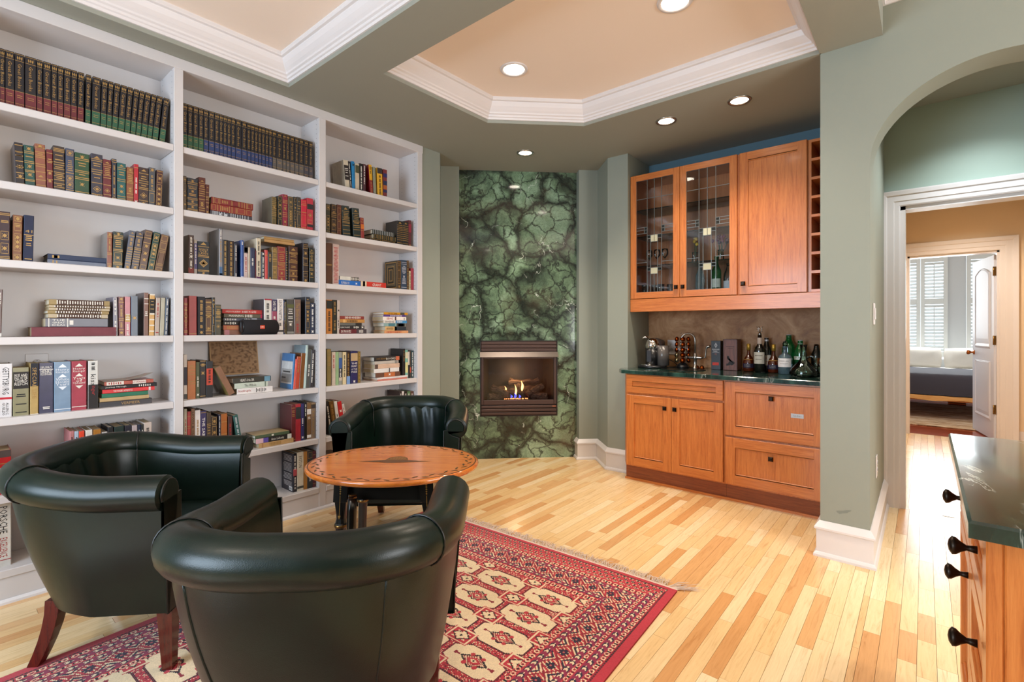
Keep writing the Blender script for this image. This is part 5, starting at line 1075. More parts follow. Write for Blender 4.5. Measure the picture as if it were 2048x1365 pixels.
def knob(x,y,z,parent):
    return obj('knob',MB().box(x-.012,x,y-.006,y+.006,z-.006,z+.006).add([(x-.012,y-.016,z-.016),(x-.012,y+.016,z-.016),(x-.012,y+.016,z+.016),(x-.012,y-.016,z+.016),(x-.024,y-.009,z-.009),(x-.024,y+.009,z-.009),(x-.024,y+.009,z+.009),(x-.024,y-.009,z+.009)],[(0,1,2,3),(4,7,6,5),(0,4,5,1),(1,5,6,2),(2,6,7,3),(3,7,4,0)]),'bronze',parent)
c1=thing('sink_base_cabinet','oak sink base cabinet with two panelled doors under the bar counter','cabinet',(0,0,0))
obj('carcass',MB().box(XD+.022,4.30,1.105,1.885,.12,.872).prism([(XD+.022,1.885),(XD+.13,1.95),(4.30,1.95),(4.30,1.885)],.12,.872),'oakv',c1)
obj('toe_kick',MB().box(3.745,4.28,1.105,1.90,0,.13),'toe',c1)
d=panel_front('false_drawer_front',c1,XD,1.113,1.871,.722,.866,.05,'oakh'); 
d=panel_front('door',c1,XD,1.497,1.871,.132,.704); knob(XD,1.545,.622,d)
d=panel_front('door',c1,XD,1.113,1.4945,.132,.704); knob(XD,1.466,.622,d)
c2=thing('drawer_base_cabinet','oak base cabinet of two deep drawers beside the arch pier','cabinet')
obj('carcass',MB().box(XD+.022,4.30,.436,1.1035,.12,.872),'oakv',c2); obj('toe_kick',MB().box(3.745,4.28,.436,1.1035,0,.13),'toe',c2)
d=panel_front('drawer',c2,XD,.480,1.098,.480,.862,.068); knob(XD,.797,.766,d)
bp=obj('name_plate',MB().box(XD+.0095,XD+.011,.607,.681,.650,.678),'steel',d); t=MB(); put_text(t,'Sub-Zero',(XD+.0092,.644,.664),(0,-1,0),(0,0,1),.05,.009); obj('lettering',t,'ink',bp,kind='stuff',col='#5a5a5a')
d=panel_front('drawer',c2,XD,.480,1.098,.132,.466,.068); knob(XD,.799,.356,d)
obj('filler_strip',MB().box(XD+.004,XD+.02,.436,.478,.132,.866),'oakv',c2)
tag(obj('quarter_round',MB().prism([(3.745,1.90),(3.732,1.905),(3.732,.436),(3.745,.436)],0,.016),'oakh'),'thin oak quarter round along the bar toe kick','moulding')
ct=obj('bar_countertop',MB(),'counter'); 
def counter(o,pts,z0,z1,b=.004):
    mb=MB(); n=len(pts); cx=sum(p[0] for p in pts)/n; cy=sum(p[1] for p in pts)/n
    ins=lambda p:(p[0]+(cx-p[0])*b/abs(cx-p[0]+1e-9) if abs(cx-p[0])>b else p[0], p[1]+(cy-p[1])/abs(cy-p[1]+1e-9)*b)
    A=[(x,y,z0) for x,y in pts]; B=[(x,y,z1-b) for x,y in pts]; Cc=[(*ins(p),z1) for p in pts]
    mb.add(A+B+Cc,[tuple(range(n))[::-1],tuple(range(2*n,3*n))]+[(i,(i+1)%n,n+(i+1)%n,n+i) for i in range(n)]+[(n+i,n+(i+1)%n,2*n+(i+1)%n,2*n+i) for i in range(n)])
    o.data.from_pydata(mb.v,[],mb.f); o.data.update()
counter(ct,[(3.665,.4355),(4.306,.4355),(4.306,1.953),(3.879,1.953),(3.80,1.985),(3.745,1.965),(3.665,1.905)],.876,.906)
tag(ct,'dark green marble counter over the oak bar cabinets','countertop')
tag(obj('backsplash',MB().box(4.295,4.308,.436,1.954,.907,1.42),'trav'),'brown travertine backsplash between bar counter and wall cabinets','backsplash')
# ------------------------------------------------------------------ wet bar: wall cabinets
XU=3.92
lead=plain('lead_came','#8a8c88',.35,.7); tilek=plain('black_art_glass','#121614',.1); tilew=plain('iridescent_art_glass','#c8c4a8',.12,.2)
g1=thing('glass_door_wall_cabinet','oak wall cabinet with two leaded glass doors above the sink','cabinet')
Z0,Z1=1.498,2.556
cb=MB().box(XU+.022,4.305,1.930,1.950,Z0,Z1).box(XU+.022,4.305,1.072,1.090,Z0,Z1).box(XU+.022,4.305,1.09,1.93,Z0,Z0+.02).box(XU+.022,4.305,1.09,1.93,Z1-.02,Z1).box(4.285,4.305,1.09,1.93,Z0,Z1)
obj('carcass',cb,'oakin',g1)
for z in (1.775,2.03,2.26): obj('glass_shelf',MB().box(XU+.06,4.28,1.092,1.928,z,z+.008),'cglass',g1)
def leaded(y0,y1,first):
    st=.053; d=panel_front('door',g1,XU,y0,y1,Z0,Z1,st,glass=True)
    a,b=y1-st,y0+st   # a is left in the photo
    zb,zt=Z0+st,Z1-st; Wd=a-b; Hd=zt-zb; X=XU+.008
    obj('glass_pane',MB().box(XU+.008,XU+.011,b,a,zb,zt),'glass',d)
    Yq=lambda u:a-u*Wd; Zq=lambda v:zt-v*Hd
    m=MB(); w=.0032
    def vl(u,v0,v1): m.box(X-.002,X+.005,Yq(u)-w/2,Yq(u)+w/2,Zq(v1),Zq(v0))
    def hl(v,u0,u1): m.box(X-.002,X+.005,Yq(u1),Yq(u0),Zq(v)-w/2,Zq(v)+w/2)
    vl(.30,0,1); vl(.69,0,1); vl(.495,0,.50); hl(.165,0,1); vl(.395,.50,1); vl(.585,.50,1); vl(.49,.84,1)
    for v in (.42,.445,.475): hl(v,0,.30)
    for v in (.42,.445,.475): hl(v,.69,1)
    vl(.22,.42,.475); vl(.77,.42,.475); hl(.495,.30,.69); hl(.525,.30,.395); hl(.525,.585,.69); hl(.555,.395,.585)
    hl(.735,0,.30); hl(.735,.69,1); hl(.785,.30,.69); hl(.812,.30,.395); hl(.812,.585,.69); hl(.84,.395,.585)
    for u,e in ((0,0),(1,1)): vl(u,0,1)
    hl(0,0,1);hl(1,0,1)
    obj('leading',m,lead,d,kind='stuff')
    def tile(u0,u1,v0,v1,mt): obj('glass_tile',MB().box(X-.001,X+.003,Yq(u1),Yq(u0),Zq(v1),Zq(v0)),mt,d)
    for v in (.422,.448): tile(.225,.295,v,v+.024,tilek); tile(.695,.765,v,v+.024,tilek)
    for v in (.497,.787): tile(.31,.39,v,v+.025,tilek); tile(.592,.68,v,v+.025,tilek)
    tile(.40,.488,.497,.553,tilew); tile(.50,.58,.497,.553,tilew); tile(.40,.58,.787,.838,tilew)
    knob(XU,(y0+.026) if first else (y1-.026),1.58,d)
leaded(1.5195,1.950,True); leaded(1.081,1.517,False)
g2=thing('solid_door_wall_cabinet','oak wall cabinet with one plain panelled door','cabinet')
obj('carcass',MB().box(XU+.022,4.305,.620,1.0715,Z0,Z1),'oakv',g2)
d=panel_front('door',g2,XU,.624,1.062,Z0,Z1,.058); knob(XU,1.036,1.578,d)
g3=thing('wine_rack','oak wine cubby rack at right end of wall cabinets','wine rack')
wr=MB().box(XU+.03,4.305,.601,.6195,Z0,Z1).box(XU+.03,4.305,.436,.452,Z0,Z1).box(4.28,4.305,.452,.601,Z0,Z1)
obj('carcass',wr,'oakv',g3)
for i in range(9): z=Z0+ (Z1-Z0-.018)*i/8; obj('shelf',MB().box(XU+.03,4.28,.452,.601,z,z+.018),'oakh',g3)
tag(obj('cabinet_valance',MB().bbox(XU+.002,XU+.03,.436,1.953,1.386,1.494,.002).box(XU+.03,4.30,.436,1.953,1.47,1.494),'oakh'),'long oak valance board under the wall cabinets','valance')
# ------------------------------------------------------------------ things inside the glass cabinet
def goblet(x,y,z,s=1,label='',cat='glass',group=None):
    t=MB().lathe([(.030*s,0),(.028*s,.003*s),(.004*s,.008*s),(.0035*s,.07*s),(.012*s,.085*s),(.034*s,.115*s),(.036*s,.14*s),(.031*s,.175*s)],n=14)
    o=obj('wine_glass',t,'glassclear',None,(x,y,z)); return tag(o,label,cat,group)
def tumbler(x,y,z,r,hh,label,group):
    o=obj('tumbler',MB().lathe([(r*.85,0),(r,hh),(r*.94,hh),(r*.8,.006),(.0001,.006)],n=14),'glassclear',None,(x,y,z)); return tag(o,label,'glass',group)
for i,y in enumerate((1.86,1.79,1.72,1.65)): tumbler(4.02+.04*(i%2),y,Z0+.021,.032,.10,'short clear tumbler behind left leaded door, %s from left'%('first','second','third','fourth')[i],'tumblers behind left leaded door')
for i,y in enumerate((1.84,1.77,1.70)): goblet(4.06,y,1.784,.8,'small stemmed glass behind left leaded door, %s from left'%('first','second','third')[i],group='stemmed glasses behind left leaded door')
def bottle(name,x,y,z,prof,mat,label,cap=None,lab=None,neck=None,group=None,labels=(),rz=0):
    t=thing(name,label,'bottle',(x,y,z),rz,group); obj('body',MB().lathe(prof,n=24),mat,t)
    if cap: obj('cap',MB().lathe(cap[0],n=16),cap[1],t)
    for (r,z0,z1,mat_,txt,ink) in labels:
        m=MB(); vs=[];n=12; 
        for i in range(n+1):
            th=PI+ (-1.15+2.3*i/n); vs+= [(r*math.cos(th),r*math.sin(th),z0),(r*math.cos(th),r*math.sin(th),z1)]
        m.add(vs,[(2*i,2*i+2,2*i+3,2*i+1) for i in range(n)],True); lo=obj('label',m,'ink',t,col=mat_)
        if txt:
            tm=MB(); put_text(tm,txt,(-r-.0008,0,(z0+z1)/2+(z1-z0)*.2),(0,-1,0),(0,0,1),r*1.3,(z1-z0)*.16); put_text(tm,'-----',(-r-.0008,0,(z0+z1)/2-(z1-z0)*.12),(0,-1,0),(0,0,1),r*1.0,(z1-z0)*.05)
            tm.v=[(-math.sqrt(max(1e-6,(r+.0008)**2-min(abs(b_),r*.95)**2)),b_,c_) for a_,b_,c_ in tm.v]
            obj('lettering',tm,'ink',lo,kind='stuff',col=ink)
    return t
def prof(R,H,sh,nr,nh): return [(R*.9,0),(R,.006),(R,sh),(R*.92,sh+.02),(R*.6,sh+.045),(nr*1.15,sh+.07),(nr,sh+.09),(nr,nh),(nr*1.2,nh+.002),(nr*1.2,H),(.0001,H)]
cab_z=Z0+.021
bottle('spirit_bottle',4.05,1.40,cab_z,prof(.036,.25,.14,.012,.23),'blueliq','clear square-shouldered bottle low behind right leaded door')
bottle('spirit_bottle',4.05,1.27,cab_z,prof(.037,.30,.17,.013,.28),'greenglass','green bottle low behind right leaded door',labels=((.0375,.05,.12,'#dfe6dc',None,None),))
bottle('spirit_bottle',4.07,1.185,cab_z,prof(.036,.24,.14,.012,.22),'glassclear','clear bottle with pale label low behind right leaded door, rightmost',labels=((.0365,.04,.10,'#d8dce8',None,None),))
def posy(x,y,z,label,cols,n,s,name):
    t=thing(name,label,'flowers',(x,y,z)); obj('vase',MB().lathe([(.022,0),(.026,.01),(.02,.06),(.024,.085)],n=14),'glassclear',t)
    rr=random.Random(n)
    for i in range(n):
        a=rr.random()*6.28; r=rr.random()*s; zz=.13+rr.random()*.06
        st=obj('stem',MB().tube([(0,0,.02),(r*.5*math.cos(a),r*.5*math.sin(a),.08),(r*math.cos(a),r*math.sin(a),zz)],.0015,5),plain('stem_green','#3a5a2a',.6) if i==0 else bpy.data.materials['stem_green'],t)
        obj('blossom',MB().lathe([(.003,-.012),(.013,-.004),(.015,.006),(.008,.016),(.0001,.014)],(0,0,0),8),'tint',t,(r*math.cos(a),r*math.sin(a),zz+.008),col=cols[i%len(cols)])
posy(4.06,1.445,1.784,'small vase of yellow tulips behind right leaded door',['#d8a81c','#e0b830'],5,.03,'tulip_vase')
posy(4.06,1.24,1.784,'vase of purple flowers behind right leaded door',['#7a2a4a','#94406a','#5c2444'],14,.075,'purple_flower_vase')
# ------------------------------------------------------------------ things on the bar counter
ZB=.907
# capsule coffee machine
cm=thing('coffee_machine','black capsule coffee machine with chrome dome at counter left end','coffee machine',(4.03,1.80,ZB))
obj('drip_base',MB().lathe([(.115,0),(.118,.006),(.118,.018),(.110,.022),(.0001,.022)],n=28,sy=1.05),'black',cm)
obj('drip_tray',MB().lathe([(.06,.0),(.06,.006),(.0001,.006)],(-.045,.02,.022),20),'chrome',cm)
obj('body',MB().lathe([(.058,.022),(.058,.165)],n=24).box(-.02,.09,-.05,.05,.022,.165),'black',cm)
obj('spout_column',MB().bbox(-.066,-.045,-.018,.022,.05,.15,.003),plain('spout_gray','#2e2e32',.4),cm)
obj('water_tank',MB().lathe([(.050,.022),(.052,.19),(.0001,.19)],(.02,-.088,0),20),plain('smoked_gray_tank','#5a5450',.25),cm)
obj('chrome_dome',MB().lathe([(.060,.165),(.061,.19),(.055,.222),(.040,.243),(.018,.252),(.0001,.254)],n=26),'chrome',cm)
obj('head',MB().tube([(0,0,.205),(.05,-.03,.205),(.09,-.045,.20)],[.05,.047,.04],16),plain('brown_gray_head','#4a403c',.35),cm)
obj('lever',MB().tube([(-.01,.03,.258),(-.03,.055,.262),(-.035,.075,.252)],[.008,.011,.012],10),'chrome',cm)
tag(obj('power_cord',MB().tube([(4.12,1.70,.98),(4.15,1.66,.955),(4.17,1.62,.915),(4.19,1.61,.911),(4.14,1.66,.911),(4.08,1.70,.911)],.0035,6),'black'),'black power cord of the coffee machine','cord')
ot=outlet(4.2945,1.735,1.075,.075,.13,'beige outlet on the backsplash behind the coffee machine',-PI/2)
# capsule carousel
cr=thing('capsule_carousel','chrome capsule carousel with orange and cream capsules beside the faucet','capsule rack',(4.16,1.585,ZB))
obj('base',MB().lathe([(.052,0),(.052,.012),(.035,.035),(.012,.05),(.008,.055)],n=22),'black',cr); obj('pole',MB().tube([(0,0,.05),(0,0,.275)],.004,8),'chrome',cr)
obj('finial',MB().tube([(0,-.018,.29),(0,-.01,.275),(0,0,.285),(0,.012,.30),(0,.018,.29)],.0022,6),'chrome',cr)
for k in range(4):
    a=PI*.62+k*PI/2; x,y=.036*math.cos(a),.036*math.sin(a)
    w=MB(); 
    for s in (-1,1):
        dx,dy=-math.sin(a)*.022*s,math.cos(a)*.022*s; w.tube([(x+dx,y+dy,.045),(x+dx,y+dy,.262)],.0016,5)
    obj('wire',w,'chrome',cr)
for k in range(3):
    a=PI*.62+k*PI/2*(1 if k<2 else -1); x,y=.046*math.cos(a),.046*math.sin(a)
    for j in range(5):
        c='#9a4416' if (j>1 or k!=0) else '#b8aa84'
        tag(obj('capsule',MB().lathe([(.0001,-.018),(.012,-.016),(.021,-.004),(.022,.004),(.018,.013),(.0001,.018)],n=14),'tintm',None,(4.16+x,1.585+y,ZB+.065+j*.045),(0,-PI/2*.8,a+PI),col=c),
            '%s capsule, %s from top in the %s column of the carousel'%('cream' if c=='#b8aa84' else 'orange',('fifth','fourth','third','second','first')[j],('front','right','left')[k]),'capsule','capsules in the carousel')
for y,nm in ((1.468,'left'),(1.425,'right')): tag(obj('capsule',MB().lathe([(.024,0),(.024,.002),(.020,.004),(.018,.014),(.012,.024),(.0001,.027)],n=16),'tintm',None,(4.17,y,ZB),col='#a85a22'),'loose copper capsule on the counter, %s of the pair by the faucet'%nm,'capsule')
# sink and faucet
tag(obj('bar_sink',MB().lathe([(.175,.0006),(.175,.003),(.162,.0035),(.158,.001),(.12,.0008),(.0001,.0008)],n=36,sy=1.0),plain('dark_sink_steel','#1c2422',.25,.5),None,(4.00,1.52,ZB)),'small round dark bar sink rim in the green counter','sink')
fa=thing('bar_faucet','brushed gooseneck bar faucet with two wing handles','faucet',(4.15,1.475,ZB))
obj('base_post',MB().lathe([(.022,0),(.022,.006),(.014,.010),(.013,.075),(.017,.08),(.017,.105),(.013,.11),(.013,.125),(.010,.13)],n=18),'steel',fa)
gp=[(0,0,.12),(0,0,.235)]+[(-.02*(1-math.cos(PI*i/12)),.052*(1-math.cos(PI*i/12)),.235+.06*math.sin(PI*i/12)) for i in range(1,13)]+[(-.04,.104,.20)]
obj('gooseneck',MB().tube(gp,.0085,10),'steel',fa); obj('spout_tip',MB().tube([(-.04,.104,.215),(-.04,.104,.185)],.0115,12),'steel',fa)
obj('crossbar',MB().tube([(0,-.062,.092),(0,-.05,.092),(0,.05,.092),(0,.062,.092)],[.008,.012,.012,.008],12),'steel',fa)
for s in (-1,1): obj('wing_handle',MB().tube([(0,s*.06,.092),(0,s*.082,.094),(0,s*.086,.115),(0,s*.090,.165),(0,s*.100,.185),(0,s*.125,.190)],[.006,.006,.005,.006,.012,.010],10),'steel',fa)
# boxed bottles
bx=thing('whisky_carton','black whisky carton with diamond emblem and red band','box',(4.20,1.272,ZB))
obj('carton',MB().bbox(-.042,.042,0,.074,0,.235,.001),plain('black_carton','#19171b',.4),bx)
t=MB(); fx=-.0428
def yq(y0,y1,z0,z1): return [(fx,y0,z0),(fx,y1,z0),(fx,y1,z1),(fx,y0,z1)]
for a0,a1 in ((1,.82),(.6,.4)):
    for q in range(4):
        p=(math.cos(q*PI/2),math.sin(q*PI/2)); n_=(math.cos(q*PI/2+PI/2),math.sin(q*PI/2+PI/2))
        t.add([(fx,.037+p[0]*.012*k,.198+p[1]*.022*k) for k in (a0,)]+[(fx,.037+n_[0]*.012*a0,.198+n_[1]*.022*a0),(fx,.037+n_[0]*.012*a1,.198+n_[1]*.022*a1),(fx,.037+p[0]*.012*a1,.198+p[1]*.022*a1)],[(0,1,2,3)])
put_text(t,'HIGHLAND',(fx,.037,.165),(0,-1,0),(0,0,1),.058,.011); put_text(t,'PARK',(fx,.040,.150),(0,-1,0),(0,0,1),.034,.011); t.add(yq(.01,.064,.138,.140),[(0,1,2,3)])
obj('lettering',t,'ink',bx,kind='stuff',col='#c9c2c0')
t=MB(); put_text(t,'12',(fx,.037,.126),(0,-1,0),(0,0,1),.014,.012); obj('lettering',t,'ink',bx,kind='stuff',col='#b86a4a')
obj('red_band',MB().add(yq(.014,.064,.035,.058),[(0,1,2,3)]),'ink',bx,col='#c83a2a')
wb=thing('wooden_bottle_box','reddish wooden bottle box with burnt map emblem','box',(4.20,1.140,ZB))
obj('case',MB().bbox(-.055,.055,0,.106,0,.25,.002),wood('dark_red_box_wood',[(.3,'#4a2418'),(.7,'#7a4430')],(30,30,2),.45),wb)
obj('lid_frame',MB().box(-.058,-.055,0,.006,0,.25).box(-.058,-.055,.1,.106,0,.25).box(-.058,-.055,0,.106,.244,.25),wood('box_frame_wood',[(.3,'#3a1a12'),(.7,'#5c3024')],(30,30,2),.5),wb)
t=MB(); fx=-.0557; put_text(t,'--------',(fx,.053,.190),(0,-1,0),(0,0,1),.062,.010); put_text(t,'------',(fx,.053,.176),(0,-1,0),(0,0,1),.034,.009); obj('lettering',t,'ink',wb,kind='stuff',col='#32160e')
isl=[(.062,.112),(.072,.118),(.078,.110),(.070,.104),(.066,.096),(.074,.090),(.064,.083),(.058,.088),(.052,.080),(.040,.078),(.028,.072),(.018,.062),(.024,.052),(.034,.044),(.046,.040),(.052,.046),(.062,.040),(.078,.036),(.088,.040),(.082,.046),(.086,.052),(.072,.054),(.066,.062),(.060,.074),(.068,.084),(.060,.098)]
obj('map_emblem',MB().add([(fx,.106-y+.0,z) for y,z in [(.106-a,b) for a,b in isl]],[tuple(range(len(isl)))]),'ink',wb,col='#1c0e0a')
# bottles
cogp=[(.036,0),(.040,.006),(.042,.05),(.040,.075),(.030,.105),(.016,.125),(.0125,.14),(.0125,.19),(.0001,.19)]
gcap=([(.0145,.165),(.0145,.215),(.0001,.217)],plain('gold_foil_cap','#b8903a',.35,.6))
def cognac(x,y,label): return bottle('brandy_bottle',x,y,ZB,cogp,'cognac',label,gcap,labels=((.0425,.028,.062,'#241c34','C. VSOP','#d8d0c0'),(.0345,.078,.095,'#b88a3a',None,None)))
cognac(4.17,1.062,'round brandy bottle with gold neck between wooden box and tall bottle')
cognac(4.15,.880,'round brandy bottle with gold neck beside the clear gin bottle')
pb=bottle('port_bottle',4.14,.975,ZB,[(.036,0),(.040,.005),(.040,.165),(.034,.19),(.019,.21),(.016,.225),(.0145,.285),(.0001,.285)],'portglass','tall black bottle with cream label and antler stopper',labels=((.0405,.065,.155,'#c9bfae','-------','#4a4038'),(.0175,.215,.265,'#b8a494',None,None)))
obj('stopper',MB().lathe([(.011,.285),(.014,.290),(.010,.302),(.004,.31)],n=12),'steel',pb)
an=MB()
for s in (-1,1): an.tube([(0,0,.305),(0,s*.012,.322),(0,s*.010,.338),(0,s*.022,.350)],.0022,6).tube([(0,s*.011,.33),(0,s*.024,.328)],.002,5).tube([(0,s*.004,.315),(0,s*.020,.312)],.002,5)
an.tube([(0,0,.305),(0,0,.335),(0,.006,.352)],.0022,6); obj('antler_figure',an,'steel',pb)
bottle('wine_bottle',4.22,.945,ZB,prof(.037,.262,.16,.014,.25),'portglass','dark wine bottle with silver capsule behind the tall black bottle',([(.0155,.205),(.0155,.264),(.0001,.265)],'silver'),labels=((.0375,.05,.13,'#d0c4b4','19','#a84a2a'),))
bottle('gin_bottle',4.06,.785,ZB,[(.040,0),(.045,.005),(.046,.07),(.046,.115),(.040,.135),(.022,.15),(.014,.165),(.014,.195),(.018,.197),(.018,.205),(.0001,.206)],'blueliq','clear gin bottle with white label and glass stopper',([(.016,.205),(.018,.225),(.012,.24),(.0001,.243)],'glassclear'),labels=((.0465,.055,.118,'#dcd6d4','------ ---','#6a625e'),))
bottle('green_bottle',4.22,.790,ZB,prof(.048,.285,.19,.016,.26),'greenglass','tall green glass bottle at the back of the bar',([(.018,.262),(.018,.29),(.0001,.291)],'silver'))
bottle('green_gin_bottle',4.17,.705,ZB,prof(.042,.245,.15,.015,.225),'greenglass','green gin bottle with white band right of tall green bottle',([(.017,.215),(.017,.25),(.0001,.251)],'silver'),labels=((.0425,.105,.130,'#dfe2d8','-- -----','#2a3a2a'),))
bottle('black_bottle',4.22,.610,ZB,prof(.036,.215,.13,.014,.19),'portglass','small black bottle behind the decanter')
dc=thing('glass_decanter','clear wide-bottomed glass decanter with looped handle','decanter',(3.96,.650,ZB))
obj('vessel',MB().lathe([(.070,0),(.086,.008),(.090,.022),(.080,.05),(.05,.085),(.026,.115),(.018,.14),(.017,.18),(.022,.215),(.024,.222),(.0215,.222),(.015,.18),(.016,.14),(.024,.114),(.048,.083),(.077,.049),(.086,.022),(.07,.006),(.0001,.005)],n=32),'cglass',dc)
obj('handle',MB().tube([(0,-.020,.130),(0,-.045,.145),(0,-.068,.130),(0,-.074,.095),(0,-.070,.06)],[.008,.008,.007,.006,.008],10),'cglass',dc)
tag(obj('steel_tumbler',MB().lathe([(.036,0),(.041,.13),(.039,.13),(.034,.004),(.0001,.004)],n=24),'chrome',None,(4.02,.542,ZB)),'polished steel cocktail tumbler at the right end of the counter','tumbler')
# ------------------------------------------------------------------ tub chairs
def chair_path(n=48):
    P=[]; A=.3142; Cx=-.2584; Dp=.324; ex=2.83
    for i in range(9): P.append((Cx*i/8,A))
    m=n
    for i in range(1,m):
        th=PI/2+PI*i/m; c,s=math.cos(th),math.sin(th)
        P.append((Cx+Dp*math.copysign(abs(c)**(2/ex),c),A*math.copysign(abs(s)**(2/ex),s)))
    for i in range(9): P.append((Cx-Cx*i/8,-A))
    # resample evenly
    L=[0]
    for a,b in zip(P,P[1:]): L.append(L[-1]+math.dist(a,b))
    out=[];N_=96
    for k in range(N_+1):
        t=L[-1]*k/N_; j=max(0,min(len(P)-2,next((q for q in range(len(L)-1) if L[q+1]>=t-1e-9),len(P)-2)))
        u=(t-L[j])/max(1e-9,L[j+1]-L[j]); out.append((P[j][0]+(P[j+1][0]-P[j][0])*u,P[j][1]+(P[j+1][1]-P[j][1])*u))
    return out
CP=chair_path(); NP=len(CP)
def cn(i):
    a=Vector(CP[max(0,i-1)]); b=Vector(CP[min(NP-1,i+1)]); d=(b-a).normalized(); return Vector((d.y,-d.x))*-1   # outward normal (path runs left arm -> back -> right arm)
def outward(i):
    n=cn(i); c=Vector((-.16,0)); 
    return n if n.dot(Vector(CP[i])-c)>0 else -n
def top_z(i):
    s=i/(NP-1); t=1-abs(2*s-1); k=min(1,max(0,(t-.22)/.55)); k=k*k*(3-2*k)
    return .7254+.0478*k
RR=.0618
def build_chair(label):
    c=thing('tub_chair',label,'armchair',(0,0,0),0,None)
    # rolled top
    roll=MB(); n=18; vs=[];fs=[]
    for i in range(NP):
        o=outward(i); z=top_z(i)-RR
        for k in range(n):
            th=2*PI*k/n; r=RR*(1.06 if math.cos(th)>0 else .98)
            vs.append((CP[i][0]+o.x*(math.cos(th)*r+.012),CP[i][1]+o.y*(math.cos(th)*r+.012),z+math.sin(th)*RR))
    for i in range(NP-1):
        for k in range(n): fs.append((i*n+k,i*n+(k+1)%n,(i+1)*n+(k+1)%n,(i+1)*n+k))
    roll.add(vs,fs,True)
    # slightly domed ends
    for i,sgn in ((0,1),(NP-1,-1)):
        ring=[vs[i*n+k] for k in range(n)]; cx=sum(p[0] for p in ring)/n; cy=sum(p[1] for p in ring)/n; cz=sum(p[2] for p in ring)/n
        r2=[(cx+(p[0]-cx)*.82+.008,cy+(p[1]-cy)*.82,cz+(p[2]-cz)*.82) for p in ring]
        roll.add(ring+r2,[((k),(k+1)%n,n+(k+1)%n,n+k)[::sgn] for k in range(n)]+[tuple(n+k for k in range(n))[::sgn]],True)
    obj('rolled_arm',roll,'leather',c)
    # inner back and arms
    inn=MB(); vs=[];fs=[]; prf=[(.010,0.0,1),(-.030,-.025,1),(-.044,-.05,1),(-.050,-.075,1),(-.055,-.10,1),(-.058,-.13,1),(-.061,-.16,1),(-.063,-.20,1),(-.066,.40,0),(-.066,.30,0)]
    m=len(prf)
    for i in range(NP):
        o=outward(i); zt=top_z(i)-.012
        for kk,(off,h_,rel) in enumerate(prf):
            s_=i/(NP-1); wz=math.exp(-((s_-.47)/.085)**2)*math.sin(PI*min(1,kk/8)); off+=.0055*wz*math.sin((s_*65)*1.9+kk*.55)
            vs.append((CP[i][0]+o.x*off,CP[i][1]+o.y*off,zt+h_ if rel else h_))
    for i in range(NP-1):
        for k in range(m-1): fs.append((i*m+k,i*m+k+1,(i+1)*m+k+1,(i+1)*m+k))
    inn.add(vs,fs,True); obj('inner_back',inn,'leather',c)
    # outer panels
    out=MB(); vs=[];fs=[]; K=10
    def outer_pt(i,s):        # s 0 at roll, 1 at hem
        o=outward(i); back=max(0,-(CP[i][0]+.2584)/.324); z=(top_z(i)-RR*1.75)*(1-s)+(.225+.012*back)*s
        off=.040-.050*s**1.25-(.085*back)*s**1.1+.010*math.sin(PI*s)
        return (CP[i][0]+o.x*off,CP[i][1]+o.y*off,z)
    for i in range(NP):
        for k in range(K+1): vs.append(outer_pt(i,k/K))
    for i in range(NP-1):
        for k in range(K): fs.append((i*(K+1)+k,(i+1)*(K+1)+k,(i+1)*(K+1)+k+1,i*(K+1)+k+1))
    out.add(vs,fs,True)
    out.add([outer_pt(i,1) for i in range(NP)],[tuple(range(NP))])
    obj('outer_panel',out,'leather',c)
    hem=MB().tube([outer_pt(i,0.0) for i in range(NP)],.0042,6); obj('piping',hem,'leather',c)
    # front panels of the arms with piping
    for i,s in ((0,1),(NP-1,-1)):
        y=CP[i][1]; zt=top_z(i); o=outward(i).y
        pr=[]
        for k in range(13): th=PI*1.10-PI*1.42*k/12; pr.append((y+o*.012-o*math.cos(th)*RR*.80,zt-RR+math.sin(th)*RR*.80))
        low=[(y+o*.030,zt-RR*1.9),(y+o*.022,.24),(y-o*.060,.24),(y-o*.055,zt-RR*1.2)]
        ring=pr+low; mb=MB(); n2=len(ring)
        mb.add([(.004,a,b) for a,b in ring]+[(.016,y+(a-y)*.93,b+(0.004 if b<.3 else -.003)) for a,b in ring],[tuple(range(n2,2*n2))[::s]]+[(k,(k+1)%n2,n2+(k+1)%n2,n2+k)[::-s] for k in range(n2)])
        obj('arm_panel',mb,'leather',c)
        obj('piping',MB().tube([(.012,a,b) for a,b in ring+[ring[0]]],.0038,6),'seam',c)
    # seams across the roll at the back corners
    for i in (28,NP-29):
        o=outward(i); z=top_z(i)-RR; pts=[]
        for k in range(21):
            th=-PI*.52+PI*1.62*k/20; pts.append((CP[i][0]+o.x*(math.cos(th)*(RR+.002)*1.04+.012),CP[i][1]+o.y*(math.cos(th)*(RR+.002)*1.04+.012),z+math.sin(th)*(RR+.002)))
        o2=outward(i); zt=top_z(i)-.012
        pts+= [(CP[i][0]+o2.x*a,CP[i][1]+o2.y*a,zt+b) for a,b in ((-.052,-.07),(-.058,-.14),(-.064,-.22))]
        obj('piping',MB().tube(pts,.0032,6),'seam',c)
    for i in (35,NP-36): obj('piping',MB().tube([outer_pt(i,k/10) for k in range(11)],.003,6),'leather',c)
    # front rail and seat cushion
    obj('front_rail',MB().bbox(-.06,.012,-.285,.285,.225,.372,.02),'leather',c)
    cu=MB(); n3=28; rings=[]
    base=[(.035,.255)]
    prof=[(.90,.372),(.985,.385),(1,.41),(.985,.435),(.90,.452),(.6,.462),(0.02,.466)]
    foot=[]
    for k in range(n3):
        th=2*PI*k/n3; x,y=math.cos(th),math.sin(th); e=3.2 if x>0 else 2.6
        foot.append((math.copysign(abs(x)**(2/e),x)*.285-.235,math.copysign(abs(y)**(2/e),y)*.248))
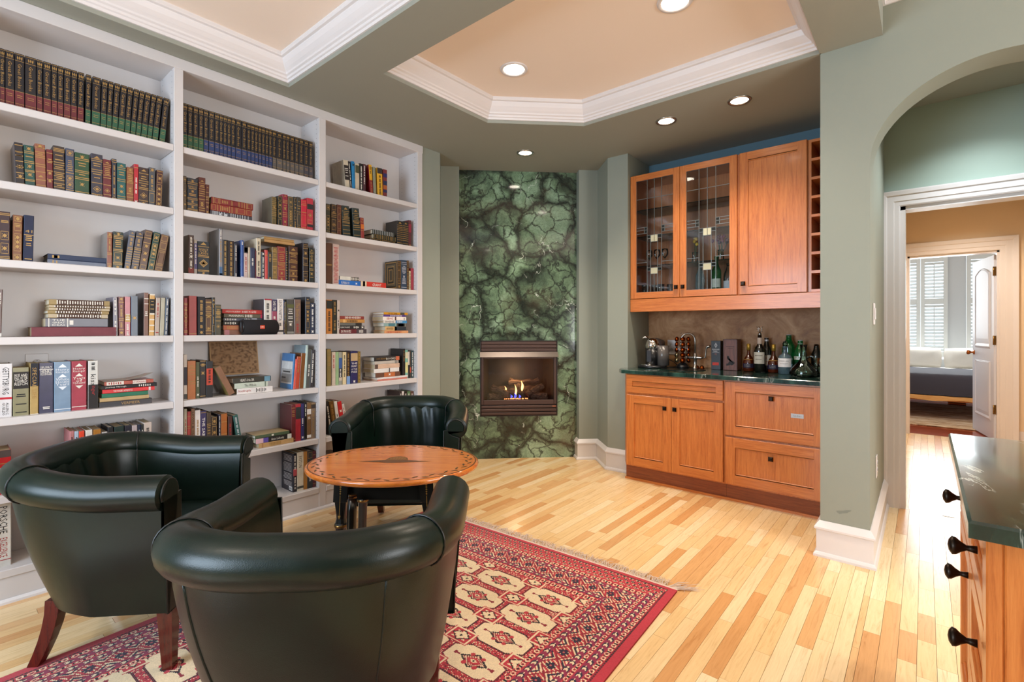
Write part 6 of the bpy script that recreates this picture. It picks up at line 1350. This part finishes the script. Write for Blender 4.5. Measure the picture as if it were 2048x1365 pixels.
    vs=[];fs=[]
    for s,z in prof:
        for x,y in foot: vs.append((-.235+(x+.235)*s,y*s,z))
    for j in range(len(prof)-1):
        for k in range(n3): fs.append((j*n3+k,j*n3+(k+1)%n3,(j+1)*n3+(k+1)%n3,(j+1)*n3+k))
    cu.add(vs,fs,True); obj('seat_cushion',cu,'leather',c)
    for s in (-1,1):
        mb=MB(); y=s*.268
        a=[(-.050,y-.026),(.002,y-.026),(.002,y+.026),(-.050,y+.026)]; b=[(-.036,y-.017),(-.002,y-.017),(-.002,y+.017),(-.036,y+.017)]
        mb.add([(x,yy,.226) for x,yy in a]+[(x,yy,0) for x,yy in b],[(0,1,2,3),(7,6,5,4)]+[(k,k+4,(k+1)%4+4,(k+1)%4) for k in range(4)]); obj('leg',mb,'mahog',c)
        mb=MB(); sec=[]
        for k in range(6):
            u=k/5; x=-.445-.075*u**1.7; z=.25*(1-u); w=.024-.006*u; sec.append([(x-w,s*.20-w,z),(x+w,s*.20-w,z),(x+w,s*.20+w,z),(x-w,s*.20+w,z)])
        vs=[p for q in sec for p in q]; fs=[(0,1,2,3),(23,22,21,20)]
        for k in range(5):
            for j in range(4): fs.append((k*4+j,(k+1)*4+j,(k+1)*4+(j+1)%4,k*4+(j+1)%4))
        mb.add(vs,fs); obj('leg',mb,'mahog',c)
    return c
def place(c,x,y,ang,zr=0): c.location=(x,y,zr); c.rotation_euler=(0,0,ang)
def copy_thing(r,label):
    n=r.copy(); link(n); n['label']=label
    for ch in list(r.children):
        q=ch.copy(); link(q); q.parent=n
    return n
chB=build_chair('dark green leather tub chair nearest the camera, its back turned')
chA=copy_thing(chB,'dark green leather tub chair at left, facing right before the shelves')
chC=copy_thing(chB,'dark green leather tub chair behind the oval table, facing the camera')
RZ=.0085
place(chB,.9546,1.5045,.7357,RZ)
place(chA,.7707,2.29,-.765,0)
place(chC,1.7299,2.2973,-2.3843,RZ)
# ------------------------------------------------------------------ oval tavern table
TX,TY,TZ=1.318,1.784,.662
tb=thing('oval_tea_table','oval orange pine tea table with black stencilled legs and leaf border','table',(TX,TY,0),math.radians(-50))   # local x = across the view, y = away
SX,SY=.372,.302
def oval(k,z,n=72): return [(SX*k*math.cos(2*PI*i/n),SY*k*math.sin(2*PI*i/n),z) for i in range(n)]
mb=MB(); rings=[(.955,TZ-.024),(.99,TZ-.020),(1.0,TZ-.012),(.995,TZ-.004),(.98,TZ)]; vs=[];fs=[];n=72
for k,z in rings: vs+=oval(k,z)
for j in range(len(rings)-1):
    for k in range(n): fs.append((j*n+k,j*n+(k+1)%n,(j+1)*n+(k+1)%n,(j+1)*n+k))
mb.add(vs,fs,True); mb.add(vs,[tuple(range(n))[::-1],tuple(range(4*n,5*n))])
top=obj('tabletop',mb,'maplet',tb)
ln=MB(); a=oval(.972,TZ+.0006); b=oval(.960,TZ+.0006); ln.add(a+b,[(k,(k+1)%n,n+(k+1)%n,n+k) for k in range(n)]); obj('painted_line',ln,'motif',top)
lf=MB(); rl=random.Random(3); NL=56
for i in range(NL):
    th=2*PI*i/NL; x,y=SX*math.cos(th),SY*math.sin(th); k=.885+(.022 if i%2 else -.022); t=Vector((-SX*math.sin(th),SY*math.cos(th))).normalized(); nn=Vector((t.y,-t.x)); d=(t+nn*(.45 if i%2 else -.45)).normalized(); e=Vector((-d.y,d.x))
    p=Vector((x*k,y*k)); L=.0165; w=.0052
    pts=[p-d*L,p-d*L*.3+e*w,p+d*L*.5+e*w*.9,p+d*L,p+d*L*.4-e*w*.8,p-d*L*.4-e*w*.5]
    lf.add([(q.x,q.y,TZ+.0008) for q in pts],[tuple(range(6))])
obj('painted_leaf',lf,'leafpaint',top,kind='stuff')
mo=MB()
z=TZ+.0008
mo.add([(-.155,-.012,z),(-.09,.006,z),(-.03,.016,z),(.03,.016,z),(.09,.008,z),(.165,-.006,z),(.09,-.018,z),(.03,-.026,z),(-.02,-.030,z),(-.05,-.022,z),(-.10,-.016,z)],[tuple(range(11))])
obj('painted_wing',mo,'motif',top)
mo=MB(); mo.add([(.01+.048*math.cos(PI*i/14),.014+.058*math.sin(PI*i/14),z+.0004) for i in range(15)],[tuple(range(15))]); ms=obj('painted_shell',mo,plain('shell_paint','#8a5a26',.35),top)
mo=MB()
for i in range(14):
    p,q=[(.01+.048*k*math.cos(PI*j/14),.014+.058*k*math.sin(PI*j/14)) for j in (i,) for k in (1,.93)],[(.01+.048*k*math.cos(PI*j/14),.014+.058*k*math.sin(PI*j/14)) for j in (i+1,) for k in (1,.93)]
    mo.add([(*p[0],z+.0007),(*q[0],z+.0007),(*q[1],z+.0007),(*p[1],z+.0007)],[(0,1,2,3)])
for i in range(-3,4):
    mo.add([(.01+i*.011,.016,z+.0007),(.012+i*.011,.016,z+.0007),(.012+i*.013,.055-abs(i)*.004,z+.0007),(.01+i*.013,.055-abs(i)*.004,z+.0007)],[(0,1,2,3)])
obj('shell_outline',mo,'leafpaint',top,kind='stuff')
# apron and splayed legs
AX,AYY=.172,.140
ap=MB(); za,zb=TZ-.024,TZ-.118
for s in (-1,1):
    ap.box(-AX,AX,s*AYY-.009,s*AYY+.009,zb,za); ap.box(s*AX-.009,s*AX+.009,-AYY,AYY,zb,za)
obj('apron',ap,'blackpaint',tb)
def leg(sx,sy):
    mb=MB(); prof=[(.031,za),(.031,zb-.002),(.025,zb-.006),(.020,.47),(.023,.452),(.026,.446),(.026,.436),(.021,.430),(.020,.40),(.018,.22),(.016,.12),(.020,.10),(.022,.085),(.016,.07),(.013,.03),(.018,.018),(.020,.008),(.016,0)]
    n=12; vs=[];fs=[]
    for r,z in prof:
        u=(za-z)/za; cx=sx*(AX+.02*u*1.2); cy=sy*(AYY+.02*u*1.2)
        for k in range(n):
            th=2*PI*(k+.5)/n; c,s=math.cos(th),math.sin(th)
            if z>.5: m_=max(abs(c),abs(s)); c,s=c/m_*.9,s/m_*.9
            vs.append((cx+c*r,cy+s*r,z))
    for j in range(len(prof)-1):
        for k in range(n): fs.append((j*n+k,(j+1)*n+k,(j+1)*n+(k+1)%n,j*n+(k+1)%n))
    fs.append(tuple(range(n))); mb.add(vs,fs,False); l_=obj('leg',mb,'blackpaint',tb)
    u=(za-.441)/za; obj('gilt_ring',MB().lathe([(.0205,.432),(.0268,.437),(.0268,.445),(.0205,.450)],(sx*(AX+.024*u),sy*(AYY+.024*u),0),14),'brass',l_)
    if sy<0:
        st=MB(); y0=sy*AYY-.0300
        def zx(z,dx): u=(za-z)/za; return (sx*(AX+.024*u)+dx,sy*(AYY+.024*u)-.0288,z)
        for k in range(7): z=za-.008-k*.009; w=.006-.0004*k; st.add([zx(z,-w),zx(z-.004,0),zx(z,w),zx(z+.004,0)],[(0,1,2,3)])
        st.add([zx(za-.07,-.001),zx(za-.15,-.001),zx(za-.15,.001),zx(za-.07,.001)],[(0,1,2,3)]); st.add([zx(za-.15,-.006),zx(za-.165,0),zx(za-.15,.006)],[(0,1,2)])
        obj('stencil',st,'goldpaint',l_,kind='stuff')
for sx in (-1,1):
    for sy in (-1,1): leg(sx,sy)
mb=MB().tube([(-.118,-.190,.575),(-.118,-.200,.52),(-.120,-.210,.30),(-.123,-.220,.0)],[.017,.019,.017,.013],12); ls=obj('leaf_support',mb,'blackpaint',tb); obj('gilt_tip',MB().tube([(-.118,-.189,.580),(-.118,-.191,.566)],[.0165,.018],12),'brass',ls)
# ------------------------------------------------------------------ rug
RL,RWD=2.62,1.70
rug=tag(thing('oriental_rug','red and cream knotted oriental rug with octagon medallions under the chairs','rug',(2.277,.893,0),math.radians(2.5)))
NXr,NYr=660,425
cx=RL/NXr; cy=RWD/NYr
A_,B_=np.meshgrid((np.arange(NXr)+.5)*cx,(np.arange(NYr)+.5)*cy,indexing='ij')   # A: distance from far edge, B: from right edge
rs=np.random.RandomState(5); rnd_=rs.rand(NXr,NYr)
cols={k:np.array(lin(v)[:3]) for k,v in dict(red='#b83340',rd='#8a2232',cream='#e6d0ac',navy='#2a2438',black='#241c20',mag='#8e2a4a',pink='#c05a5a').items()}
img=np.zeros((NXr,NYr,3)); img[:]=cols['red']
def setm(m,c): img[m]=cols[c]
Bm=np.minimum(B_,RWD-B_); Am=np.minimum(A_,RL-A_)
# speckle base for all woven parts
wv=(Bm>.036)&(Am>.02)
def speck(mask,opts):
    u=rs.rand(*mask.shape); acc=0
    for c,p in opts: setm(mask&(u>=acc)&(u<acc+p),c); acc+=p
def per(x,p): return x-np.floor(x/p)*p
FA,FB=.335,.290
# right/left borders run along A; far/near borders run along B. use distance d from edge and run coordinate r
def band(dist,run,lo,hi,kind,mask):
    m=mask&(dist>=lo)&(dist<hi); c=(lo+hi)/2; w=(hi-lo)/2; q=(dist-c)/w
    if kind=='small':
        p=per(run,.030)-.015; setm(m,'red'); rr_=np.sqrt((p/.011)**2+(q/.75)**2); setm(m&(rr_<1),'cream'); setm(m&(rr_<.62),'red'); setm(m&(rr_<.3),'black'); setm(m&(np.abs(np.abs(p)-.015)<.003)&(np.abs(q)<.5),'black')
    elif kind=='arrow':
        setm(m,'mag'); p=per(run,.042)-.021; t=np.abs(q)*.016
        setm(m&(np.abs(p-t+.006)<.011)&(np.abs(q)<.85),'navy'); setm(m&(np.abs(p-t)<.0058)&(np.abs(q)<.55),'cream'); setm(m&(np.abs(p+.012)<.004)&(np.abs(q)<.2),'cream')
    elif kind=='rosette':
        P=.094; p=per(run,P)-P/2; x=np.abs(p)/(P/2); y=np.abs(q)
        setm(m,'cream'); tri=(per(run+dist*1.1,.021)<.008); setm(m&tri,'red'); setm(m&(np.abs(x+y-1)<.12),'rd')
        ins=(x+y<.90); setm(m&ins,'red'); setm(m&ins&(per(p+q*.02,.016)<.005),'cream')
        st=((x<.13)&(y<.50))|((y<.13)&(x<.42))|(np.abs(x-y*.9)<.10)&(x<.34); setm(m&st,'navy'); setm(m&(x<.09)&(y<.09),'pink')
        setm(m&(x+y>1.35)&(x+y<1.6),'navy')
    elif kind=='lattice':
        P=.036; u=per(run,P)-P/2; d2=dist+0*run; row=np.floor(d2/(P*.62)); v=per(d2,P*.62)-P*.31; u2=per(run+(row%2)*P/2,P)-P/2
        s=np.abs(u2)/(P/2)+np.abs(v)/(P*.31); setm(m,'red'); setm(m&(s<.80),'cream'); cr=((np.abs(u2)<.0032)&(np.abs(v)<.0075))|((np.abs(v)<.0028)&(np.abs(u2)<.0095)); setm(m&cr,'black')
    elif kind=='line': setm(m,'black'); setm(m&(per(run,.012)<.005),'rd')
end=(Am-.02<Bm*1.0+.02-.06) if False else (Am/FA<Bm/FB)
sd=~end
for lo,hi,k in ((.036,.043,'line'),(.043,.070,'small'),(.070,.100,'arrow'),(.100,.122,'small'),(.122,.150,'arrow'),(.150,.232,'rosette'),(.232,.262,'arrow'),(.262,.290,'small')): band(Bm,A_,lo,hi,k,sd&wv)
for lo,hi,k in ((.020,.026,'line'),(.026,.115,'lattice'),(.115,.150,'small'),(.150,.178,'arrow'),(.178,.262,'rosette'),(.262,.290,'arrow'),(.290,.335,'small')): band(Am,B_,lo,hi,k,end&wv)
# field of octagons
fld=(Am>=FA)&(Bm>=FB)
PA,PB=.1725,.287
u=per(A_-.435+PA/2,PA)-PA/2; v=per(B_-.432+PB/2,PB)-PB/2
setm(fld,'red'); 
setm(fld&(rnd_<.14),'cream'); setm(fld&(rnd_>.80),'rd'); setm(fld&(rnd_>.93),'black')
au,av=np.abs(u),np.abs(v)
octo=(au<.066)&(av<.126)&(au/.066+av/.126<1.50)
octb=(au<.072)&(av<.133)&(au/.072+av/.133<1.52)
setm(fld&octb&~octo,'black'); setm(fld&octb&~octo&(per(A_+B_,.012)<.005),'rd'); setm(fld&octo,'cream')
dm=au/.040+av/.068
setm(fld&(dm<1),'rd'); setm(fld&(dm<1)&(per(A_*1.0+np.abs(v)*.9,.012)<.005),'cream'); setm(fld&(dm<1)&(np.abs(dm-.9)<.1),'black')
setm(fld&(dm<.52),'red'); setm(fld&(dm<.26),'cream'); setm(fld&(dm<.10),'black')
for du,dv in ((.026,.026),(.026,-.026),(-.026,.026),(-.026,-.026)): setm(fld&(np.hypot(u-du,(v-dv))<.009),'red')
setm(fld&(au<.0035)&(av>.066)&(av<.092),'rd'); setm(fld&(np.hypot(u,(av-.090))<.0075),'rd')
# small squares between the octagons
u2=per(A_-.435,PA)-PA/2; v2=per(B_-.432,PB)-PB/2; a2,b2=np.abs(u2),np.abs(v2)
sq=(a2<.036)&(b2<.052); fr=(a2<.042)&(b2<.060)&~sq
setm(fld&fr,'red'); setm(fld&(a2<.042)&(b2<.060)&(((np.abs(a2-.037)<.0032)&(b2<.055))|((np.abs(b2-.052)<.0032)&(a2<.040))),'cream'); setm(fld&sq&(a2<.033)&(b2<.048),'red')
star=(((a2<.008)&(b2<.036))|((b2<.010)&(a2<.026))|((np.abs(a2-b2*.72)<.006)&(a2<.022))); setm(fld&star,'cream'); setm(fld&(np.hypot(a2,b2)<.006),'black'); setm(fld&sq&(np.abs(a2/.026+b2/.036-1.18)<.12),'black')
# abrash
img*= (0.92+.16*rs.rand(NXr,NYr,1)); img*= (1+.05*np.sin(A_*9)[:,:,None])
nv=(NXr+1)*(NYr+1); gx,gy=np.meshgrid(-np.arange(NXr+1)*cx,np.arange(NYr+1)*cy,indexing='ij')
co=np.zeros((nv,3),dtype=np.float32); co[:,0]=gx.ravel(); co[:,1]=gy.ravel(); co[:,2]=.008+.0006*np.random.RandomState(1).rand(nv)
ii,jj=np.meshgrid(np.arange(NXr),np.arange(NYr),indexing='ij'); b0=(ii*(NYr+1)+jj).ravel()
quad=np.stack([b0,b0+1,b0+NYr+2,b0+NYr+1],1).astype(np.int32)
me=bpy.data.meshes.new('pile'); me.vertices.add(nv); me.vertices.foreach_set('co',co.ravel()); me.loops.add(quad.size); me.loops.foreach_set('vertex_index',quad.ravel()); me.polygons.add(len(quad)); me.polygons.foreach_set('loop_start',np.arange(len(quad),dtype=np.int32)*4); me.update(calc_edges=True)
at=me.attributes.new('knot','FLOAT_COLOR','FACE'); cc=np.ones((len(quad),4),dtype=np.float32); cc[:,:3]=img.reshape(-1,3); at.data.foreach_set('color',cc.ravel())
m_,nt_,b_=newmat('knotted_wool'); setp(b_,.9,0,.2); b_.inputs['Sheen Weight'].default_value=.2
an_=node(nt_,'ShaderNodeAttribute',attribute_name='knot'); nz=noise(nt_,coords(nt_),500,2); nt_.links.new(mix(nt_,an_.outputs['Color'],ramp(nt_,nz.outputs[0],[(.3,(.85,.85,.85,1)),(.7,(1.1,1.1,1.1,1))]).outputs[0],1,'MULTIPLY'),b_.inputs['Base Color']); bump(nt_,b_,nz.outputs[0],.5,.002)
me.materials.append(m_); po=bpy.data.objects.new('pile',me); link(po,rug)
obj('selvedge',MB().box(-RL,0,0,.0001,0,.0082).box(-RL,0,RWD-.0001,RWD,0,.0082).box(-.0001,0,0,RWD,0,.0082),plain('red_selvedge','#a02a34',.9),rug)
fg=MB(); rf=random.Random(8); strip=MB()
obj('fringe_band',MB().box(0,.016,.003,RWD-.003,0,.006),'fringe',rug)
nstr=520
for i in range(nstr):
    y=.004+(RWD-.008)*i/nstr+rf.uniform(-.002,.002); L=rf.uniform(.045,.085); a=rf.gauss(.15,.35)
    if i<16: a=rf.uniform(-1.15,-.5); L=rf.uniform(.08,.12)
    if 268<i<284 : a=rf.uniform(-.9,.9); L=rf.uniform(.05,.075)
    z1=.012 if not (268<i<284) else .03
    p=[(.012,y,.005),(.012+L*.5*math.cos(a),y+L*.5*math.sin(a),.004+rf.random()*z1),(.012+L*math.cos(a+rf.gauss(0,.25)),y+L*math.sin(a+rf.gauss(0,.25)),.0015+rf.random()*.6*z1)]
    w=.0016; fg.tube(p,[w,w,.0006],4,False)
obj('fringe',fg,'fringe',rug,kind='stuff')
# ------------------------------------------------------------------ kitchen island at the right edge
isl=thing('kitchen_island','oak kitchen island with green marble top at the right edge','kitchen island')
IT_=.890
obj('carcass',MB().bbox(1.285,2.20,-.95,-.110,.10,IT_-.032,.003),'oakv',isl)
obj('toe_kick',MB().box(1.32,2.18,-.93,-.17,0,.10),'toe',isl)
# end panel facing the camera: corner stile, recess, wide boards
obj('end_stile',MB().bbox(1.270,1.286,-.148,-.1125,.02,IT_-.032,.003),'oakv',isl)
for k in range(5): obj('end_board',MB().bbox(1.274,1.286,-.150-.165*(k+1)+.0012,-.150-.165*k-.0012,.02,IT_-.032,.002),'oakv',isl)
obj('corner_post',MB().bbox(1.270,1.318,-.112,-.088,.02,IT_-.032,.003),'oakv',isl)
def isl_front(name,x0,x1,z0,z1,kn):
    y=-.110; st=.052; d=obj(name,MB().bbox(x0,x0+st,y,y+.020,z0,z1,.002).bbox(x1-st,x1,y,y+.020,z0,z1,.002),'oakv',isl)
    obj('rail',MB().bbox(x0+st,x1-st,y,y+.020,z0,z0+st,.002),'oakx',d); obj('rail',MB().bbox(x0+st,x1-st,y,y+.020,z1-st,z1,.002),'oakx',d)
    obj('panel',MB().box(x0+st,x1-st,y,y+.008,z0+st,z1-st),'oakx',d)
    for zz in (z0+st,z1-st-.008): obj('bead',MB().bbox(x0+st,x1-st,y+.006,y+.015,zz,zz+.008,.003),'oakx',d)
    for kx,kz in kn:
        obj('knob',MB().lathe([(.009,0),(.007,.012),(.006,.018),(.012,.028),(.019,.036),(.021,.043),(.012,.049),(.0001,.051)],n=18),'bronze',d,(kx,y+.018,kz),(-PI/2,0,0))
isl_front('drawer',1.325,1.735,.655,.835,((1.53,.742),)); isl_front('drawer',1.325,1.735,.39,.645,((1.53,.53),)); isl_front('drawer',1.325,1.735,.12,.38,((1.50,.20),))
isl_front('drawer',1.745,2.185,.655,.835,((1.965,.742),)); isl_front('door',1.745,2.185,.12,.645,((1.80,.58),))
it=MB(); o_=obj('marble_top',it,'counter',isl); counter(o_,[(1.236,-.062),(1.236,-1.0),(2.225,-1.0),(2.225,-.062)][::-1],IT_-.032,IT_,.005)
# ------------------------------------------------------------------ switch and outlet on the arch jamb, smudge
sw=thing('light_switch','white rocker light switch on the arch jamb','light switch',(3.37,.2165,1.325),0)
obj('plate',MB().bbox(-.04,.04,-.006,0,-.06,.06,.002),'trim',sw); obj('rocker',MB().bbox(-.015,.015,-.011,-.006,-.032,.032,.002),'white',sw)
oo=outlet(3.56,.2165,.44,.08,.125,'white outlet low on the arch jamb',0); 
# wall-mounted scuff is paint wear: thin decal on the pier
sm=obj('wall_scuff',MB().add([(XA-.0006,.330+.030*math.cos(a)*(1+.3*math.sin(3*a)),.262+.012*math.sin(a)*(1+.4*math.cos(2*a))-.010*math.cos(a)) for a in [2*PI*i/14 for i in range(14)]],[tuple(range(14))]),plain('gray_scuff','#7d8278',.7)); sm['kind']='structure'
# ------------------------------------------------------------------ bedroom door
HX,HY=7.535,-.600; ang=math.atan2(.128,.745)
dr=tag(thing('bedroom_door','white two-panel door standing open into the bedroom','door',(HX,HY,.012),ang))
dmat=plain('white_door_paint','#d6d8e2',.4,var=.01)
DW,DH=.765,2.04
obj('slab',MB().bbox(0,DW,-.020,.016,0,DH,.003),dmat,dr)
for z0,z1,arch in ((.20,.86,0),(1.00,1.86,.07)):
    for y,s in ((.0155,1),(-.0195,-1)):
        pts=[(.11,z0),(DW-.11,z0),(DW-.11,z1)]+[(DW-.11-(DW-.22)*k/10,z1+arch*math.sin(PI*k/10)) for k in range(1,10)]+[(.11,z1)]
        n=len(pts); cxx=sum(p[0] for p in pts)/n; czz=sum(p[1] for p in pts)/n
        def shr(p,k): return (cxx+(p[0]-cxx)*(1-k/.27),czz+(p[1]-czz)*(1-k/.4))
        R0=[(p[0],y,p[1]) for p in pts]; R1=[(shr(p,.014)[0],y+s*.009,shr(p,.014)[1]) for p in pts]; R2=[(shr(p,.03)[0],y+s*.002,shr(p,.03)[1]) for p in pts]; R3=[(shr(p,.06)[0],y+s*.006,shr(p,.06)[1]) for p in pts]
        mb=MB().add(R0+R1+R2+R3,[(j*n+k,j*n+(k+1)%n,(j+1)*n+(k+1)%n,(j+1)*n+k)[::s] for j in range(3) for k in range(n)]+[tuple(range(3*n,4*n))[::s]])
        obj('panel_moulding',mb,dmat,dr)
kn=obj('door_knob',MB().lathe([(.028,0),(.028,.006),(.012,.010),(.011,.03),(.022,.042),(.028,.055),(.024,.068),(.0001,.072)],n=18),plain('amber_brass_knob','#a85a1c',.25,.7),dr,(DW-.065,.016,.94),(-PI/2,0,0))
for z in (.34,1.10,1.86): obj('hinge',MB().box(-.003,.0,-.020,.016,z-.05,z+.05).tube([(-.006,.02,z-.05),(-.006,.02,z+.05)],.007,8),'brass',dr)
# ------------------------------------------------------------------ bedroom contents
def shutter(y0,y1,label):
    t=thing('plantation_shutter',label,'shutter',(10.968,0,0),0,'white louvred shutters in the bedroom'); x0,x1=0,.03; st=.055; zb,zt,zm=.76,2.46,1.70
    sh=plain('white_shutter_paint','#dfe2e0',.45,var=.01) if 'white_shutter_paint' not in bpy.data.materials else bpy.data.materials['white_shutter_paint']
    obj('stile',MB().bbox(x0,x1,y0,y0+st,zb,zt,.003),sh,t); obj('stile',MB().bbox(x0,x1,y1-st,y1,zb,zt,.003),sh,t)
    for a,b in ((zb,zb+.09),(zm-.05,zm+.05),(zt-.09,zt)): obj('rail',MB().bbox(x0,x1,y0+st,y1-st,a,b,.003),sh,t)
    lv=MB()
    for a,b in ((zb+.09,zm-.05),(zm+.05,zt-.09)):
        n=int((b-a)/.056)
        for k in range(n):
            z=a+(k+.5)*(b-a)/n; lv.add([(x,y,z+dz) for y in (y0+st,y1-st) for x,dz in ((-.012,-.018),(-.010,-.022),(.036,.018),(.034,.022))],[(0,1,5,4),(1,2,6,5),(2,3,7,6),(3,0,4,7),(0,3,2,1),(4,5,6,7)])
    obj('louvres',lv,sh,t,kind='stuff')
    yc=(y0+y1)/2
    for a,b in ((zb+.11,zm-.07),(zm+.07,zt-.11)): obj('tilt_rod',MB().box(-.024,-.014,yc-.006,yc+.006,a,b),sh,t)
shutter(.052,.400,'white louvred shutter panel at left of the bedroom window'); shutter(-.300,.049,'white louvred shutter panel, fully visible, over the bed'); shutter(-.876,-.528,'white louvred shutter panel half hidden by the open door'); shutter(-1.228,-.879,'white louvred shutter panel behind the open door')
bd=thing('bed','low wooden bed with white mattress and pillows in the far bedroom','bed',(0,0,0))
obj('bed_board',MB().add([(8.74,-1.1+1.9*k/16,.275+.012*math.sin(k*1.3)) for k in range(17)]+[(8.74,-1.1+1.9*k/16,.335) for k in range(17)]+[(8.80,-1.1+1.9*k/16,.275) for k in range(17)]+[(8.80,-1.1+1.9*k/16,.335) for k in range(17)],
   [(k,k+1,18+k,17+k) for k in range(16)]+[(17+k,18+k,52+k,51+k) for k in range(16)]+[(k,34+k,35+k,k+1) for k in range(16)]),wood('pale_bed_wood',[(.3,'#c88a48'),(.7,'#e0aa68')],(20,2,20),.4),bd)
obj('platform',MB().box(8.80,10.85,-1.05,.75,.26,.32),'oakv',bd)
for x in (9.0,10.7):
    for y in (-.95,.65): obj('leg',MB().bbox(x-.04,x+.04,y-.04,y+.04,0,.26,.004),'oakv',bd)
obj('mattress',MB().bbox(8.78,10.82,-1.05,.76,.335,.60,.05),'cream',bd)
th=MB(); n=24; vs=[]
pr_=[(8.735,.345),(8.725,.45),(8.74,.57),(8.78,.618),(8.9,.625),(9.6,.63),(10.1,.63),(10.15,.61)]
for k in range(n+1):
    y=-1.09+1.89*k/n
    for j,(x,z) in enumerate(pr_): vs.append((x-.006*math.sin(k*2.1+j) if j<3 else x,y,z+.004*math.sin(k*1.7+j*2)))
m8=len(pr_)
th.add(vs,[(k*m8+j,(k+1)*m8+j,(k+1)*m8+j+1,k*m8+j+1) for k in range(n) for j in range(m8-1)],True)
tag(obj('bedspread',th,'throw'),'charcoal knitted bedspread over the foot of the bed','bedspread')
def pillow(y0,y1,label):
    mb=MB(); n=12; vs=[]
    for i in range(n+1):
        for j in range(n+1):
            u,v=i/n*2-1,j/n*2-1; e=(1-u**4)*(1-v**4); vs.append((10.45+.05*v-.10*e**.6+.003*math.sin(7*u+5*v),(y0+y1)/2+u*(y1-y0)/2*(1-.05*v*v),.615+.32*(v+1)/2*(1-.04*u*u)))
    o=len(vs); vs2=[(10.45+.05*(j/n*2-1)+.10*((1-(i/n*2-1)**4)*(1-(j/n*2-1)**4))**.6,vs[i*(n+1)+j][1],vs[i*(n+1)+j][2]) for i in range(n+1) for j in range(n+1)]
    f=[(i*(n+1)+j,(i+1)*(n+1)+j,(i+1)*(n+1)+j+1,i*(n+1)+j+1) for i in range(n) for j in range(n)]
    mb.add(vs+vs2,[q[::-1] for q in f]+[tuple(o+a for a in q) for q in f],True); tag(obj('pillow',mb,'cream'),label,'pillow')
pillow(-.215,.50,'white pillow propped on the bed, left one'); pillow(-.92,-.235,'white pillow propped on the bed, right one beside the door')
rm,nt_,b_=newmat('wavy_bedroom_rug'); setp(b_,.95); v_=coords(nt_,(9,1.3,1)); nz_=noise(nt_,v_,2.2,4,.6,1.5); nt_.links.new(ramp(nt_,nz_.outputs[0],[(.36,'#6a4a34'),(.46,'#b8946e'),(.6,'#d8c4aa'),(.75,'#e4d8c8')]).outputs[0],b_.inputs['Base Color'])
tag(obj('bedroom_rug',MB().bbox(8.18,10.6,-1.6,.9,.0005,.012,.004),rm),'pale rug with wavy brown streaks beneath the bed','rug')
